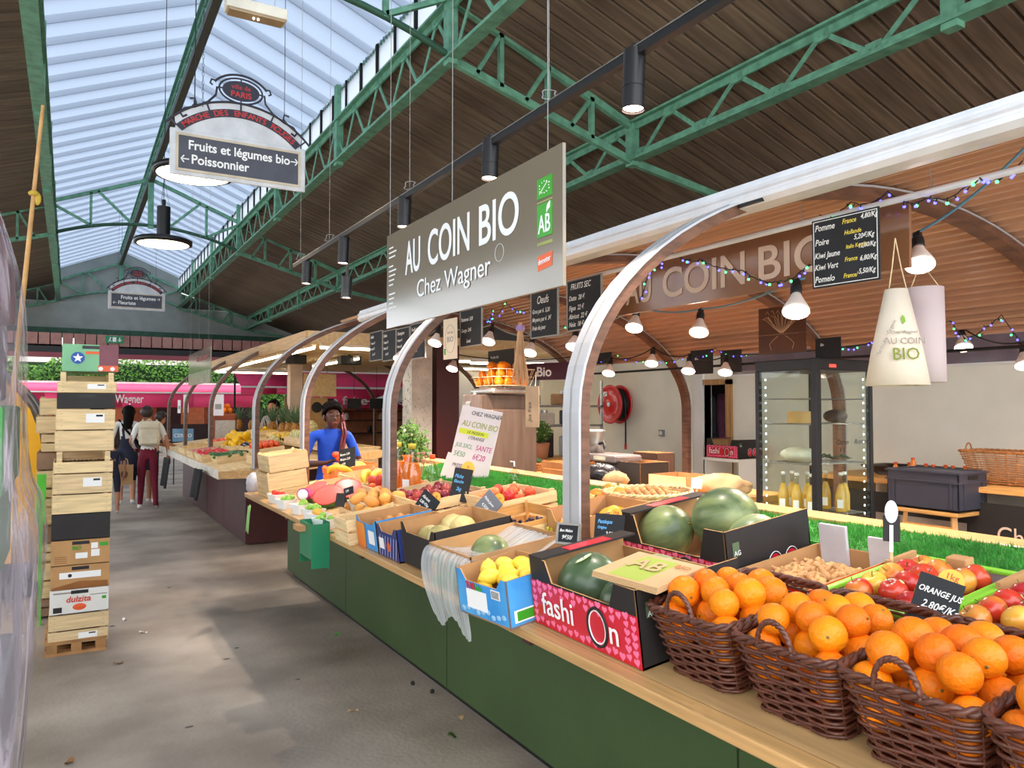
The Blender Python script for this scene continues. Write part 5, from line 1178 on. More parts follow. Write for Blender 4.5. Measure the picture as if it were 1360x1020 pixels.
t = thing('salad_bag', 'clear bag of pale salad leaves on the middle fridge shelf', 'bag', (FX0+.18,FY0+.28,1.225)); q = B(); q.ball((0,0,.05),(.12,.14,.055),18,10,0,None,lambda a,p: 1+.1*math.sin(7*a+3*p)); q.build('bag', mat('pale_salad',(196,204,186),.5,var=.2), t)
t = thing('herb_bunch', 'bundle of dark green herbs on the middle fridge shelf by the door corner', 'herbs', (FX0+.48,FY0+.22,1.225)); R = random.Random(2)
for i in range(24): q = B(); a = R.uniform(0,6.28); q.tube([(0,0,.01),(.06*math.cos(a),.07*math.sin(a),.03+.02*R.random()),(.11*math.cos(a),.13*math.sin(a),.02)],[.003,.006,.002],5); q.build('sprig', mat('herb_green',(70,86,60),.6,var=.3), t)
q = B(); FM = frame((FX0+.0,FY0-.001,0),(1,0,0),(0,0,1)); tt = bpy.data.objects['glass_fridge']
text('Citron', .05, card_dk, tt, M=Matrix.Translation((.20,-.004,1.36)) @ Matrix.Rotation(PI/2,4,'X'), shear=.3); text('6 €', .04, card_dk, tt, M=Matrix.Translation((.24,-.004,1.31)) @ Matrix.Rotation(PI/2,4,'X'), shear=.3)
text('Romarin', .05, card_dk, tt, M=Matrix.Translation((.40,-.004,1.36)) @ Matrix.Rotation(PI/2,4,'X'), shear=.3)

# prep bench behind the turf with crates and machines
bn_ = thing('prep_bench', 'long wooden prep bench behind the turf strip', 'bench', (4.1,4.15,0)); q = B(); q.box((0,0,.88),(.9,4.2,.93)); q.build('bench_top', woodt, bn_, bevel=.004)
for y in (.02,1.4,2.8,4.1): q = B(); q.box((.02,y,0),(.88,y+.05,.88)); q.build('support', woodt, bn_)
for i in range(4): q = B(); q.box((.0,.1+i*1.03,.45),(.02,1.08+i*1.03,.86)); q.build('drawer_front', mat('drawer_oak',(186,128,70),.5,var=.2,scale=5,stretch=(5,.6,5)), bn_)
def on_bench(u, z=.93, X=4.5): 
    p = atX(u, 600, X); return (X, p.y, z)
def M_at(p, rz=0): return Matrix.Translation(p) @ Matrix.Rotation(rz,4,'Z')
open_box('dark_box', 'long black cardboard box on the prep bench, left of the wooden post', M_at(on_bench(842),.05), .35, .55, .20, card_dk)
open_box('dark_box', 'brownish black box with orange fruit behind the long black box', M_at(on_bench(868,X=4.85)), .22, .34, .26, mat('brown_black_card',(70,46,34),.7))
open_box('wood_box', 'pale open plywood box with folded paper on the bench', M_at(on_bench(905),.1), .36, .42, .12, ply)
t = thing('paper_heap', 'crumpled brown paper sack lying on the bench beside the fridge', 'paper sack', on_bench(958,X=4.45)); q = B(); q.ball((0,0,.075),(.17,.24,.085),22,14,0,None,lambda a,p: 1+.12*math.sin(5*a+4*p)+.07*math.sin(9*a-3*p)); q.build('sack', kraft, t)
p = atX(982,658,4.3); t = thing('white_bucket', 'white plastic bucket with wire handle left of the glass fridge', 'bucket', (4.25,4.08,.62)); q = B(); q.lathe([(0,0),(.12,0),(.14,.23),(.15,.235),(.15,.25),(.13,.25),(.11,.01)],28); q.build('body', white, t); q = B(); q.tube([(-.15*math.cos(a)*.0-.15+.0*a,.14*math.cos(a),.22-.07*math.sin(a)) for a in [PI*i/14 for i in range(15)]],.003,5); q.build('handle', cabk, t)
t = thing('bucket_stand', 'low brown box under the white bucket', 'box', (4.25,4.0,0)); q = B(); q.box((-.18,-.1,0),(.18,.12,.612)); q.build('carcass', woodt, t, bevel=.005); q = B(); q.box((-.186,-.08,.05),(-.18,.1,.58)); q.build('front_board', oakd, t)
pc = atX(981,600,7.0); fashion('small looking red heart-patterned box near the doorway, printed fashion', M_at((6.9,pc.y,1.02)), .36, .5, .22, .15, 7)
t = thing('side_shelf', 'narrow white shelf unit carrying the far heart-patterned box', 'shelf', (6.9,pc.y,0)); q = B(); q.box((-.2,-.3,.98),(.28,.3,1.015)); q.build('shelf_board', white, t)
for y in (-.28,.26): q = B(); q.box((-.18,y,0),(.26,y+.02,.98)); q.build('side_panel', white, t)
# slicer / scale in front of the reel
t = thing('market_scale', 'grey counter scale with a sloping top below the hose reel', 'scale', on_bench(812,X=4.45)); gsc = mat('scale_grey',(104,96,96),.4)
q = B(); q.box((-.16,-.26,.18),(.16,.26,.25)); q.build('platform', gsc, t, bevel=.02); q = B(); q.box((-.12,-.1,0),(.12,.1,.18)); q.build('pedestal', black, t, bevel=.01); q = B(); q.box((-.165,-.12,.2),(-.16,.06,.235)); q.build('display', mat('lcd',(170,176,160),.3), t)
t = thing('coffee_grinder', 'small metal grinder with a spout in front of the white wall', 'grinder', (4.45, on_bench(796)[1], 1.182)); q = B(); q.lathe([(0,0),(.09,0),(.07,.1),(.10,.2),(.1,.22),(0,.22)],18); q.build('hopper', steel, t); q = B(); q.tube([(0,-.05,.08),(0,-.14,.1),(0,-.16,.04)],.016,7); q.build('spout', black, t)
t = thing('plastic_sacks', 'black and clear plastic sacks heaped under the scale', 'bag', on_bench(800,X=4.15)); q = B(); q.ball((0,0,.09),(.12,.2,.09),18,12,0,None,lambda a,p: 1+.15*math.sin(6*a+5*p)); q.build('sack', mat('black_plastic',(36,36,40),.25,var=.2), t); q = B(); q.ball((-.02,-.22,.06),(.1,.12,.07),16,10,0,None,lambda a,p: 1+.12*math.sin(6*a+4*p)); q.build('brown_sack', mat('jute',(170,134,92),.8,var=.2), t)
# juice press cabinet with wire basket of oranges
px = 3.65; t = thing('orange_press', 'tall brownish steel orange juicing machine behind the leaning price sheet', 'juicer', (3.55,6.35,0)); bs = mat('bronze_steel', (112,92,80), .34, .5, var=.15, scale=6, stretch=(3,3,.4)); 
q = B(); q.box((-.26,-.12,.0),(.26,.26,1.74)); q.build('cabinet', bs, t, bevel=.012); q = B(); q.box((-.24,-.3,.0),(.24,-.125,1.60)); q.build('side_cabinet', bs, t, bevel=.01); q = B(); q.box((-.2,-.24,1.745),(.2,.22,1.80)); q.build('hood', steel, t, bevel=.02)
for i in range(5): q = B(); q.tube([(-.27,.22-.035*i,.3),(-.27,.22-.035*i,1.5),(-.268,.17-.02*i,1.66),(-.2,.12-.01*i,1.76)],.006,5); q.build('pipe', steel, t)
q = B(); q.box((-.246,-.27,.75),(-.24,-.14,1.15)); q.build('panel', mat('control_panel',(110,96,92),.4), t)
for i in range(8):
    for y in (-.22,-.16): q = B(); q.box((-.25,y-.018,.78+i*.045),(-.244,y+.018,.79+i*.045)); q.build('switch', whitep, t)
q = B(); q.box((-.268,-.11,1.18),(-.262,.13,1.30)); q.build('red_sticker', mat('red_sticker',(200,60,50),.5), t); q = B(); q.cyl((-.262,-.16,1.29),(-.275,-.16,1.29),.02,n=12); q.build('yellow_knob', mat('knob_yellow',(240,190,60),.4), t)
for y in (.02,.14): q = B(); q.box((-.268,y-.02,.98),(-.262,y+.02,1.08)); q.build('black_clip', black, t)
q = B(); q.lathe([(.0,1.35),(.13,1.35),(.13,1.36),(0,1.36)],4)
t = thing('wire_basket', 'wire basket of oranges on top of the juicing machine', 'basket', (3.55,6.3,1.802)); q = B()
for z, k in ((.02,.85),(.10,1),(.17,1.08)): q.tube([(x*.21*k,y*.27*k,z) for x,y in rrect(1,1,.3)],.004,5,closed=True)
for x, y in resample(rrect(1,1,.3), 22): q.tube([(x*.21*.85,y*.27*.85,.02),(x*.21*1.08,y*.27*1.08,.17)],.0025,4)
q.build('wires', rope, t); R = random.Random(4)
for p in pack(.36,.48,.045,.012,3,.02,seed=3): orange(Vector((3.55,6.3,1.80))+Vector(p[:3]), R, 'orange in the wire basket on top of the juicing machine', 'oranges on the juicing machine', 1.14)
# hanging card, straw bundle, Bio sign
t = thing('card_sign', 'grey-brown card price sign hanging beside the wire basket', 'sign'); setM(t, frame(atz(707,540,6.1),(.35,-1,0),(0,0,1))); q = B(); q.box((-.07,-.165,-.002),(.07,.165,.002)); q.build('card', mat('grey_kraft',(176,154,130),.8), t); text('Jus frais', .05, card_dk, t, -.01, -.12, .003, rot=PI/2, shear=.2); q = B(); q.tube([(-.03,.16,0),(.0,.28,-.05),(.03,.16,0)],.003,5); q.build('string', rope, t)
t = thing('straw_bundle', 'bundle of dried straw hanging upside down above the juicing machine', 'straw', atz(691,432,5.6)); R = random.Random(1); q = B()
for i in range(60): a = R.uniform(0,6.28); s_ = R.uniform(.02,.075); q.tube([(.012*math.cos(a),.012*math.sin(a),.02),(s_*.5*math.cos(a),s_*.5*math.sin(a),-.2),(s_*math.cos(a),s_*math.sin(a),-R.uniform(.32,.46))],.0035,4)
o = q.build('stalks', mat('straw',(210,170,130),.8,var=.2), t); o['kind'] = 'stuff'; q = B(); q.lathe([(.03,-.04),(.034,-.02),(.03,0)],12); q.build('tie', mat('lilac_tie',(150,130,190),.6), t)
t = thing('hanging_sign', 'dark maroon sign reading Bio behind the juicing machine', 'sign'); setM(t, frame(atz(733,493,8.0),(.5,-1,0),(0,0,1))); q = B(); q.box((-.32,-.09,-.02),(.30,.09,0)); q.build('panel', mat('bio_maroon',(76,34,48),.5), t); text('Bio', .14, whitep, t, -.19, -.05, .002, bold=.003)
# juice bottles, leaning sheet and small goods on the far half of the counter
t = thing('price_sheet', 'tall white hand-lettered juice price sheet leaning by the machine', 'sign'); setM(t, frame(atz(628,597,5.6),(.72,-1,0),(.25,-.05,1)) @ Matrix.Rotation(-.17,4,'Z')); wm_ = mat('board_white',(226,214,214),.6,var=.03); q = B(); q.box((-.17,-.31,-.006),(.17,.31,0)); q.build('sheet', wm_, t, bevel=.002)
yl = mat('marker_yellow',(214,222,60),.6,var=0); mg = mat('marker_magenta',(196,50,130),.6,var=0); mgn = mat('marker_green',(70,150,90),.6,var=0); mk = mat('marker_black',(60,56,60),.6,var=0)
q = B(); q.box((-.15,.10,.0005),(.10,.14,.001)); q.build('yellow_stroke', yl, t)
for s_, x, y, h_, m in (('CHEZ WAGNER',-.08,.25,.045,mk),('AU COIN BIO',-.14,.16,.062,mat('marker_olive',(150,160,30),.6,var=0)),('DE PRESSION',-.08,.11,.03,mk),("L'ORANGE",-.06,.07,.035,mk),('JUS 33CL',-.15,0,.045,mgn),('SANTE',.02,0,.055,mg),('5€50',-.15,-.07,.055,mgn),('6€20',.01,-.07,.06,mg),('PRESSION 1L',-.14,-.15,.04,mk),('5 € /L',-.02,-.21,.04,mk)): text(s_, h_, m, t, x, y, .0012, xs=.8, shear=.15)
t = thing('price_sheet', 'second white sheet standing low behind the first price sheet', 'sign'); setM(t, frame(atz(597,632,5.75),(.72,-1,0),(.3,0,1)) @ Matrix.Rotation(-.25,4,'Z')); q = B(); q.box((-.08,-.17,-.004),(.10,.17,0)); q.build('sheet', wm_, t); text('JUS', .05, mk, t, -.02, -.1, .001)
q = B(); q.lathe([(0,0),(.042,.0),(.045,.012),(.045,.15),(.034,.19),(.034,.195),(0,.195)],18); BB = q.mesh('juice', ojm); q = B(); q.lathe([(.0455,.02),(.0455,.15),(.035,.19),(.02,.23),(.016,.26),(.018,.265)],18); BG = q.mesh('glass', gcl); q = B(); q.lathe([(.019,.262),(.019,.285),(0,.287)],12); BC = q.mesh('cap', mat('cap_yellow',(206,186,60),.4,var=0)); q = B(); q.box((-.0465,-.02,.05),(-.0455,.02,.12)); BL = q.mesh('label', whitep)
for u, v, lab in ((528,655,'tall bottle of orange juice nearest the pale arch'),(547,655,'tall bottle of orange juice beside the small green bottle')):
    o = put('juice_bottle', BB); pp0 = atX(u,v,1.9); o.location = (1.9,pp0.y,zS(1.9)); o.scale = (1.35,1.35,1.35); tag(o, lab, 'bottle'); put('glass', BG, o); put('cap', BC, o); put('label', BL, o, rot=(0,0,.5))
p = onS(574,652,.01); t = thing('glass_bottle', 'empty clear bottle with a red-orange cap beside the melon slice', 'bottle', p); q = B(); q.lathe([(0,0),(.045,.0),(.045,.15),(.02,.2),(.018,.225)],18); q.build('glass', gcl, t); q = B(); q.lathe([(.021,.22),(.021,.25),(0,.25)],12); q.build('cap', capm, t); q = B(); q.lathe([(0,.002),(.043,.002),(.043,.03),(0,.03)],16); q.build('juice', ojm, t)
p = onS(558,652,.01); t = thing('flower_bottle', 'small dark green bottle holding dried pink flowers', 'bottle', p); q = B(); q.lathe([(0,0),(.03,0),(.03,.07),(.014,.09),(.014,.1)],14); q.build('glass', mat('green_glass',(50,62,40),.2,var=0), t); R = random.Random(3)
for i in range(14): q = B(); a = R.uniform(0,6.28); s_ = R.uniform(.02,.07); z = R.uniform(.18,.27); q.tube([(0,0,.08),(s_*math.cos(a),s_*math.sin(a),z)],.0015,4); q.ball((s_*math.cos(a),s_*math.sin(a),z),.010,7,5); q.build('flower', mat('dried_pink',(206,150,130),.8,var=.2), t)
p = onS(541,640,.06); t = thing('orange_vase', 'orange translucent funnel-shaped carafe behind the juice bottles', 'carafe', p); q = B(); q.lathe([(0,0),(.02,0),(.024,.1),(.03,.17),(.042,.19),(.038,.19),(.026,.17),(0,.02)],16); q.build('body', mat('orange_glass',(252,120,30),.2,var=0), t)
flesh = mat('melon_flesh', (238,92,84), .4, var=.1, scale=12, rnd=.05); rind = mat('melon_rind_slice', (70,110,50), .4, var=.3, scale=6)
def wedge(label, p, r, ang, rot, name='melon_slice', group=None):
    t = thing(name, label, 'melon slice', p, rot=rot, group=group); q = B(); V = [(0,-.03,0),(0,.03,0)]; n = 12
    for i in range(n+1): a = -ang/2+ang*i/n; V += [(r*.9*math.sin(a),-.025,r*.9*math.cos(a)-r*.0),(r*.9*math.sin(a),.025,r*.9*math.cos(a))]
    q.add(V, [tuple([0]+[2+2*i for i in range(n+1)]), tuple([1]+[3+2*i for i in reversed(range(n+1))]), (0,1,3,2), (0,2+2*n,3+2*n,1)]); q.build('flesh', flesh, t)
    q = B(); q.tube([(r*.95*math.sin(-ang/2+ang*i/n),0,r*.95*math.cos(-ang/2+ang*i/n)) for i in range(n+1)],.03,6,M=Matrix.Diagonal((1,.9,1,1))); q.build('rind', rind, t); return t
wedge('pink melon slice standing next to the dark green bottle', onS(576,652,.10), .11, 1.5, (0,2.3,-.9))
# bananas
ban = mat('banana_skin', (240,204,70), .45, scale=4, col2=(226,184,50), rnd=.06); tip = mat('banana_tip', (80,60,30), .7, var=0)
def bananas(label, p, n, rz, s=1):
    t = thing('banana_bunch', label, 'bananas', p, rz); 
    for i in range(n):
        q = B(); f = (i-(n-1)/2)*.035; P = [Vector((-.09*math.cos(a)*1.0+.0, f*(1+.9*math.sin(a)), .10*math.sin(a)*.55+.02)) for a in [PI*(.02+.88*k/10) for k in range(11)]]; q.tube([v*s for v in P],[s*x for x in [.006,.013,.017,.019,.02,.02,.02,.019,.016,.011,.005]],8); b_ = q.build('banana', ban, t)
    q = B(); q.tube([(-.088*s,0,.02*s),(-.11*s,0,.04*s)],[.016*s,.010*s],7); q.build('stem', tip, t); return t
bananas('bunch of ripe yellow bananas in front of the white-chalk slate', onS(462,634,.05), 5, -.8, 1.25)
bananas('bunch of bananas half hidden by the pale arch', onS(500,645,.05), 3, .9, 1.25)
mango = mat('mango_skin', (226,120,60), .4, scale=3, col2=(196,60,50), rnd=.15); q = B(); q.ball((0,0,0),(.035,.03,.05),14,10); MG_ = q.mesh('mango', mango)
crate('low pale crate of red and orange mangoes beside the bananas', SM(1.95,4.95,0), .34, .44, .09)
scat(MG_, 'mango', 'mango', 'red and orange mango lying in the low pale crate by the bananas', 'mangoes in the low crate', SM(1.95,4.95,0), pack(.3,.4,.034,.03,2,.0,seed=3), seed=3, short='mango in the low crate')
onb = crate('pale wooden crate end on the counter edge, right of the green bin', SM(1.40,3.86,0), .34, .22, .13)
crate('flat wooden tray of papayas and yellow fruit behind the green bin', SM(1.62,4.38,0), .34, .44, .06); pap = mat('papaya_skin', (226,150,80), .5, scale=3, col2=(236,180,90), rnd=.08); q = B(); q.ball((0,0,0),(.035,.035,.055),14,10,0,None,lambda a,p: 1-.15*math.cos(p)); PA = q.mesh('papaya', pap)
scat(PA, 'papaya', 'papaya', 'small orange-brown papaya in the flat tray behind the green bin', 'papayas in the flat tray', SM(1.62,4.38,0), pack(.3,.4,.04,.02,2,.0,seed=6), seed=6, rx=1.4, short='papaya in the flat tray')
# white punnets with cut fruit along the edge
def punnet(label, p, m, kind, s=1):
    t = thing('fruit_punnet', label, 'punnet', p, rz=.3); q = B(); a = rrect(1,1,.3,3); k = len(a); V = []
    for sc_, z in ((.04,.0),(.055,.065),(.052,.065),(.038,.004)): V += [(x*sc_,y*sc_*1.25,z) for x,y in a]
    q.add(V, [(l*k+i,l*k+(i+1)%k,(l+1)*k+(i+1)%k,(l+1)*k+i) for l in range(3) for i in range(k)]+[tuple(reversed(range(3*k,4*k)))],0,False); q.build('carton', whitep, t); R = random.Random(int(p[1]*100))
    for i in range(7): q = B(); q.ball((R.uniform(-.03,.03),R.uniform(-.04,.04),.06+R.uniform(0,.02)),(.02,.02,.018),10,7); q.build('fruit_piece', m, t)
    return t
lg2 = mat('lime_fruit', (150,196,80), .4, var=.15); straw = mat('tomato_red', (222,58,40), .3, var=.1, rnd=.08); yf = mat('yellow_fruit',(240,180,70),.4,var=.1)
for i, (u, v, m, lab) in enumerate([(361,668,straw,'white punnet of small red tomatoes at the far front corner of the counter'),(372,676,lg2,'white punnet of green fruit pieces next to the tomatoes'),(392,683,lg2,'white punnet with green pieces below the big pink melon cuts'),(408,690,lg2,'white punnet of kiwi pieces beside the orange pieces'),(415,697,yf,'white punnet of orange melon pieces'),(422,704,lg2,'white punnet of lime coloured pieces nearest the green bin')]):
    punnet(lab, onS(u,v,.0)+Vector((.04,0,.0)), m, i)
t = punnet('long white tray of pale green fruit right behind the green bin', onS(485,679,.03), lg2, 9); t.scale = (1.3,1.6,1)
for i, (x, y, rz, lab) in enumerate([(1.5,5.35,0,'large pink watermelon half, cut face up, behind the punnets'),(1.5,5.02,.4,'pink watermelon half nearest the green bin'),(1.68,5.15,.8,'pink watermelon half behind the other two')]):
    t = thing('melon_half', lab, 'melon slice', (x,y,zS(x)+.085), rot=(.25,-.55,rz)); q = B(); P = [[(.105*math.sin(p)*math.cos(a),.105*math.sin(p)*math.sin(a),-.105*math.cos(p)*.8) for a in [2*PI*j/22 for j in range(23)]] for p in [PI/2*k/7 for k in range(8)]]; q.grid(P); q.build('rind', rind, t); q = B(); q.lathe([(0,.006),(.09,.004),(.104,.0)],22); q.build('flesh', flesh, t)
# upturned crates at the far end, roll of bags
for i, (x, y, z, lab) in enumerate([(1.47,6.14,.05,'lower of two pale crates stacked at the far end of the fruit counter'),(1.48,6.15,.185,'upper of two pale crates stacked at the far end of the fruit counter')]):
    crate(lab, SM(x,y,z), .30, .40, .13, slats=1)
crate('short pale crate leaning behind the pink melon halves', SM(1.95,5.55,0), .3, .36, .12)
for k in range(3): 
    if k == 0: t = thing('board_stack', 'stack of thin wooden boards under the two end crates', 'boards', (1.47,6.12,zS(1.47)), rot=(0,-SL,0))
    q = B(); q.box((-.15,-.2,k*.017),(.15,.2,k*.017+.014)); q.build('board', pine, t)
t = thing('bag_roll', 'shiny magenta roll of bags lying beside the end crates', 'roll', onS(409,657,.06), rot=(1.45,0,-.5)); q = B(); q.cyl((0,0,-.15),(0,0,.15),.042,n=24); q.build('film_roll', mat('magenta_film',(176,50,140),.25,var=.1,coat=.4), t); q = B(); q.lathe([(.02,.151),(.036,.151),(.036,.153),(.02,.153)],18); q.build('card_core', whitep, t)
t = thing('plastic_bag', 'crumpled clear bag hanging from the far end crate', 'plastic bag', onS(339,652,.0)+Vector((-.0,.05,.0))); q = B(); q.ball((0,0,.05),(.06,.1,.09),18,12,0,None,lambda a,p: 1+.14*math.sin(6*a+4*p)); q.build('film', mat('milky_film',(206,204,214),.3,var=.1), t)
t = thing('green_bag', 'pale green bag scrap hanging off the far counter corner', 'plastic bag', onS(343,668,0)+Vector((-.06,.02,-.02))); q = B(); q.grid([[(0,.03*i-.05+.02*k,-.05*k+.012*math.sin(i*2+k)) for i in range(4)] for k in range(5)]); q.build('film', mat('green_film',(150,206,120),.4,var=.2), t, solid=.004)
# carrots crate and card in front of the woman
crate('crate of orange carrots with an orange board beside the woman in blue', SM(1.98,6.0,.02), .34, .36, .12, m=mat('orange_card_board',(226,140,84),.7))
car = mat('carrot_skin', (240,130,44), .5, var=.12, rnd=.08); q = B(); q.tube([(-.09,0,0),(-.06,0,0),(.02,.004,0),(.09,0,0)],[.016,.017,.012,.003],8); CA = q.mesh('carrot', car)
R = random.Random(2)
for i in range(16): o = put('carrot', CA, loc=SM(1.98,6.0,.02) @ Vector((R.uniform(-.05,.05),-.14+.018*i,.07+.02*(i%3))), rot=(0,R.uniform(-.2,.2),R.uniform(-.3,.3))); tag(o, 'orange carrot lying in the orange-sided crate', 'carrot', 'carrots in the orange crate')
crate('small crate of pale goods between carrots and bananas', SM(1.72,5.55,0), .24, .24, .10)
# green hanging bin
gb = mat('bin_green', (28,128,88), .4, var=.08); p = Vector((1.25,4.28,.79)); t = thing('green_bin', 'dark green open metal bin hooked on the counter edge', 'bin', p)
for nm, a, b_ in (('front_plate',(-.10,-.13,.0),(-.094,.10,.19)),('back_plate',(-.002,-.14,-.06),(.0,.12,.20)),('side_plate',(-.10,-.135,-.05),(0,-.13,.19)),('side_plate',(-.10,.10,-.05),(0,.105,.19))): q = B(); q.box(a,b_); q.build(nm, gb, t)
q = B(); q.box((-.09,-.12,.134),(.03,.11,.139)); q.build('hook_strip', gb, t); q = B(); q.box((-.09,-.12,-.01),(-.03,.09,.03)); q.build('waste_peel', mat('peel_brown',(120,70,50),.8,var=.3), t); q = B(); q.box((-.14,-.02,.14),(-.10,.10,.17)); q.build('card_scrap', card, t)
# ============================================================ people
def figure(name, label, pos, rz, J, E, regions, mats, s=1, levels=2, group=None):
    """J: joint -> (x,y,z,rx,ry); E: edges; one continuous skinned body"""
    t = thing(name, label, 'person', pos, rz); t.scale = (s,s,s)
    ks = list(J); me = bpy.data.meshes.new('body'); me.from_pydata([J[k][:3] for k in ks], [(ks.index(a),ks.index(b_)) for a,b_ in E], [])
    o = bpy.data.objects.new('tmp', me); C.objects.link(o); o.modifiers.new('skin','SKIN')
    for i, k in enumerate(ks): me.skin_vertices[0].data[i].radius = (J[k][3], J[k][4] if len(J[k]) > 4 else J[k][3])
    me.skin_vertices[0].data[0].use_root = True
    o.modifiers['skin'].branch_smoothing = .6; m = o.modifiers.new('sub','SUBSURF'); m.levels = levels; m.render_levels = levels
    ev = bpy.data.meshes.new_from_object(o.evaluated_get(bpy.context.evaluated_depsgraph_get())); bpy.data.objects.remove(o); ev.name = 'body'
    ev.materials.clear()
    for mm in mats: ev.materials.append(mm)
    for p in ev.polygons: p.material_index = regions(p.center); p.use_smooth = True
    put('body', ev, t); return t
def skeleton(arms, legs=((.10,0,0),(.10,0,0)), head=(0,.02,0), lean=0, girth=1, fingers=False):
    """arms: (elbow, wrist, fingertip) per side; head offset; lean = forward lean of the chest"""
    J = {'pelvis':(0,0,.93,.145*girth,.105*girth),'waist':(0,lean*.3,1.07,.125*girth,.09*girth),'chest':(0,lean*.7,1.25,.15*girth,.105*girth),'upper':(0,lean*.9,1.37,.12,.08),
         'neck':(0,lean+head[1]*.4,1.445,.046,.046),'jaw':(head[0]*.6,lean+head[1]+.02,1.50+head[2],.062,.07),'skull':(head[0],lean+head[1],1.575+head[2],.078,.088),'crown':(head[0],lean+head[1]*.9-.01,1.635+head[2],.055,.065)}
    E = [('pelvis','waist'),('waist','chest'),('chest','upper'),('upper','neck'),('neck','jaw'),('jaw','skull'),('skull','crown')]
    for i, sd in ((0,-1),(1,1)):
        n = 'lr'[i]; el, wr, fi = arms[i]
        J['sh'+n] = (sd*.165, lean*.9, 1.36, .055); J['el'+n] = (*el,.038); J['wr'+n] = (*wr,.026); J['pa'+n] = (*[(w_+(f_-w_)*.5) for w_, f_ in zip(wr,fi)],.034,.018)
        E += [('upper','sh'+n),('sh'+n,'el'+n),('el'+n,'wr'+n),('wr'+n,'pa'+n)]
        W, Fi = Vector(wr), Vector(fi); d = (Fi-W).normalized(); side = d.cross(Vector((0,0,1))); side = side.normalized() if side.length > .1 else Vector((1,0,0))
        P0 = Vector(J['pa'+n][:3])
        for k in range(4):
            off = side*(-.024+.016*k); L = (.062,.07,.066,.052)[k]
            a = P0+off+d*.02; J[f'f{n}{k}a'] = (*a,.0085); b_ = a+d*L*.5+Vector((0,0,-.004)); J[f'f{n}{k}b'] = (*b_,.0075); c_ = b_+d*L*.4+Vector((0,0,-.014)); J[f'f{n}{k}c'] = (*c_,.006)
            E += [('pa'+n,f'f{n}{k}a'),(f'f{n}{k}a',f'f{n}{k}b'),(f'f{n}{k}b',f'f{n}{k}c')]
        a = W+d*.02-side*sd*(.03 if n == 'r' else .03); J['t'+n+'a'] = (*a,.010); b_ = a+d*.03-side*sd*.015; J['t'+n+'b'] = (*b_,.008); E += [('wr'+n,'t'+n+'a'),('t'+n+'a','t'+n+'b')]
        lx, ly, up = legs[i]
        J['hip'+n] = (sd*.085, 0, .87, .09*girth); J['kn'+n] = (sd*.095, ly*.5+up*.25, .50, .06); J['an'+n] = (sd*lx, ly, .10+up*.3, .042); J['he'+n] = (sd*lx, ly-.03, .05+up*.3, .04); J['to'+n] = (sd*(lx+.02), ly+.14, .04+up*.0, .036,.03)
        E += [('pelvis','hip'+n),('hip'+n,'kn'+n),('kn'+n,'an'+n),('an'+n,'he'+n),('he'+n,'to'+n)]
    return J, E
skinA = mat('skin_light', (206,150,120), .5, var=.05); skinB = mat('skin_deep', (88,54,42), .45, var=.08, scale=12); skinC = mat('skin_tan', (180,124,94), .5, var=.05)
wt = mat('white_cotton', (228,226,222), .85, var=.06, bump=.3, bscale=20); garnet = mat('garnet_cotton', (110,22,44), .85, var=.1, bump=.3, bscale=20); navyc = mat('navy_cotton', (34,36,56), .85, var=.1); blue_t = mat('blue_tee', (26,76,196), .8, var=.12, scale=8, bump=.4, bscale=14); shoe = mat('white_shoe', (226,222,216), .5, var=.05)
hair_d = mat('dark_hair', (18,13,12), .7, var=.1, scale=30, spec=.08); hair_b = mat('brown_hair', (48,32,26), .5, var=.3, scale=30); peach = mat('peach_top', (222,176,150), .8, var=.08); braid_m = mat('braid_red', (96,26,34), .5, var=.3, scale=40)
def hairball(t, c_, r_, m, cut=-.2, face=1):
    q = B(); P = []
    for i in range(12):
        p = PI*i/11*.78; row = []
        for j in range(25):
            a = 2*PI*j/24; lim = .42+.58*(.5-.5*math.sin(a)*face); pp = p*lim if math.sin(a)*face > -.3 else p
            row.append((c_[0]+r_[0]*math.sin(pp)*math.cos(a), c_[1]+r_[1]*math.sin(pp)*math.sin(a), c_[2]+r_[2]*math.cos(pp)+.004*math.sin(a*9)))
        P.append(row)
    q.grid(P); return q.build('hair', m, t, solid=.012)
def ears(t, c_, m): 
    for sd in (-1,1): q = B(); q.ball((c_[0]+sd*.082,c_[1]-.0,c_[2]-.02),(.01,.02,.03),8,6); q.build('ear', m, t)
def reg_walk(c_):   # tee, trousers, skin, shoes
    x, y, z = c_
    if z < .085: return 3
    if z < .98 and abs(x) < .21 and not (abs(x) > .19 and z > .7): return 1
    if abs(x) < .235 and .98 <= z < 1.42 or (abs(x) >= .165 and z > 1.2 and z < 1.43): return 0
    return 2
armsA = (((-.25,-.02,1.10),(-.20,.16,.98),(-.18,.26,.95)),((.27,-.03,1.10),(.30,.03,.86),(.30,.05,.74)))
J, E = skeleton(armsA, ((.11,.10,0),(.12,-.16,.25)), head=(-.03,.05,-.03), lean=.03)
pA = Vector((1.09,13.3,0)); tA = figure('person', 'person in white t-shirt and dark red trousers seen from behind, wearing a beige backpack', pA, -.1, J, E, reg_walk, [wt, garnet, skinC, shoe], .985)
hairball(tA, (-.03,.065,1.565), (.092,.105,.10), hair_b, face=1); ears(tA, (-.03,.07,1.56), skinC)
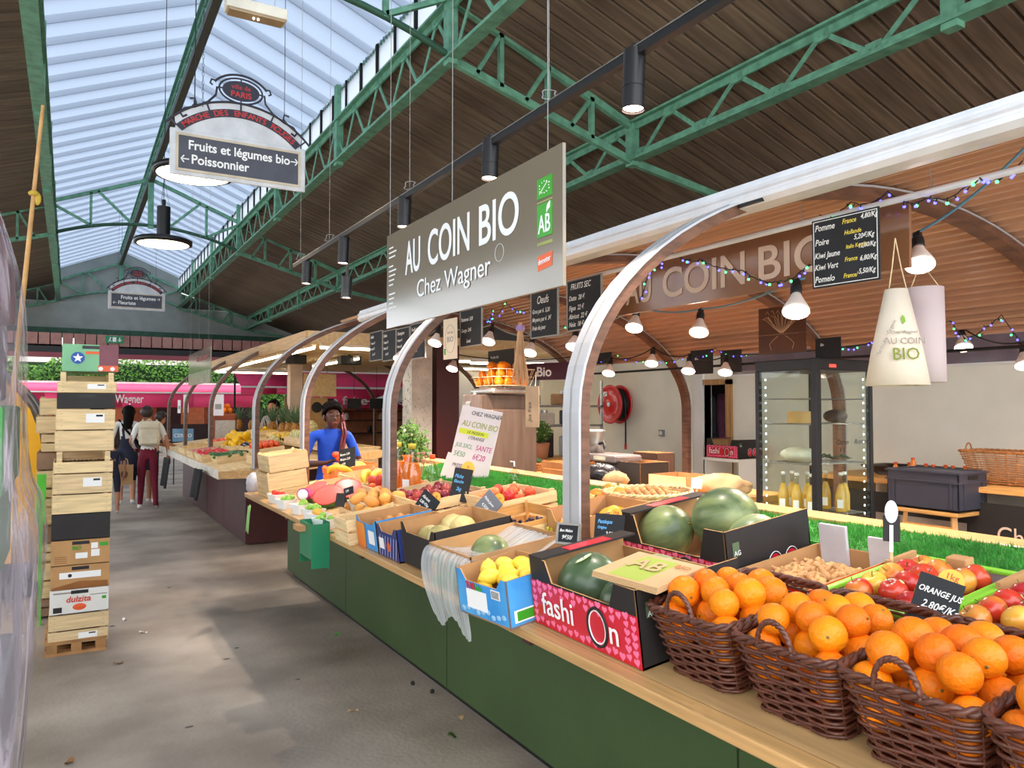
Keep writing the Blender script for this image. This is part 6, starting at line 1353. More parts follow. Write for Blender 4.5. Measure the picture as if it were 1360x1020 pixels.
# backpack (own thing)
t = thing('backpack', 'beige canvas backpack worn by the person in dark red trousers', 'backpack', pA+Vector((0,-.17,1.02)), -.1); bg_m = mat('beige_canvas', (206,196,172), .85, var=.1, bump=.3, bscale=30)
q = B(); q.box((-.15,-.07,0),(.15,.06,.36)); o = q.build('bag_body', bg_m, t, bevel=.045); q = B(); q.box((-.12,-.11,.03),(.12,-.06,.17)); q.build('front_pocket', bg_m, t, bevel=.02)
q = B(); q.box((-.15,-.085,.26),(.15,.05,.385)); q.build('top_flap', bg_m, t, bevel=.03)
for sd in (-1,1): q = B(); q.tube([(sd*.11,.05,.03),(sd*.17,.17,.12),(sd*.13,.28,.28),(sd*.10,.2,.40),(sd*.09,.06,.37)],.014,6); q.build('strap', bg_m, t)
q = B(); q.tube([(-.03,-.02,.385),(0,-.02,.42),(.03,-.02,.385)],.007,5); q.build('grab_loop', bg_m, t)
# kraft carrier
kp = pA+Vector((-.33,.02,.42)); t = thing('paper_carrier', 'brown paper carrier bag held low beside the dark red trousers', 'bag', kp, -.1); q = B(); V = [(-.12,-.06,0),(.12,-.06,0),(.12,.06,0),(-.12,.06,0),(-.125,-.05,.3),(.125,-.05,.31),(.125,.05,.3),(-.125,.05,.31)]; q.add(V,[(0,3,2,1),(0,1,5,4),(1,2,6,5),(2,3,7,6),(3,0,4,7)]); q.build('bag_body', mat('carrier_kraft',(190,146,100),.8,var=.12), t, solid=.003)
for y in (-.05,.05): q = B(); q.tube([(-.05,y,.3),(-.04,y*.5,.38),(.0,0,.41),(.04,y*.5,.38),(.05,y,.3)],.005,5); q.build('handle', kraft, t)
q = B(); q.ball((.0,-.062,.16),(.05,.002,.06),12,8); q.build('print_mark', mat('carrier_print',(120,86,60),.8), t)
# dark-haired woman with pinafore
armsB = (((-.24,.0,1.08),(-.2,.2,1.05),(-.1,.28,1.05)),((.25,.02,1.10),(.2,.2,1.02),(.12,.28,1.02)))
def reg_pin(c_):
    x, y, z = c_
    if z < .085: return 3
    if z < .42: return 2
    if abs(x) > .235: return 2 if (abs(x) > .26 or z < 1.15) else 0
    if z > 1.42: return 2
    if z < 1.12 or (abs(abs(x)-.07+(z-1.12)*.1) < .022): return 1
    return 0
J, E = skeleton(armsB, ((.09,.0,0),(.09,-.05,0)), head=(.03,.05,-.01), lean=.04)
pB = Vector((.84,14.2,0)); t = figure('person', 'person with long black hair, white top and dark pinafore seen from behind', pB, .1, J, E, reg_pin, [wt, navyc, skinA, shoe], .985)
hairball(t, (.03,.06,1.57), (.10,.11,.105), hair_d); q = B(); q.tube([(.02,-.02,1.60),(.01,-.075,1.5),(.0,-.09,1.38),(.0,-.10,1.28)],[.08,.085,.075,.04],12); q.build('long_hair', hair_d, t)
q = B(); q.lathe([(.155,.95),(.19,.70),(.20,.50)],24); q.build('skirt', navyc, t, solid=.008)
q = B(); q.tube([(-.12,.03,1.43),(-.02,-.10,1.25),(.12,-.12,1.08),(.2,-.05,.98)],.018,6); q.build('bag_strap', hair_d, t)
# peach top person leaning to the counter
armsC = (((-.22,.10,1.10),(-.15,.32,1.03),(-.1,.42,1.02)),((.22,.12,1.10),(.15,.34,1.04),(.1,.44,1.02)))
def reg_pe(c_):
    x, y, z = c_
    if z < .085: return 3
    if z < .62: return 2
    if z < .96 and abs(x) < .2: return 1
    return 0 if (abs(x) < .2 and z < 1.42 and y < .18) else 2
J, E = skeleton(armsC, head=(0,.06,-.02), lean=.10)
pC = Vector((1.22,14.15,0)); t = figure('person', 'person in a peach top leaning to the far counter, mostly hidden behind the backpack', pC, -1.2, J, E, reg_pe, [peach, navyc, skinC, shoe], .93); hairball(t, (0,.16,1.565), (.098,.105,.10), hair_b)
# child
J, E = skeleton((((-.24,.02,1.10),(-.24,.06,.88),(-.23,.08,.78)),((.24,.02,1.10),(.24,.06,.88),(.23,.08,.78))), ((.09,.05,0),(.09,-.06,.1)), girth=1.1)
def reg_ch(c_): return 3 if c_[2] < .085 else (2 if (c_[2] < .5 or c_[2] > 1.42 or (abs(c_[0]) > .2 and c_[2] < 1.2)) else 0)
t = figure('person', 'child in dark navy clothes and white shoes between the crate stack and the shoppers', (.585,13.0,0), .1, J, E, reg_ch, [navyc, navyc, skinC, shoe], .68); hairball(t, (0,.02,1.565), (.095,.105,.105), hair_b)
# woman in blue holding tomatoes, facing the camera side
armsD = (((-.27,.04,1.10),(-.085,.25,1.13),(-.0,.31,1.18)),((.27,.04,1.10),(.10,.25,1.12),(.02,.31,1.16)))
def reg_bl(c_):
    x, y, z = c_
    if z < .085: return 3
    if z < .9 and abs(x) < .24: return 1
    if z > 1.42: return 2
    if (abs(x) > .21 and z < 1.17) or y > .15: return 2
    return 0
J, E = skeleton(armsD, head=(0,.07,-.03), lean=.03, girth=1.06)
pD = Vector((2.10,6.98,0)); rzD = math.atan2(2.10,6.98)*-1+PI+.25
t = figure('person', 'person in a bright blue t-shirt with long braids looking down at tomatoes', pD, rzD, J, E, reg_bl, [blue_t, navyc, skinB, shoe], 1.0, levels=2)
hc = (0,.10,1.545); ears(t, hc, skinB)
q = B(); q.ball((0,.185,1.515),(.014,.022,.018),10,7); q.ball((0,.176,1.535),(.009,.012,.03),8,6); q.build('nose', skinB, t)
q = B(); q.ball((0,.172,1.478),(.026,.014,.009),12,7); q.build('lips', mat('lips_deep',(110,58,54),.4,var=0), t)
for sd in (-1,1):
    q = B(); q.ball((sd*.032,.166,1.548),(.016,.010,.007),10,6); q.build('eyelid', skinB, t); q = B(); q.tube([(sd*.015,.172,1.570),(sd*.034,.174,1.576),(sd*.052,.164,1.568)],.0035,5); q.build('eyebrow', hair_d, t)
    q = B(); q.tube([(sd*.017,.175,1.543),(sd*.032,.178,1.541),(sd*.047,.168,1.543)],.002,4); q.build('lashes', hair_d, t)
for i in range(11):
    a = -1.15+2.3*i/10; P = []
    for k in range(15):
        u_ = .62+2.3*k/14; P.append((.092*math.sin(a)*(.55+.45*math.sin(u_)), .085+.103*math.cos(u_)*(1-.25*abs(a)/1.15), 1.563+.112*math.sin(u_)*math.cos(a*.75)))
    b_ = B(); b_.tube(P,[.0085+.0015*math.sin(k*2.4) for k in range(15)],6); b_.build('braid', hair_d, t)
hairball(t, (0,.072,1.565), (.086,.093,.098), hair_d, face=1)
for i, (dx_, r_) in enumerate(((.085,.015),(.10,.013),(.07,.013),(.092,.012))):
    P = [(-dx_*1.0,.03+.012*i,1.58-.01*i),(-dx_-.02,.05,1.48),(-dx_-.02,.10+.01*i,1.38),(-dx_+.01,.15,1.26),(-dx_+.02,.155+.008*i,1.12-.02*i)]
    b_ = B(); k = 22; PP = []
    for j in range(k+1):
        f = j/k*4; i0 = min(int(f),3); u_ = f-i0; a, b2 = Vector(P[i0]), Vector(P[i0+1]); PP.append(a.lerp(b2,u_))
    b_.tube(PP,[r_*(1+.22*math.sin(j*2.2)) for j in range(k+1)],7); b_.build('long_braid', braid_m, t)
tom = mat('tomato_skin', (232,70,36), .25, var=.1, rnd=.08, coat=.4, col2=(240,110,50), scale=4); q = B(); q.ball((0,0,0),(.036,.036,.03),16,10,0,None,lambda a,p: (1+.03*math.cos(5*a))*(1-.2*math.exp(-(p/.3)**2))); TM = q.mesh('tomato', tom); q = B()
for i in range(5): a = 2*PI*i/5; q.tube([(0,0,.024),(.012*math.cos(a),.012*math.sin(a),.028)],.002,4)
TC = q.mesh('calyx', calyx_m)
MD = Matrix.Translation(pD) @ Matrix.Rotation(rzD,4,'Z')
for i, (x,y,z,lab) in enumerate([(-.03,.33,1.215,'orange-red tomato in the right hand of the person in blue'),(.03,.335,1.20,'red tomato in the left hand of the person in blue'),(.0,.345,1.165,'lower tomato held between both hands of the person in blue')]):
    o = put('tomato', TM, loc=MD @ Vector((x,y,z))); tag(o, lab, 'tomato'); put('calyx', TC, o)
# man behind the far counter
J, E = skeleton((((-.24,.02,1.10),(-.2,.22,1.0),(-.15,.3,.98)),((.24,.02,1.10),(.2,.22,1.0),(.15,.3,.98))), head=(0,.05,-.02), lean=.05)
strp = bpy.data.materials.new('striped_cloth'); strp.use_nodes = True; n_, l_ = strp.node_tree.nodes, strp.node_tree.links; wv = n_.new('ShaderNodeTexWave'); wv.bands_direction = 'X'; wv.inputs['Scale'].default_value = 9; tc = n_.new('ShaderNodeTexCoord'); l_.new(tc.outputs['Object'], wv.inputs[0]); cr = n_.new('ShaderNodeMix'); cr.data_type = 'RGBA'; cr.inputs[6].default_value = lin((60,60,66)); cr.inputs[7].default_value = lin((210,206,200)); l_.new(wv.outputs[1], cr.inputs[0]); l_.new(cr.outputs[2], n_['Principled BSDF'].inputs['Base Color'])
pE = Vector((3.12,13.6,0)); t = figure('person', 'person with short dark hair and striped top behind the pineapples', pE, 2.4, J, E, reg_walk, [strp, navyc, skinC, shoe], 1.05)
hairball(t, (0,.055,1.575), (.093,.10,.10), hair_d); ears(t, (0,.08,1.55), skinC)
q = B(); q.ball((0,.155,1.52),(.013,.022,.02),8,6); q.build('nose', skinC, t); q = B(); q.ball((0,.14,1.485),(.03,.018,.012),10,6); q.build('beard', hair_d, t)
for sd in (-1,1): q = B(); q.ball((sd*.032,.142,1.55),(.012,.006,.006),8,5); q.build('eye', hair_d, t)

# ============================================================ the far counter
fc = thing('far_counter', 'far market counter with dark maroon front beyond the gap, edged in pale wood', 'counter', (1.37,8.0,0)); M = Matrix.Translation((0,0,zS(1.37))) @ Matrix.Rotation(-SL,4,'Y'); Lf = 7.0
for i in range(5): q = B(); x0 = .02+i*.33; q.box((x0,.5 if i == 0 else 0,-.035),(x0+.325,Lf,0),0,M); q.build('tabletop_board', ply, fc)
q = B(); q.bar(M @ Vector((0,.5,-.03)), M @ Vector((0,Lf,-.03)), .02, .09); q.build('front_lip', mat('lip_white',(214,208,196),.6), fc); q = B(); q.bar(M @ Vector((0,.48,-.03)), M @ Vector((.30,-.02,-.03)), .02, .08); q.build('corner_lip', oak, fc); q = B(); q.bar(M @ Vector((.3,-.02,-.03)), M @ Vector((1.65,-.02,-.03)), .02, .08); q.build('end_lip', oak, fc)
for i in range(4): q = B(); q.box((.44,1.36+i*1.42,.02),(.47,1.36+i*1.42+1.41,.9)); q.build('front_panel', maroon, fc)
q = B(); q.box((.44,1.33,.02),(1.9,1.36,.9)); q.build('end_panel', maroon, fc)
t = thing('black_apron', 'black cloth hanging over the lip of the far counter', 'cloth', atX(269,628,1.33)); q = B(); q.grid([[(-.03-.03*math.sin(i*1.5)-.01*k,.27-.09*i,.04-.065*k) for i in range(7)] for k in range(6)]); q.build('cloth', mat('black_cloth',(28,28,32),.9,var=.3), t, solid=.01)
t = thing('black_apron', 'dark cloth hanging by the legs of the shopper at the far counter', 'cloth', atX(226,612,1.33)); q = B(); q.grid([[(-.03-.03*math.sin(i*1.5)-.01*k,.36-.12*i,.04-.085*k) for i in range(7)] for k in range(6)]); q.build('cloth', mat('black_cloth',(28,28,32),.9), t, solid=.01)
rs = thing('riser_shelf', 'raised pale display shelf at the back of the far counter', 'shelf', (2.45,8.6,0)); q = B(); q.box((0,0,1.13),(.75,5.4,1.155)); q.build('shelf_board', ply, rs); 
for y in (.02,2.6,5.3): q = B(); q.box((.02,y,.9),(.73,y+.03,1.13)); q.build('support', ply, rs)
def far(u, v, X): return atX(u, v, X)
pot = mat('potato_skin', (206,164,106), .7, var=.15, rnd=.1); q = B(); q.ball((0,0,0),(.03,.04,.028),12,8); PO = q.mesh('potato', pot)
bell = mat('red_pepper', (210,34,40), .25, var=.1, coat=.4, rnd=.1); q = B(); q.ball((0,0,0),(.04,.04,.045),14,9,0,None,lambda a,p: 1+.08*math.cos(4*a)); BP = q.mesh('pepper', bell)
cuc = mat('cucumber_skin', (60,104,52), .4, var=.2, rnd=.1); q = B(); q.tube([(-.13,0,0),(-.11,0,0),(0,.004,.006),(.11,0,0),(.13,0,0)],[.008,.02,.022,.02,.006],8); CU = q.mesh('cucumber', cuc)
ysq = mat('yellow_squash', (248,196,30), .35, var=.1, rnd=.08); q = B(); q.ball((0,0,0),(.05,.05,.09),14,10,0,None,lambda a,p: 1-.2*math.cos(p)); YS = q.mesh('yellow_melon', ysq)
aub = mat('aubergine_skin', (48,30,56), .2, var=.1, coat=.4); q = B(); q.ball((0,0,0),(.04,.04,.085),12,9,0,None,lambda a,p: 1-.2*math.cos(p)); AU_ = q.mesh('aubergine', aub)
def traycrate(label, x, y, D, L, mesh, n, item, cat, ilab, grp, r=.04, H=.09, lay=1, rx=3, z=0, scl=(.9,1.1)):
    M = SM(x,y,z) if z < .5 else Matrix.Translation((x,y,z)); crate(label, M, D, L, H, slats=1, post=False)
    scat(mesh, item, cat, ilab, grp, M, pack(D-.03,L-.03,r,.03,lay,.01,seed=int(x*10+y*7))[:n], seed=int(y*10), rx=rx, scl=scl)
traycrate('flat tray of potatoes at the far end of the far counter', 1.62, 12.0, .40, .75, PO, 60, 'potato', 'potato', 'brown potato in the far tray', 'potatoes in the far tray', .036)
traycrate('flat tray of pinkish onions beside the potatoes', 1.60, 11.1, .36, .6, fruit_mesh(.03, mat('pink_onion',(206,130,116),.4,var=.2,rnd=.15), 'onion'), 60, 'pink_onion', 'onion', 'pink onion in the tray beside the potatoes', 'pink onions', .033)
traycrate('flat tray of glossy red peppers near the slim arch', 1.60, 10.3, .36, .6, BP, 40, 'red_pepper', 'pepper', 'glossy red pepper in the tray by the slim arch', 'red peppers', .042)
traycrate('flat tray of dark green cucumbers behind the empty front shelf', 1.68, 9.65, .34, .42, CU, 12, 'cucumber', 'cucumber', 'dark green cucumber in the flat tray', 'cucumbers', .05, rx=.15)
traycrate('crate of bright yellow melons in the middle of the far counter', 2.08, 11.2, .36, .7, YS, 20, 'yellow_melon', 'melon', 'bright yellow melon in the middle crate', 'yellow melons', .06, lay=2)
traycrate('crate of red tomatoes behind the potatoes', 2.05, 12.6, .36, .7, TM, 60, 'tomato', 'tomato', 'red tomato in the crate behind the potatoes', 'tomatoes behind the potatoes', .036)
traycrate('crate of orange-red tomatoes in front of the ribbed melons', 2.15, 9.9, .36, .6, TM, 60, 'tomato', 'tomato', 'orange-red tomato in front of the ribbed melons', 'tomatoes before the melons', .036, lay=2)
traycrate('crate of glossy dark aubergines beside the tomatoes', 2.15, 10.6, .30, .36, AU_, 9, 'aubergine', 'aubergine', 'glossy dark aubergine lying in its crate', 'aubergines', .05)
traycrate('crate of small yellow fruit on the back of the far counter', 2.75, 12.9, .36, .6, fruit_mesh(.035, ysq, 'fruit'), 30, 'yellow_fruit', 'fruit', 'small yellow fruit in the back crate', 'small yellow fruit', .038, z=1.157, lay=2)
crate('empty pale crate on the near end of the far counter', SM(1.95,8.75,.0), .40, .5, .10, slats=1); crate('pale crate of ribbed melons at the near end of the far counter', Matrix.Translation((2.62,9.6,1.157)), .4, .9, .09, slats=1, post=False)
rib_m = mat('ribbed_melon', (220,206,150), .6, scale=4, col2=(200,186,128), rnd=.05); grn = mat('melon_groove', (120,130,70), .7, var=0)
q = B(); q.ball((0,0,0),(.085,.085,.075),40,14,0,None,lambda a,p: 1+.035*abs(math.cos(5*a))**.5*math.sin(p)); RM = q.mesh('rind', rib_m); q = B()
for i in range(10):
    a = PI/10+2*PI*i/10; q.tube([(.0855*math.sin(p)*math.cos(a),.0855*math.sin(p)*math.sin(a),.0755*math.cos(p)) for p in [.3+2.4*k/8 for k in range(9)]],.0035,4)
RG = q.mesh('groove', grn)
for i, (x,y,z) in enumerate([(2.52,9.25,1.25),(2.52,9.45,1.25),(2.52,9.65,1.25),(2.52,9.85,1.25),(2.7,9.3,1.26),(2.7,9.5,1.26),(2.7,9.7,1.26),(2.6,9.4,1.37),(2.6,9.58,1.37),(2.35,10.3,1.17)]):
    o = put('ribbed_melon', RM, loc=(x,y,z), rot=(.3*i,1.1,.7*i)); tag(o, 'pale ribbed melon with green grooves on the far counter', 'melon', 'ribbed melons'); put('groove', RG, o)
for i, (x,y) in enumerate([(2.6,10.4),(2.72,10.55),(2.55,10.75),(2.7,10.9)]): bananas(['yellow bananas','yellow bananas','yellow bananas','yellow bananas'][i]+' lying %s on the raised far shelf' % ['next to the ribbed melons','second from the ribbed melons','third from the ribbed melons','farthest from the ribbed melons'][i], (x,y,1.157), 4, .6*i, 1.1)
bsh = mat('butternut', (226,186,110), .5, var=.1, rnd=.08); q = B(); q.ball((0,0,0),(.05,.05,.11),14,12,0,None,lambda a,p: 1-.3*math.cos(p)); BN = q.mesh('butternut', bsh)
for i in range(9): o = put('butternut', BN, loc=(2.58+.13*(i%3),11.3+.16*(i//3),1.21), rot=(1.4,.2*i,i)); tag(o, 'beige butternut squash on the raised far shelf', 'squash', 'butternut squashes')
# pineapples
pin = mat('pineapple_skin', (168,116,50), .6, var=.4, scale=40, bump=.6, bscale=60); pl_ = mat('pineapple_leaf', (92,124,92), .5, var=.25, scale=6, stretch=(1,1,.2)); R = random.Random(6)
q = B(); q.ball((0,0,.09),(.06,.06,.095),18,12,0,None,lambda a,p: 1+.03*math.cos(8*a+9*p)); PI_ = q.mesh('fruit_body', pin); PLV = []
for k in range(3):
    q = B()
    for i in range(34):
        a = 2.4*i; t_ = i/34; L = .10+.16*t_; tilt = 1.15-1.0*t_; w_ = .012; d = Vector((math.cos(a)*math.sin(tilt),math.sin(a)*math.sin(tilt),math.cos(tilt))); s_ = Vector((-math.sin(a),math.cos(a),0)); b0 = Vector((.015*math.cos(a),.015*math.sin(a),.175+.02*t_))
        q.add([b0-s_*w_, b0+s_*w_, b0+d*L*.5+s_*w_*.9, b0+d*L*.5-s_*w_*.9, b0+d*L+Vector((0,0,-.02*(1-t_)))+Vector((math.cos(a),math.sin(a),0))*.01], [(0,1,2,3),(3,2,4)])
    PLV.append(q.mesh('leaf_crown', pl_))
for i, (u, v, X, lab) in enumerate([(318,566,3.0,'lone pineapple farthest along the far counter'),(335,568,3.05,'pineapple in front of the person in the striped top'),(350,568,3.0,'pineapple beside the striped top'),(362,569,3.0,'pineapple at the start of the close pineapple row'),(376,570,3.0,'pineapple in the middle of the close row'),(384,571,3.05,'pineapple second from the end of the close row'),(393,571,3.0,'pineapple at the end of the close row, next to the arch'),(284,563,3.0,'small looking pineapple by the white flowers')]):
    p = atX(u,v,X); p.z = 1.157; t = thing('pineapple', lab, 'pineapple', p, rz=i); k1 = put('fruit_body', PI_, t); k2 = put('leaf_crown', PLV[i%3], t); t.scale = (1.25,)*3
t = thing('grey_tray', 'flat grey metal tray on the far counter behind the yellow fruit', 'tray', far(312,572,2.6)); q = B(); q.box((-.2,-.3,0),(.2,.3,.02)); q.box((-.2,-.3,.0),(-.19,.3,.06)); q.build('tray_body', steel, t); t.location.z = 1.157
# second orange press, papers, board, hanging sign of the far stall
t = thing('orange_press', 'small copper-coloured juicing machine with oranges on top, far along the aisle', 'juicer', (2.3,13.9,.9)); q = B(); q.box((-.2,-.2,0),(.2,.2,.62)); q.build('cabinet', mat('copper_brown',(140,70,44),.4,.3,var=.2), t, bevel=.04); q = B(); q.box((-.16,-.26,.1),(.16,-.2,.5)); q.build('front_panel', steel, t)
for i, (x,y,z) in enumerate([(2.2,13.8,1.57),(2.3,13.75,1.57),(2.4,13.8,1.57),(2.25,13.9,1.57),(2.35,13.9,1.57),(2.27,13.8,1.64),(2.36,13.82,1.64)]): orange((x,y,z), random.Random(i), 'orange on top of the small far juicing machine', 'oranges on the far machine', 1.2)
for u, v, X, w_, h_, lab in ((247,536,1.9,.16,.34,'white paper sheet with a blue dot hanging near the far slim arch'),(290,538,1.95,.26,.32,'wide white paper sheet hanging between the slim arches'),(238,540,2.2,.12,.3,'narrow white paper sheet hanging farthest in the far stall')):
    t = thing('paper_sheet', lab, 'paper'); setM(t, frame(atX(u,v,X),(.5,-1,0),(0,0,1))); q = B(); q.box((-w_/2,-h_/2,-.001),(w_/2,h_/2,.001)); q.build('sheet', wm_, t); q = B(); q.box((-w_*.3,-h_*.2,.001),(w_*.3,h_*.05,.0015)); q.build('grey_print', greyp, t)
    q = B(); q.cyl((0,h_/2,0),(0,h_/2+.35,0),.0015,n=4); q.build('string', grey_wire, t)
    if u == 247: q = B(); q.cyl((.02,.09,.001),(.02,.09,.003),.035,n=14); q.build('blue_dot', mat('blue_dot',(50,90,190),.5,var=0), t)
t = thing('menu_board', 'pale blue lit menu board standing at the far end of the aisle', 'sign'); setM(t, frame(atz(243,578,15.5),(1,-.3,0),(0,0,1))); q = B(); q.box((-.2,-.13,-.02),(.2,.13,0)); q.build('board', mat('pale_blue_board',(120,160,190),.4), t, bevel=.004); text('CERNO', .10, whitep, t, -.17, -.04, .002, bold=.002)
q = B(); q.box((-.18,-1.0,-.03),(-.16,-.12,-.01)); q.box((.16,-1.0,-.03),(.18,-.12,-.01)); q.build('stand', black, t)
s3 = thing('shop_sign', 'glossy hanging sign with faded red writing over the far counter', 'sign'); setM(s3, frame((1.64,13.1,CH+.34),(0,-1,0),(0,0,1))); q = B(); q.box((0,0,-.01),(2.2,.49,0)); q.build('panel', sign_m, s3); fit('Au bon saveur', .9, 2.05, .33, .11, mat('sign_red',(150,50,46),.5,var=0), s3); q = B(); q.box((.02,.0,0),(2.18,.18,.001)); q.build('leaf_print', mat('leaf_print_band',(110,124,84),.3,var=.4,scale=6), s3)
for x in (.2,1.1,2.0): q = B(); q.cyl((x,.49,0),(x,3.3,0),.002,n=4); q.build('wire', grey_wire, s3)
# stall-two roof and tubes
rf2 = thing('stall_roof', 'pale plywood ceiling of the far stall', 'roof', (2.35,8.7,CH+.80)); 
for i in range(7): q = B(); q.box((0,i*1.15,0),(4.4,i*1.15+1.14,.04)); q.build('ceiling_board', ply, rf2)
q = B(); q.box((-.02,0,-.08),(.02,8.05,.08)); q.build('edge_beam', oak, rf2); q = B(); q.box((0,-.03,-.06),(4.4,.0,.08)); q.build('edge_beam', ply, rf2)
tube_e = mat('tube_glow', (255,240,206), .5, var=0, emit=9)
def tube_lamp(label, a, b_):
    a, b_ = Vector(a), Vector(b_); t = thing('tube_lamp', label, 'lamp', a); q = B(); q.bar((0,0,0), b_-a, .05, .035); q.build('fitting', whitep, t); q = B(); q.cyl(Vector((0,0,-.03)), b_-a+Vector((0,0,-.03)), .018, n=10); q.build('tube', tube_e, t)
for i in range(4): tube_lamp(['nearest','second','third','farthest'][i]+' fluorescent tube in the long row along the far stall edge', (2.55,9.15+1.8*i,CH+.75), (2.55,9.15+1.8*i+1.7,CH+.75))
tube_lamp('fluorescent tube across the near end of the far stall', (2.6,9.05,CH+.75), (3.9,9.05,CH+.75)); tube_lamp('fluorescent tube in the middle of the far stall ceiling', (3.7,10.9,CH+.75), (3.7,13.3,CH+.75)); tube_lamp('fluorescent tube across the far end of the far stall', (2.6,16.4,CH+.75), (4.2,16.4,CH+.75))
tube_lamp('added fluorescent tube lighting the white fabric backdrop', (5.5,11.85,CH+.70), (7.1,11.85,CH+.70)); tube_lamp('fluorescent tube glowing behind the hanging black board', (4.6,9.0,CH+.62), (5.9,8.6,CH+.62)); tube_lamp('fluorescent tube behind the straw bundle', (5.0,10.3,CH+.72), (6.6,9.6,CH+.72))  # first tube is added to brighten the white sheet behind it
for u, v, lab in ((391,478,'black speaker box under the far stall ceiling, near the plywood post'),(464,479,'black speaker box under the far stall ceiling, near the arch top')): t = thing('speaker_box', lab, 'speaker', atz(u,v,11.5)); q = B(); q.box((-.16,-.1,-.06),(.16,.1,.07)); q.build('case', black, t, bevel=.01); q = B(); q.cyl((0,-.1,0),(0,-.11,0),.04,n=14); q.build('cone', cabk, t); q = B(); q.box((-.01,-.01,.07),(.01,.01,.12)); q.build('bracket', black, t)
ps = thing('stall_post', 'pale plywood post of the far stall with a cabinet on its side', 'post', (3.55,14.0,0)); q = B(); q.box((-.1,-.1,0),(.12,.12,CH+.8)); q.build('post', mat('pale_post',(214,190,170),.6,var=.08), ps); q = B(); q.box((.14,-.1,CH+.2),(.75,.3,CH+.62)); q.build('cabinet', ply, ps, bevel=.006); q = B(); q.box((.14,-.05,.2),(.6,.25,CH+.18)); q.build('lower_panel', mat('tan_panel',(190,150,96),.6), ps); q = B(); q.cyl((.4,-.052,CH+.0),(.4,-.06,CH+.0),.1,n=20); q.build('round_logo', card_dk, ps)
pp_ = thing('patterned_pillar', 'square pillar papered in white with small black sprigs', 'pillar', (3.55,8.35,0)); q = B(); q.box((-.11,-.12,0),(.15,.16,CH+.72)); q.build('papered_core', mat('paper_white',(206,200,188),.7), pp_)
R = random.Random(12); q = B()
for i in range(150):
    x, z = R.uniform(-.1,.14), R.uniform(.6,CH+.6); a = R.uniform(0,6.28)
    q.bar((x,-.1215,z),(x+.018*math.cos(a),-.1215,z+.018*math.sin(a)),.001,.006,up=(0,1,0)); y = R.uniform(-.11,.15); q.bar((-.1115,y,z),(-.1115,y+.018*math.cos(a),z+.018*math.sin(a)),.006,.001,up=(0,0,1))
o = q.build('sprig_print', card_dk, pp_); o['kind'] = 'stuff'
mp2 = thing('maroon_pillar', 'plain dark maroon pillar beside the patterned one', 'pillar', (3.86,8.30,0)); q = B(); q.box((-.12,-.12,0),(.17,.17,CH+.74)); q.build('shaft', mat('maroon_gloss',(74,26,28),.35,var=.08), mp2, bevel=.004)
for i in range(1): q = B(); q.box((-.13,-.13,0),(.18,.18,.1)); q.build('skirting', black, mp2)
# leafy bush in pot by the gap
def bush(name, label, p, rx, rz_, n, seed, m=leafg, flowers=0, cat='plant', ls=.03):
    t = thing(name, label, cat, p); R = random.Random(seed); q = B(); q.lathe([(0,0),(.10,0),(.13,.2),(.115,.2),(0,.18)],18); q.build('pot', mat('clay_pot',(150,100,70),.7), t); q = B(); fl_ = B()
    for i in range(n):
        a, b_ = R.uniform(0,6.28), math.acos(R.uniform(-1,1)); rr = R.random()**.4; c_ = Vector((rx*rr*math.sin(b_)*math.cos(a), rx*rr*math.sin(b_)*math.sin(a), .2+rz_+rz_*rr*math.cos(b_))); d = Vector((R.uniform(-1,1),R.uniform(-1,1),R.uniform(-1,.4))).normalized(); s_ = d.orthogonal().normalized()
        q.add([c_, c_+d*ls*.5+s_*ls*.35, c_+d*ls, c_+d*ls*.5-s_*ls*.35],[(0,1,2,3)])
        if flowers and i < flowers: fl_.ball(tuple(c_*1.0+Vector((0,0,.01))),.014,6,4)
    o = q.build('foliage', m, t); o['kind'] = 'stuff'; q = B()
    for i in range(7): a = i*.9; q.tube([(0,0,.15),(.4*rx*math.cos(a),.4*rx*math.sin(a),.2+rz_),(.7*rx*math.cos(a),.7*rx*math.sin(a),.2+rz_*1.6)],.005,4)
    q.build('stems', mat('stem_green',(80,90,50),.7), t)
    if flowers: o = fl_.build('flowers', mat('cream_flower',(236,230,196),.7), t); o['kind'] = 'stuff'
    return t
bush('potted_shrub', 'tall leafy potted shrub with cream flowers between the woman in blue and the pale arch', (2.75,6.6,.62), .18, .34, 1500, 3, flowers=22, ls=.045)
t = thing('plant_stand', 'pale wooden stand under the leafy potted shrub', 'stand', (2.75,6.6,0)); q = B(); q.box((-.2,-.2,.56),(.2,.2,.615)); q.build('top', ply, t); 
for a in (-.17,.14):
    for b_ in (-.17,.14): q = B(); q.box((a,b_,0),(a+.03,b_+.03,.56)); q.build('leg', ply, t)
bush('potted_plant', 'small green plant with white blooms by the blue crate', (5.05,8.0,.98), .16, .14, 500, 4, flowers=10, ls=.04)
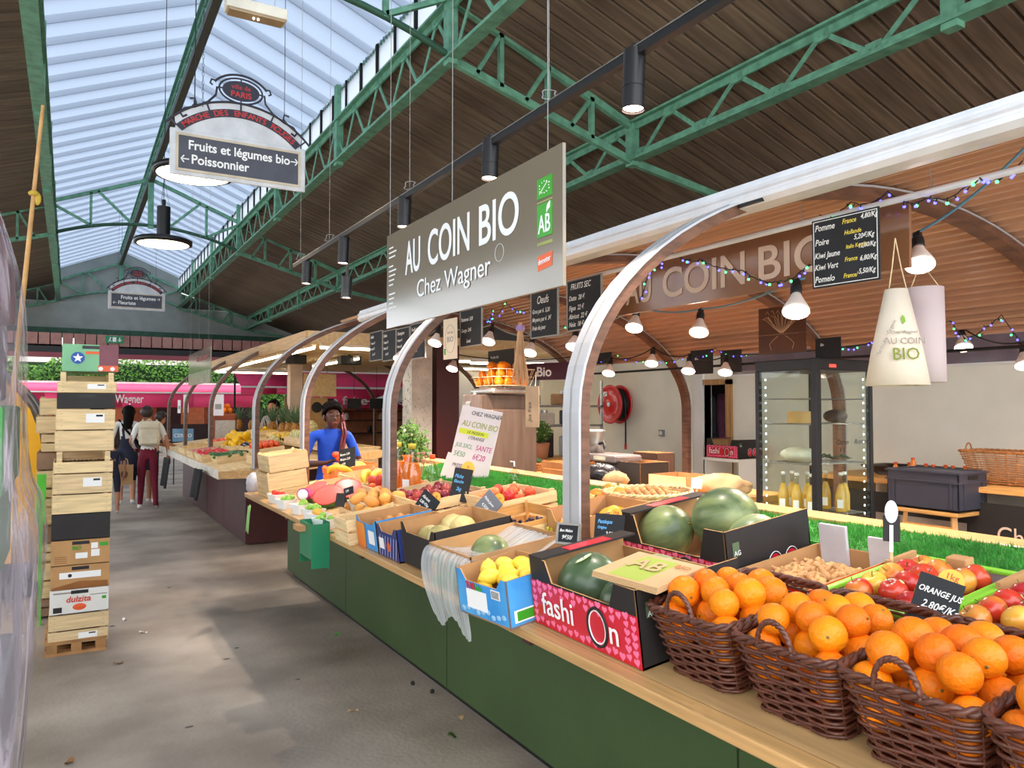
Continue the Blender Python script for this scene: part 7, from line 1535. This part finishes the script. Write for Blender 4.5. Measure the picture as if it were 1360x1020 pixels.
# things seen between machine and white arch
kb = thing('kitchen_shelf', 'dark shelf unit with kitchen machines behind the juicing machine', 'shelf', (5.0,8.55,0)); q = B(); q.box((0,0,.9),(1.6,.5,.94)); q.build('worktop', woodt, kb); q = B(); q.box((0,.05,0),(1.6,.5,.9)); q.build('cabinet', black, kb)
for z in (1.35,1.62): q = B(); q.box((0,.2,z),(1.6,.5,z+.03)); q.build('shelf_board', mat('metal_shelf',(150,146,140),.4,.5), kb)
for x in (.0,1.57): q = B(); q.box((x,.2,.94),(x+.03,.23,2.0)); q.build('upright', steel, kb)
dkm = mat('dark_machine', (52,44,42), .4, .3, var=.3)
for i, (x, z, w_, h_, m, lab) in enumerate([(.15,.94,.14,.3,dkm,'black coffee machine on the kitchen worktop, nearest the blue crate'),(.5,.94,.16,.34,dkm,'black coffee machine in the middle of the kitchen worktop'),(.95,.94,.14,.28,steel,'steel kettle-like machine on the kitchen worktop'),(.2,1.38,.12,.14,white,'white crockery stack at one end of the kitchen shelf'),(.55,1.38,.18,.16,mat('cream_cloth',(206,196,180),.8),'cream folded cloths on the kitchen shelf'),(1.0,1.38,.14,.2,dkm,'dark tin on the kitchen shelf'),(.35,1.65,.16,.14,dkm,'dark box on the top kitchen shelf'),(.9,1.65,.18,.16,mat('box_tan',(170,130,96),.7),'tan box on the top kitchen shelf')]):
    t = thing('kitchen_machine' if i < 3 else 'kitchen_item', lab, 'kitchenware', (5.0+x+.1,8.75+.02*i,z+.001 if z > 1 else z)); q = B(); q.box((-w_/2-.03,-.1,0),(w_/2+.03,.14,h_)); q.build('case', m, t, bevel=.02); q = B(); q.cyl((0,0,h_),(0,0,h_+.04),.05,n=12); q.build('top_cap', steel, t)
t = thing('blue_crate', 'bright blue plastic crate beside the juicing machine', 'crate', (4.55,7.9,.93)); tubbox(t, .15, .2, .15, mat('blue_plastic',(20,110,200),.4,var=.05))
t = thing('leek_bunch', 'dark green leek tops lying in a wicker tray next to the juicing machine', 'leeks', (4.35,7.2,1.02)); 
for i in range(16): q = B(); a = .4*math.sin(i*2.1); q.tube([(-.1+.013*i,-.25,.01*(i%3)),(-.1+.013*i+.02*a,0,.04+.015*(i%3)),(-.12+.016*i+.08*a,.24,.02+.01*(i%4))],[.012,.014,.006],6); q.build('leek_leaf', mat('leek_green',(52,76,48),.5,var=.3,rnd=.1), t)
wicker_basket('honey wicker tray under the leek tops', Matrix.Translation((4.35,7.2,.932)), .17, .30, .08, .13, .24, wick2, rows=5, ns=20, handle=0)
crate('brown wooden drawer crate at the bench end near the leeks', Matrix.Translation((4.35,6.35,.932)), .34, .46, .14, m=mat('drawer_oak2',(190,130,76),.5,var=.15))
t = thing('soap_bottle', 'small clear pump bottle standing on the turf edge by the juicing machine', 'bottle', onS(683,645,.0)); q = B(); q.lathe([(0,0),(.035,0),(.035,.09),(.012,.11),(.012,.13)],14); q.build('body', gcl, t); q = B(); q.tube([(0,0,.13),(0,0,.16),(.0,.05,.16)],.006,5); q.build('pump', whitep, t)
# pale partition and white parasol beyond
t = thing('pale_partition', 'pale partition and counter in bright light behind the maroon pillar', 'partition', (5.2,11.6,0)); q = B(); q.box((0,0,0),(2.7,.06,1.35)); q.build('wood_front', ply, t); q = B(); q.box((0,.0,1.36),(2.7,.08,1.40)); q.build('ledge', woodt, t)
for i in range(3): q = B(); q.box((.02,-.01,.95+.13*i),(2.6,.0,1.06+.13*i)); q.build('slat', woodt, t)
t = thing('parasol', 'white parasol canopy in the bright gap behind the leaning price sheet', 'parasol', (7.3,16.5,0)); q = B(); q.lathe([(1.5,1.75),(.8,2.0),(0,2.25)],8); q.build('canopy', mat('parasol_white',(236,236,236),.8,var=.02,translucent=.4), t); q = B(); q.cyl((0,0,0),(0,0,2.25),.03); q.build('pole', alu, t)
t = thing('gap_backdrop', 'added white fabric backdrop for the bright gap above the pale partition', 'screen', (5.45,12.2,0)); q = B(); q.box((0,0,1.30),(2.3,.03,2.35)); q.build('fabric', mat('backdrop_white',(244,244,246),.8,var=0,translucent=.3), t)  # white sheet added to stand in for the glare of the gap
for x in (0,2.25): q = B(); q.box((x,.03,0),(x+.05,.08,2.35)); q.build('upright', alu, t)
# ============================================================ far end: awnings, hedge
pinka = mat('pink_awning', (252,84,138), .6, var=.05, translucent=.4); 
def awning(label, x0, x1, Y, zb, zt, words=None, deep=1.2, stripe=.5):
    t = thing('awning', label, 'awning', (x0,Y,zb)); W = x1-x0; q = B(); q.grid([[(0,0,stripe*(zt-zb)),(W,0,stripe*(zt-zb))],[(0,deep,zt-zb),(W,deep,zt-zb)]]); q.build('canopy', pinka, t, solid=.01)
    n = max(2,int(W/2)); 
    for i in range(n): q = B(); q.grid([[(i*W/n,0,0),((i+1)*W/n-.01,0,0)],[(i*W/n,0,stripe*(zt-zb)-.03),((i+1)*W/n-.01,0,stripe*(zt-zb)-.03)]]); q.build('valance', pinka, t, solid=.01)
    q = B(); q.box((0,-.02,stripe*(zt-zb)-.03),(W,.01,stripe*(zt-zb)+.02)); q.build('front_rail', whitep, t); q = B(); q.box((0,deep-.02,zt-zb-.02),(W,deep+.03,zt-zb+.07)); q.build('rear_rail', whitep, t)
    for x in (.02,W-.05): q = B(); q.box((x,deep-.05,-zb),(x+.05,deep,zt-zb)); q.build('post', black, t)
    if words: s_, u0, u1, v, h_ = words; a, b_ = atY(u0,v,Y-.02), atY(u1,v,Y-.02); o = text(s_, h_, whitep, t, 0,0,0, bold=.004); xs = [v_.co.x for v_ in o.data.vertices]; sx = (b_.x-a.x)/(max(xs)-min(xs)); o.data.transform(Matrix.Translation((a.x-x0,-.02,a.z-zb)) @ Matrix.Rotation(PI/2,4,'X') @ Matrix.Diagonal((sx,1,1,1)))
    return t
awning('long pink awning lettered Wagner across the far end of the aisle', -3.0, 6.2, 29.6, 1.62, 2.47, ('Wagner',153,191,535,.42), stripe=.62)
awning('pink awning lettered cuisine faite maison behind the far stall', 4.9, 10.6, 19, 1.60, 2.55, ('cuisine faite maison',392,546,537,.30), stripe=.55)
awning('small slanted pink canopy left of the plywood post of the far stall', 4.2, 6.2, 22.5, 2.0, 2.7, None, stripe=.3)
t = thing('wooden_partition', 'brown wooden stall backs under the long pink awning', 'partition', (-3,31.0,0))
for i in range(11): q = B(); q.box((i*.83,0,0),(i*.83+.82,.05,2.2)); q.build('panel', [mat('stall_brown',(150,86,52),.6,var=.2),mat('stall_dark',(52,38,34),.7),mat('stall_tan',(196,130,84),.6)][i*7%3], t)
q = B(); q.box((0,-.6,.0),(9.1,-.55,1.0)); q.build('counter_front', mat('stall_dark',(52,38,34),.7), t)
t = thing('wooden_partition', 'warm brown kitchen back wall under the lettered pink awning', 'partition', (4.9,20.3,0))
for i in range(7): q = B(); q.box((i*.82,0,0),(i*.82+.81,.05,1.9)); q.build('panel', mat('warm_wall',(176,116,76),.6,var=.15,rnd=.15), t)
for z in (.9,1.25,1.5): q = B(); q.box((0,-.3,z),(5.6,0,z+.03)); q.build('shelf_board', mat('dark_shelf',(70,50,40),.6), t)
R = random.Random(30)
for i in range(16):
    z = (.93,1.28,1.53)[i%3]+.002; t = thing('shelf_jar', ['white','pale','dark','tan'][i%4]+' jar on the %s shelf under the lettered awning' % ['lower','middle','upper'][i%3], 'jar', (5.2+.33*i,20.15,z), group='jars under the lettered awning'); m = [white,steel,dkm,kraft][i%4]; q = B(); q.lathe([(0,0),(.06,0),(.065,.12),(.045,.15),(.05,.18),(0,.18)],12); q.build('jar_body', m, t)
for i, u in enumerate((434,470,500)): t = thing('shop_screen', ['first','second','third'][i]+' small dark hanging panel below the lettered awning, counted from the woman in blue', 'panel', atz(u,536,15)); q = B(); q.box((-.14,-.02,-.1),(.14,.02,.1)); q.build('panel', black, t); q = B(); q.cyl((0,0,.1),(0,0,.95),.004,n=4); q.build('rod', black, t)
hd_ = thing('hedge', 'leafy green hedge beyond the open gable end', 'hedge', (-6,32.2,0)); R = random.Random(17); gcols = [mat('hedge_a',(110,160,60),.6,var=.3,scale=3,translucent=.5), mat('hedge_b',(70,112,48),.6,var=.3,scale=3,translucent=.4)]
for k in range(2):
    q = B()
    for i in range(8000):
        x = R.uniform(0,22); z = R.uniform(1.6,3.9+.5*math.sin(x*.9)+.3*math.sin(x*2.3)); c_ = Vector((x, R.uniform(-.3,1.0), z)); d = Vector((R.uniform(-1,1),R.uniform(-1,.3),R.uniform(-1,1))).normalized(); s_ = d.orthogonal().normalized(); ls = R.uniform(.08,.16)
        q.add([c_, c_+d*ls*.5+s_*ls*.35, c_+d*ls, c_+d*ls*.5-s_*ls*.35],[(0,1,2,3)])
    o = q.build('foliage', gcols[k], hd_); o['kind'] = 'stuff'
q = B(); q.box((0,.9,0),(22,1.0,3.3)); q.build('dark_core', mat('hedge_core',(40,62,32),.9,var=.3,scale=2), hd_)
t = thing('garden_wall', 'pale pinkish garden building beyond the hedge', 'wall', (-8,36,0)); q = B(); q.box((0,0,0),(30,.3,4.2)); q.build('wall_face', mat('pink_stone',(214,196,188),.8,var=.15,scale=1.5), t)

# ============================================================ the aisle's near left: crates, wrapped pallet, yellow stall
def zv(v): return CH+(541-v)*.00503
X0, X1, Y0_, Y1_ = -.095, .245, 5.82, 6.32; xc, yc = (X0+X1)/2, (Y0_+Y1_)/2
R = random.Random(21)
def face_text(t, s_, x, z, h_, m, y, **k): text(s_, h_, m, t, M=Matrix.Translation((x,y,z)) @ Matrix.Rotation(PI/2,4,'X'), **k)
def stack_box(label, v0, v1, m, kind, dx=0, w_=None, cut=False):
    z0, z1 = zv(v1), zv(v0); H = z1-z0-.003; Wd = w_ or (X1-X0); t = thing('stacked_box', label, 'box', (xc+dx,yc,z0+.001)); hx, hy = Wd/2, (Y1_-Y0_)/2
    for nm, a, b_ in (('front_side',(-hx,-hy,0),(hx,-hy+.006,H)),('back_side',(-hx,hy-.006,0),(hx,hy,H)),('end_side',(-hx,-hy+.006,0),(-hx+.006,hy-.006,H)),('end_side',(hx-.006,-hy+.006,0),(hx,hy-.006,H)),('bottom',(-hx,-hy,0),(hx,hy,.005))): q = B(); q.box(a,b_); q.build(nm, m, t, bevel=.0015)
    q = B(); q.box((-.05,-hy-.0015,H-.03),(.05,-hy-.0005,H-.008)); q.build('hand_hole', black, t); t['H'] = H; return t, hx, hy, H
def stack_crate(label, v0, v1, dx=0, boards=1, open_top=0, lab=False):
    z0, z1 = zv(v1), zv(v0); H = z1-z0; M = Matrix.Translation((xc+dx,yc,z0+.001)); t = thing('stacked_crate', label, 'crate', (xc+dx,yc,z0+.001)); hx, hy = (X1-X0)/2, (Y1_-Y0_)/2; hb = H-open_top-.006
    for s_ in (-1,1): q = B(); q.box((-hx,s_*hy-.004,.003),(hx,s_*hy+.004,hb)); q.build('end_board', pine, t); q = B(); q.box((s_*hx-.004,-hy+.006,.003),(s_*hx+.004,hy-.006,hb)); q.build('side_board', pine, t)
    for i in range(3): q = B(); q.box((-hx,-hy+.02+i*(2*hy/3),0),(hx,-hy+i*(2*hy/3)+.14,.003)); q.build('bottom_board', pine, t)
    for a in (-1,1):
        for c_ in (-1,1): q = B(); q.box((a*(hx-.03)-.016,c_*(hy-.015)-.008,.003),(a*(hx-.03)+.016,c_*(hy-.015)+.008,H-.003)); q.build('corner_post', pine, t)
    q = B()
    for a in (-1,1):
        for k in range(3): q.box((a*(hx-.03)-.006,-hy-.005,hb*(.2+.3*k)),(a*(hx-.03)+.006,-hy-.0042,hb*(.2+.3*k)+.002))
    o = q.build('staples', grey_wire, t); o['kind'] = 'stuff'
    if open_top > .03: q = B(); q.box((-hx+.02,hy-.01,hb),(hx-.02,hy-.006,H-.01)); q.build('top_rail', pine, t)
    if lab: q = B(); q.box((.0,-hy-.0055,hb*.35),(.11,-hy-.0042,hb*.8)); q.build('paper_label', whitep, t); q = B(); q.box((.06,-hy-.0062,hb*.65),(.10,-hy-.0056,hb*.75)); q.build('label_bar', card_dk, t)
    return t
t = thing('pallet', 'small worn wooden pallet under the tall crate stack', 'pallet', (xc-.01,yc,0))
for z in (.0,.075): 
    for i in range(4): q = B(); q.box((-.18,-.26+i*.135,z),(.18,-.26+i*.135+.11,z+.018)); q.build('deck_board', mat('pallet_wood',(170,124,78),.8,var=.25,scale=6,rnd=.12), t)
for x in (-.17,-.03,.11): 
    for y in (-.26,-.04,.2): q = B(); q.box((x,y,.018),(x+.06,y+.07,.075)); q.build('block', mat('pallet_wood',(170,124,78),.8), t)
stack_crate('lowest pale crate of the tall stack, with a long white label', 832, 850, lab=True); stack_crate('pale crate just below the white citrus box', 811, 832, .003)
t, hx, hy, H = stack_box('white cardboard box printed dulzita with an orange fruit', 779, 811, mat('white_card',(226,224,218),.6,var=.03), 0, .004)
face_text(t, 'dulzita', -.08, H*.48, .055, mat('dulzita_red',(214,70,40),.5,var=0), -hy-.002, bold=.001, shear=.15); q = B(); q.ball((.0,-hy,H*.26),(.04,.002,.022),14,7); q.ball((0,-hy-.001,H*.26),(.022,.002,.012),10,6); q.build('fruit_print', mat('dulzita_orange',(230,90,40),.5,var=0), t)
q = B(); q.box((-.15,-hy-.0015,H*.08),(-.10,-hy-.0008,H*.3)); q.build('barcode_label', card_dk, t); q = B(); q.box((.06,-hy-.0015,H*.7),(.16,-hy-.0008,H*.73)); q.box((-.15,-hy-.0015,H*.84),(-.05,-hy-.0008,H*.9)); q.build('small_print', greyp, t); q = B(); q.box((.13,-hy-.0015,H*.5),(.155,-hy-.0008,H*.62)); q.build('green_mark', lg, t)
t, hx, hy, H = stack_box('brown cardboard box with a long white paper strip', 748, 779, card, 0, .006); q = B(); q.box((-.12,-hy-.0015,H*.45),(.12,-hy-.0008,H*.72)); q.build('white_strip', whitep, t); q = B(); q.cyl((-.06,-hy-.002,H*.58),(-.06,-hy-.0015,H*.58),.012,n=12); q.build('round_stamp', card_dk, t); q = B(); q.add([(-.16,-hy-.001,.0),(.16,-hy-.001,.0),(.16,-hy-.001,H*.25),(.0,-hy-.001,H*.32),(-.16,-hy-.001,H*.1)],[(0,1,2,3,4)]); q.build('dark_swoosh', mat('card_swoosh',(150,96,48),.8), t)
t, hx, hy, H = stack_box('brown cardboard box with green bio emblems and white stickers', 715, 748, card, 0, .006); face_text(t, 'BIO', -.05, H*.62, .032, lg, -hy-.002, bold=.001)
for a in ((.06,.62,.1,.85,whitep),(.11,.7,.16,.85,lg),(-.03,.25,.04,.48,whitep),(.06,.3,.11,.58,whitep)): q = B(); q.box((a[0],-hy-.0015,H*a[1]),(a[2],-hy-.0008,H*a[3])); q.build('sticker', a[4], t)
q = B()
for k in range(4): q.box((-.15,-hy-.0012,H*(.1+.08*k)),(-.08,-hy-.0008,H*(.12+.08*k)))
o = q.build('brown_print', mat('print_brown',(130,84,46),.8,var=0), t); o['kind'] = 'stuff'
stack_box('plain black cardboard box in the lower half of the tall stack', 681, 715, card_dk, 0, .006)
stack_crate('pale crate resting on the lower black box', 655, 681, .01); stack_crate('pale crate with a small label above the plain one', 628, 655, .012, lab=True); stack_crate('open-topped pale crate with shrivelled leaves showing through the gap', 599, 628, .014, open_top=.065)
t = thing('dry_leaves', 'dry brown leaves lying in the open crate of the tall stack', 'leaves', (xc+.014,yc-.1,zv(628)+.03)); 
for i in range(12): q = B(); q.grid([[(R.uniform(-.14,.1)*0-.13+.024*i+.03*a,-.1+.03*b_,.045+.01*math.sin(a*3+b_+i)) for a in range(3)] for b_ in range(4)]); q.build('leaf', mat('dry_leaf',(120,84,48),.8,var=.3), t)
stack_crate('pale crate with a plain upper face under the labelled one', 571, 599, .018); stack_crate('pale crate with a white label near eye height', 543, 571, .022, lab=True)
t, hx, hy, H = stack_box('black cardboard box with a cut-out handle near the top of the stack', 522, 543, card_dk, 0, .024); 
stack_crate('open-sided pale crate under the green top box', 494, 522, .028, open_top=.06, lab=True)
t, hx, hy, H = stack_box('green and plum topped box with a blue star badge, crowning the tall stack', 457, 494, mat('mint_card',(126,186,140),.5,var=.08), 0, .045, .33)
q = B(); q.box((.05,-hy-.0012,.003),(.165,-hy-.0006,H)); q.build('plum_print', mat('plum_card',(120,66,76),.5,var=.2,scale=4), t); q = B(); q.cyl((-.075,-hy-.001,H*.5),(-.075,-hy-.002,H*.5),.040,n=22); q.build('blue_badge', mat('badge_blue',(30,84,170),.5,var=0), t)
q = B(); q.prism([((.032 if i%2 == 0 else .014)*math.sin(i*PI/5),(.032 if i%2 == 0 else .014)*math.cos(i*PI/5)) for i in range(10)],.001,0,Matrix.Translation((-.075,-hy-.003,H*.5)) @ Matrix.Rotation(PI/2,4,'X')); q.build('white_star', whitep, t)
q = B(); q.box((.045,-hy-.002,.005),(.165,-hy-.0013,H*.24)); q.box((-.03,-hy-.002,H*.65),(.05,-hy-.0013,H*.75)); q.build('orange_print', lo, t)
for x in (.06,.13): q = B(); q.cyl((x,-hy-.002,H*.12),(x,-hy-.003,H*.12),.014,n=12); q.build('wheel_print', whitep, t)
# second stack behind, green scrap
for i in range(12):
    z = .02+i*.14; c_ = crate(['lowest','second lowest','third lowest','fourth lowest','fifth','sixth','seventh','eighth','ninth','fourth highest','third highest','second highest'][i]+' weathered crate of the rear stack behind the tall one', Matrix.Translation((-.03+.02*math.sin(i*2.3),7.05+.02*math.cos(i*1.7),z)), .34, .40, .13, slats=1 if i%3 else 2, m=pine if i%4 else mat('grey_crate',(150,120,96),.8,var=.2))
t = thing('plastic_strip', 'bright green plastic strip standing between the crate stacks', 'strip', (-.17,6.7,.0)); q = B(); q.box((-.03,-.01,.75),(.03,.02,1.12)); q.box((-.012,-.01,0),(.012,.02,.75)); q.build('strip', mat('bright_green',(90,206,60),.4), t)
# yellow stall opposite
yw = mat('yellow_panel', (246,180,20), .5, var=.06)
def garch(Y, lab):
    t = thing('roof_arch', lab, 'arch', (-.22,Y,0)); pts = [Vector((0,0,1.35*i/5)) for i in range(5)]+[Vector((-1.6*(1-math.cos(a)),0,1.35+.95*math.sin(a))) for a in [PI/2*i/16 for i in range(17)]]
    q = B(); q.tube([p for p in pts],.035,6); q.build('outer_tube', steel_a, t); q = B(); q.tube([p+Vector((-.07,.02,0)) for p in pts],.02,6); q.build('inner_tube', alu, t)
garch(8.2,'grey arch of the opposite stall, nearest the crate stacks'); garch(9.6,'grey arch of the opposite stall, one further back')
t = thing('yellow_screen', 'bright yellow curved side screen of the opposite stall', 'screen', (-.19,7.75,0)); pr = [(0,.3),(0,1.2),(-.03,1.4),(-.10,1.6),(-.22,1.78),(-.42,1.95),(-1.2,2.1),(-1.2,.3)]; q = B(); q.prism(pr, .03, 0, Matrix.Rotation(PI/2,4,'X')); q.build('panel', yw, t)
q = B(); q.box((-1.2,-.02,0),(-.05,.02,.3)); q.build('kick_board', black, t)
# film-wrapped pallet
film = bpy.data.materials.new('stretch_film'); film.use_nodes = True; n_, l_ = film.node_tree.nodes, film.node_tree.links; pb = n_['Principled BSDF']; pb.inputs['Base Color'].default_value = lin((178,168,178)); pb.inputs['Roughness'].default_value = .1
tc = n_.new('ShaderNodeTexCoord'); mp = n_.new('ShaderNodeMapping'); mp.inputs['Scale'].default_value = (16,16,1.5); mp.inputs['Rotation'].default_value = (.0,.75,0); ns_ = n_.new('ShaderNodeTexNoise'); ns_.inputs['Scale'].default_value = 1.4; ns_.inputs['Detail'].default_value = 6; ns_.inputs['Distortion'].default_value = .8; l_.new(tc.outputs['Object'], mp.inputs[0]); l_.new(mp.outputs[0], ns_.inputs[0])
mr = n_.new('ShaderNodeMapRange'); mr.inputs[1].default_value = .48; mr.inputs[2].default_value = .60; mr.inputs[3].default_value = .22; mr.inputs[4].default_value = .85; l_.new(ns_.outputs[0], mr.inputs[0]); l_.new(mr.outputs[0], pb.inputs['Alpha']); bp = n_.new('ShaderNodeBump'); bp.inputs['Strength'].default_value = 1; bp.inputs['Distance'].default_value = .02; l_.new(ns_.outputs[0], bp.inputs['Height']); l_.new(bp.outputs[0], pb.inputs['Normal'])
prof = [(0.02,-.135),(.3,-.12),(.62,-.10),(.9,-.075),(1.15,-.055),(1.27,-.055),(1.36,-.062),(1.40,-.10),(1.55,-.108),(1.75,-.115),(1.95,-.12),(2.05,-.145),(2.17,-.175),(2.3,-.23)]
t = thing('wrapped_pallet', 'tall pallet load wrapped in shiny crinkled stretch film at the picture edge', 'pallet load', (-.75,2.55,0)); P = []
for z, xr in prof:
    row = []; hx = xr+.75
    for i in range(65):
        a = 2*PI*i/64; c_, s_ = math.cos(a), math.sin(a); k = 1/max(abs(c_),abs(s_)); k = min(k,1.28); row.append((hx*c_*k*(1+.006*math.sin(9*a+z*8)), .42*s_*k*(1+.01*math.sin(7*a+z*5)), z))
    P.append(row)
q = B(); q.grid(P); o = q.build('stretch_film', film, t); m_ = o.modifiers.new('s','SUBSURF'); m_.levels = m_.render_levels = 1
q = B()
for k in range(3):
    for i in range(5): q = B(); q.box((-.5,-.36+i*.155,.02+k*.06),(.5,-.36+i*.155+.11,.04+k*.06)); q.build('pallet_board', mat('pallet_wood',(170,124,78),.8), t)
fg_ = mat('carton_green',(60,130,66),.5,var=.2,scale=5); fd_ = mat('carton_plum',(120,70,84),.5,var=.3,scale=5); fw_ = mat('carton_grey',(168,166,170),.6,var=.15,scale=4); cols = [fw_,fw_,fw_,fw_,fg_,fg_,card_dk,fd_]
for k in range(8):
    for sd in (-1,0,1): q = B(); z0 = .2+k*.24; q.box((sd*.40-.195+.02*((k*7)%3-1),-.36,z0),(sd*.40+.195+.02*((k*7)%3-1),.36,z0+.225)); q.build('carton', cols[k], t, bevel=.01)
t = thing('bamboo_pole', 'long thin tan wooden pole leaning up behind the wrapped pallet', 'pole', (-.33,5.0,0)); a, b_ = atz(30,400,4.6)-Vector((-.33,5.0,0)), atz(57,140,4.6)-Vector((-.33,5.0,0)); q = B(); q.tube([a+(a-b_)*1.85, a, b_], [.016,.014,.010], 8); q.build('shaft', mat('pole_tan',(196,150,92),.6,var=.2), t); q = B(); c_ = a.lerp(b_,.55); q.ball(tuple(c_),(.03,.03,.02),8,6); q.ball(tuple(c_+Vector((.02,0,-.03))),(.02,.01,.04),8,6); q.build('tied_rag', mat('rag_yellow',(190,160,60),.8), t)
# loose scraps on the floor
for i, (u, v, lab) in enumerate([(157,881,'curled brown leaf on the floor in front of the crate stack'),(92,1012,'dry brown leaf at the bottom edge of the floor'),(548,910,'small black fruit on the floor by the green counter'),(574,921,'smaller black fruit on the floor by the green counter'),(613,952,'beige scrap on the floor near the counter base'),(600,977,'thin green stalk on the floor near the counter base'),(469,944,'pale orange scrap in the middle of the floor'),(447,843,'small bright green leaf on the floor'),(165,823,'white paper shred on the floor by the pallet'),(190,840,'white curl of film on the floor')]):
    p = atZ(u,v,.004); t_ = thing('floor_scrap', lab, 'litter', p, rz=i); q = B()
    if 'fruit' in lab: q.ball((0,0,.012),.013,10,7); q.build('berry', card_dk, t_)
    else: q.grid([[(.03*(a-1.5)*.6,.012*(b-1)*(1.4-abs(a-1.5)*.5),.004+.008*math.sin(a*1.7+b+i)) for b in range(3)] for a in range(4)]); q.build('scrap', [mat('dry_leaf',(120,84,48),.8), mat('dry_leaf2',(160,110,70),.8), card_dk, card_dk, kraft, leafg, mat('peel_scrap',(230,190,140),.7), mat('bright_green',(90,206,60),.4), whitep, whitep][i], t_)
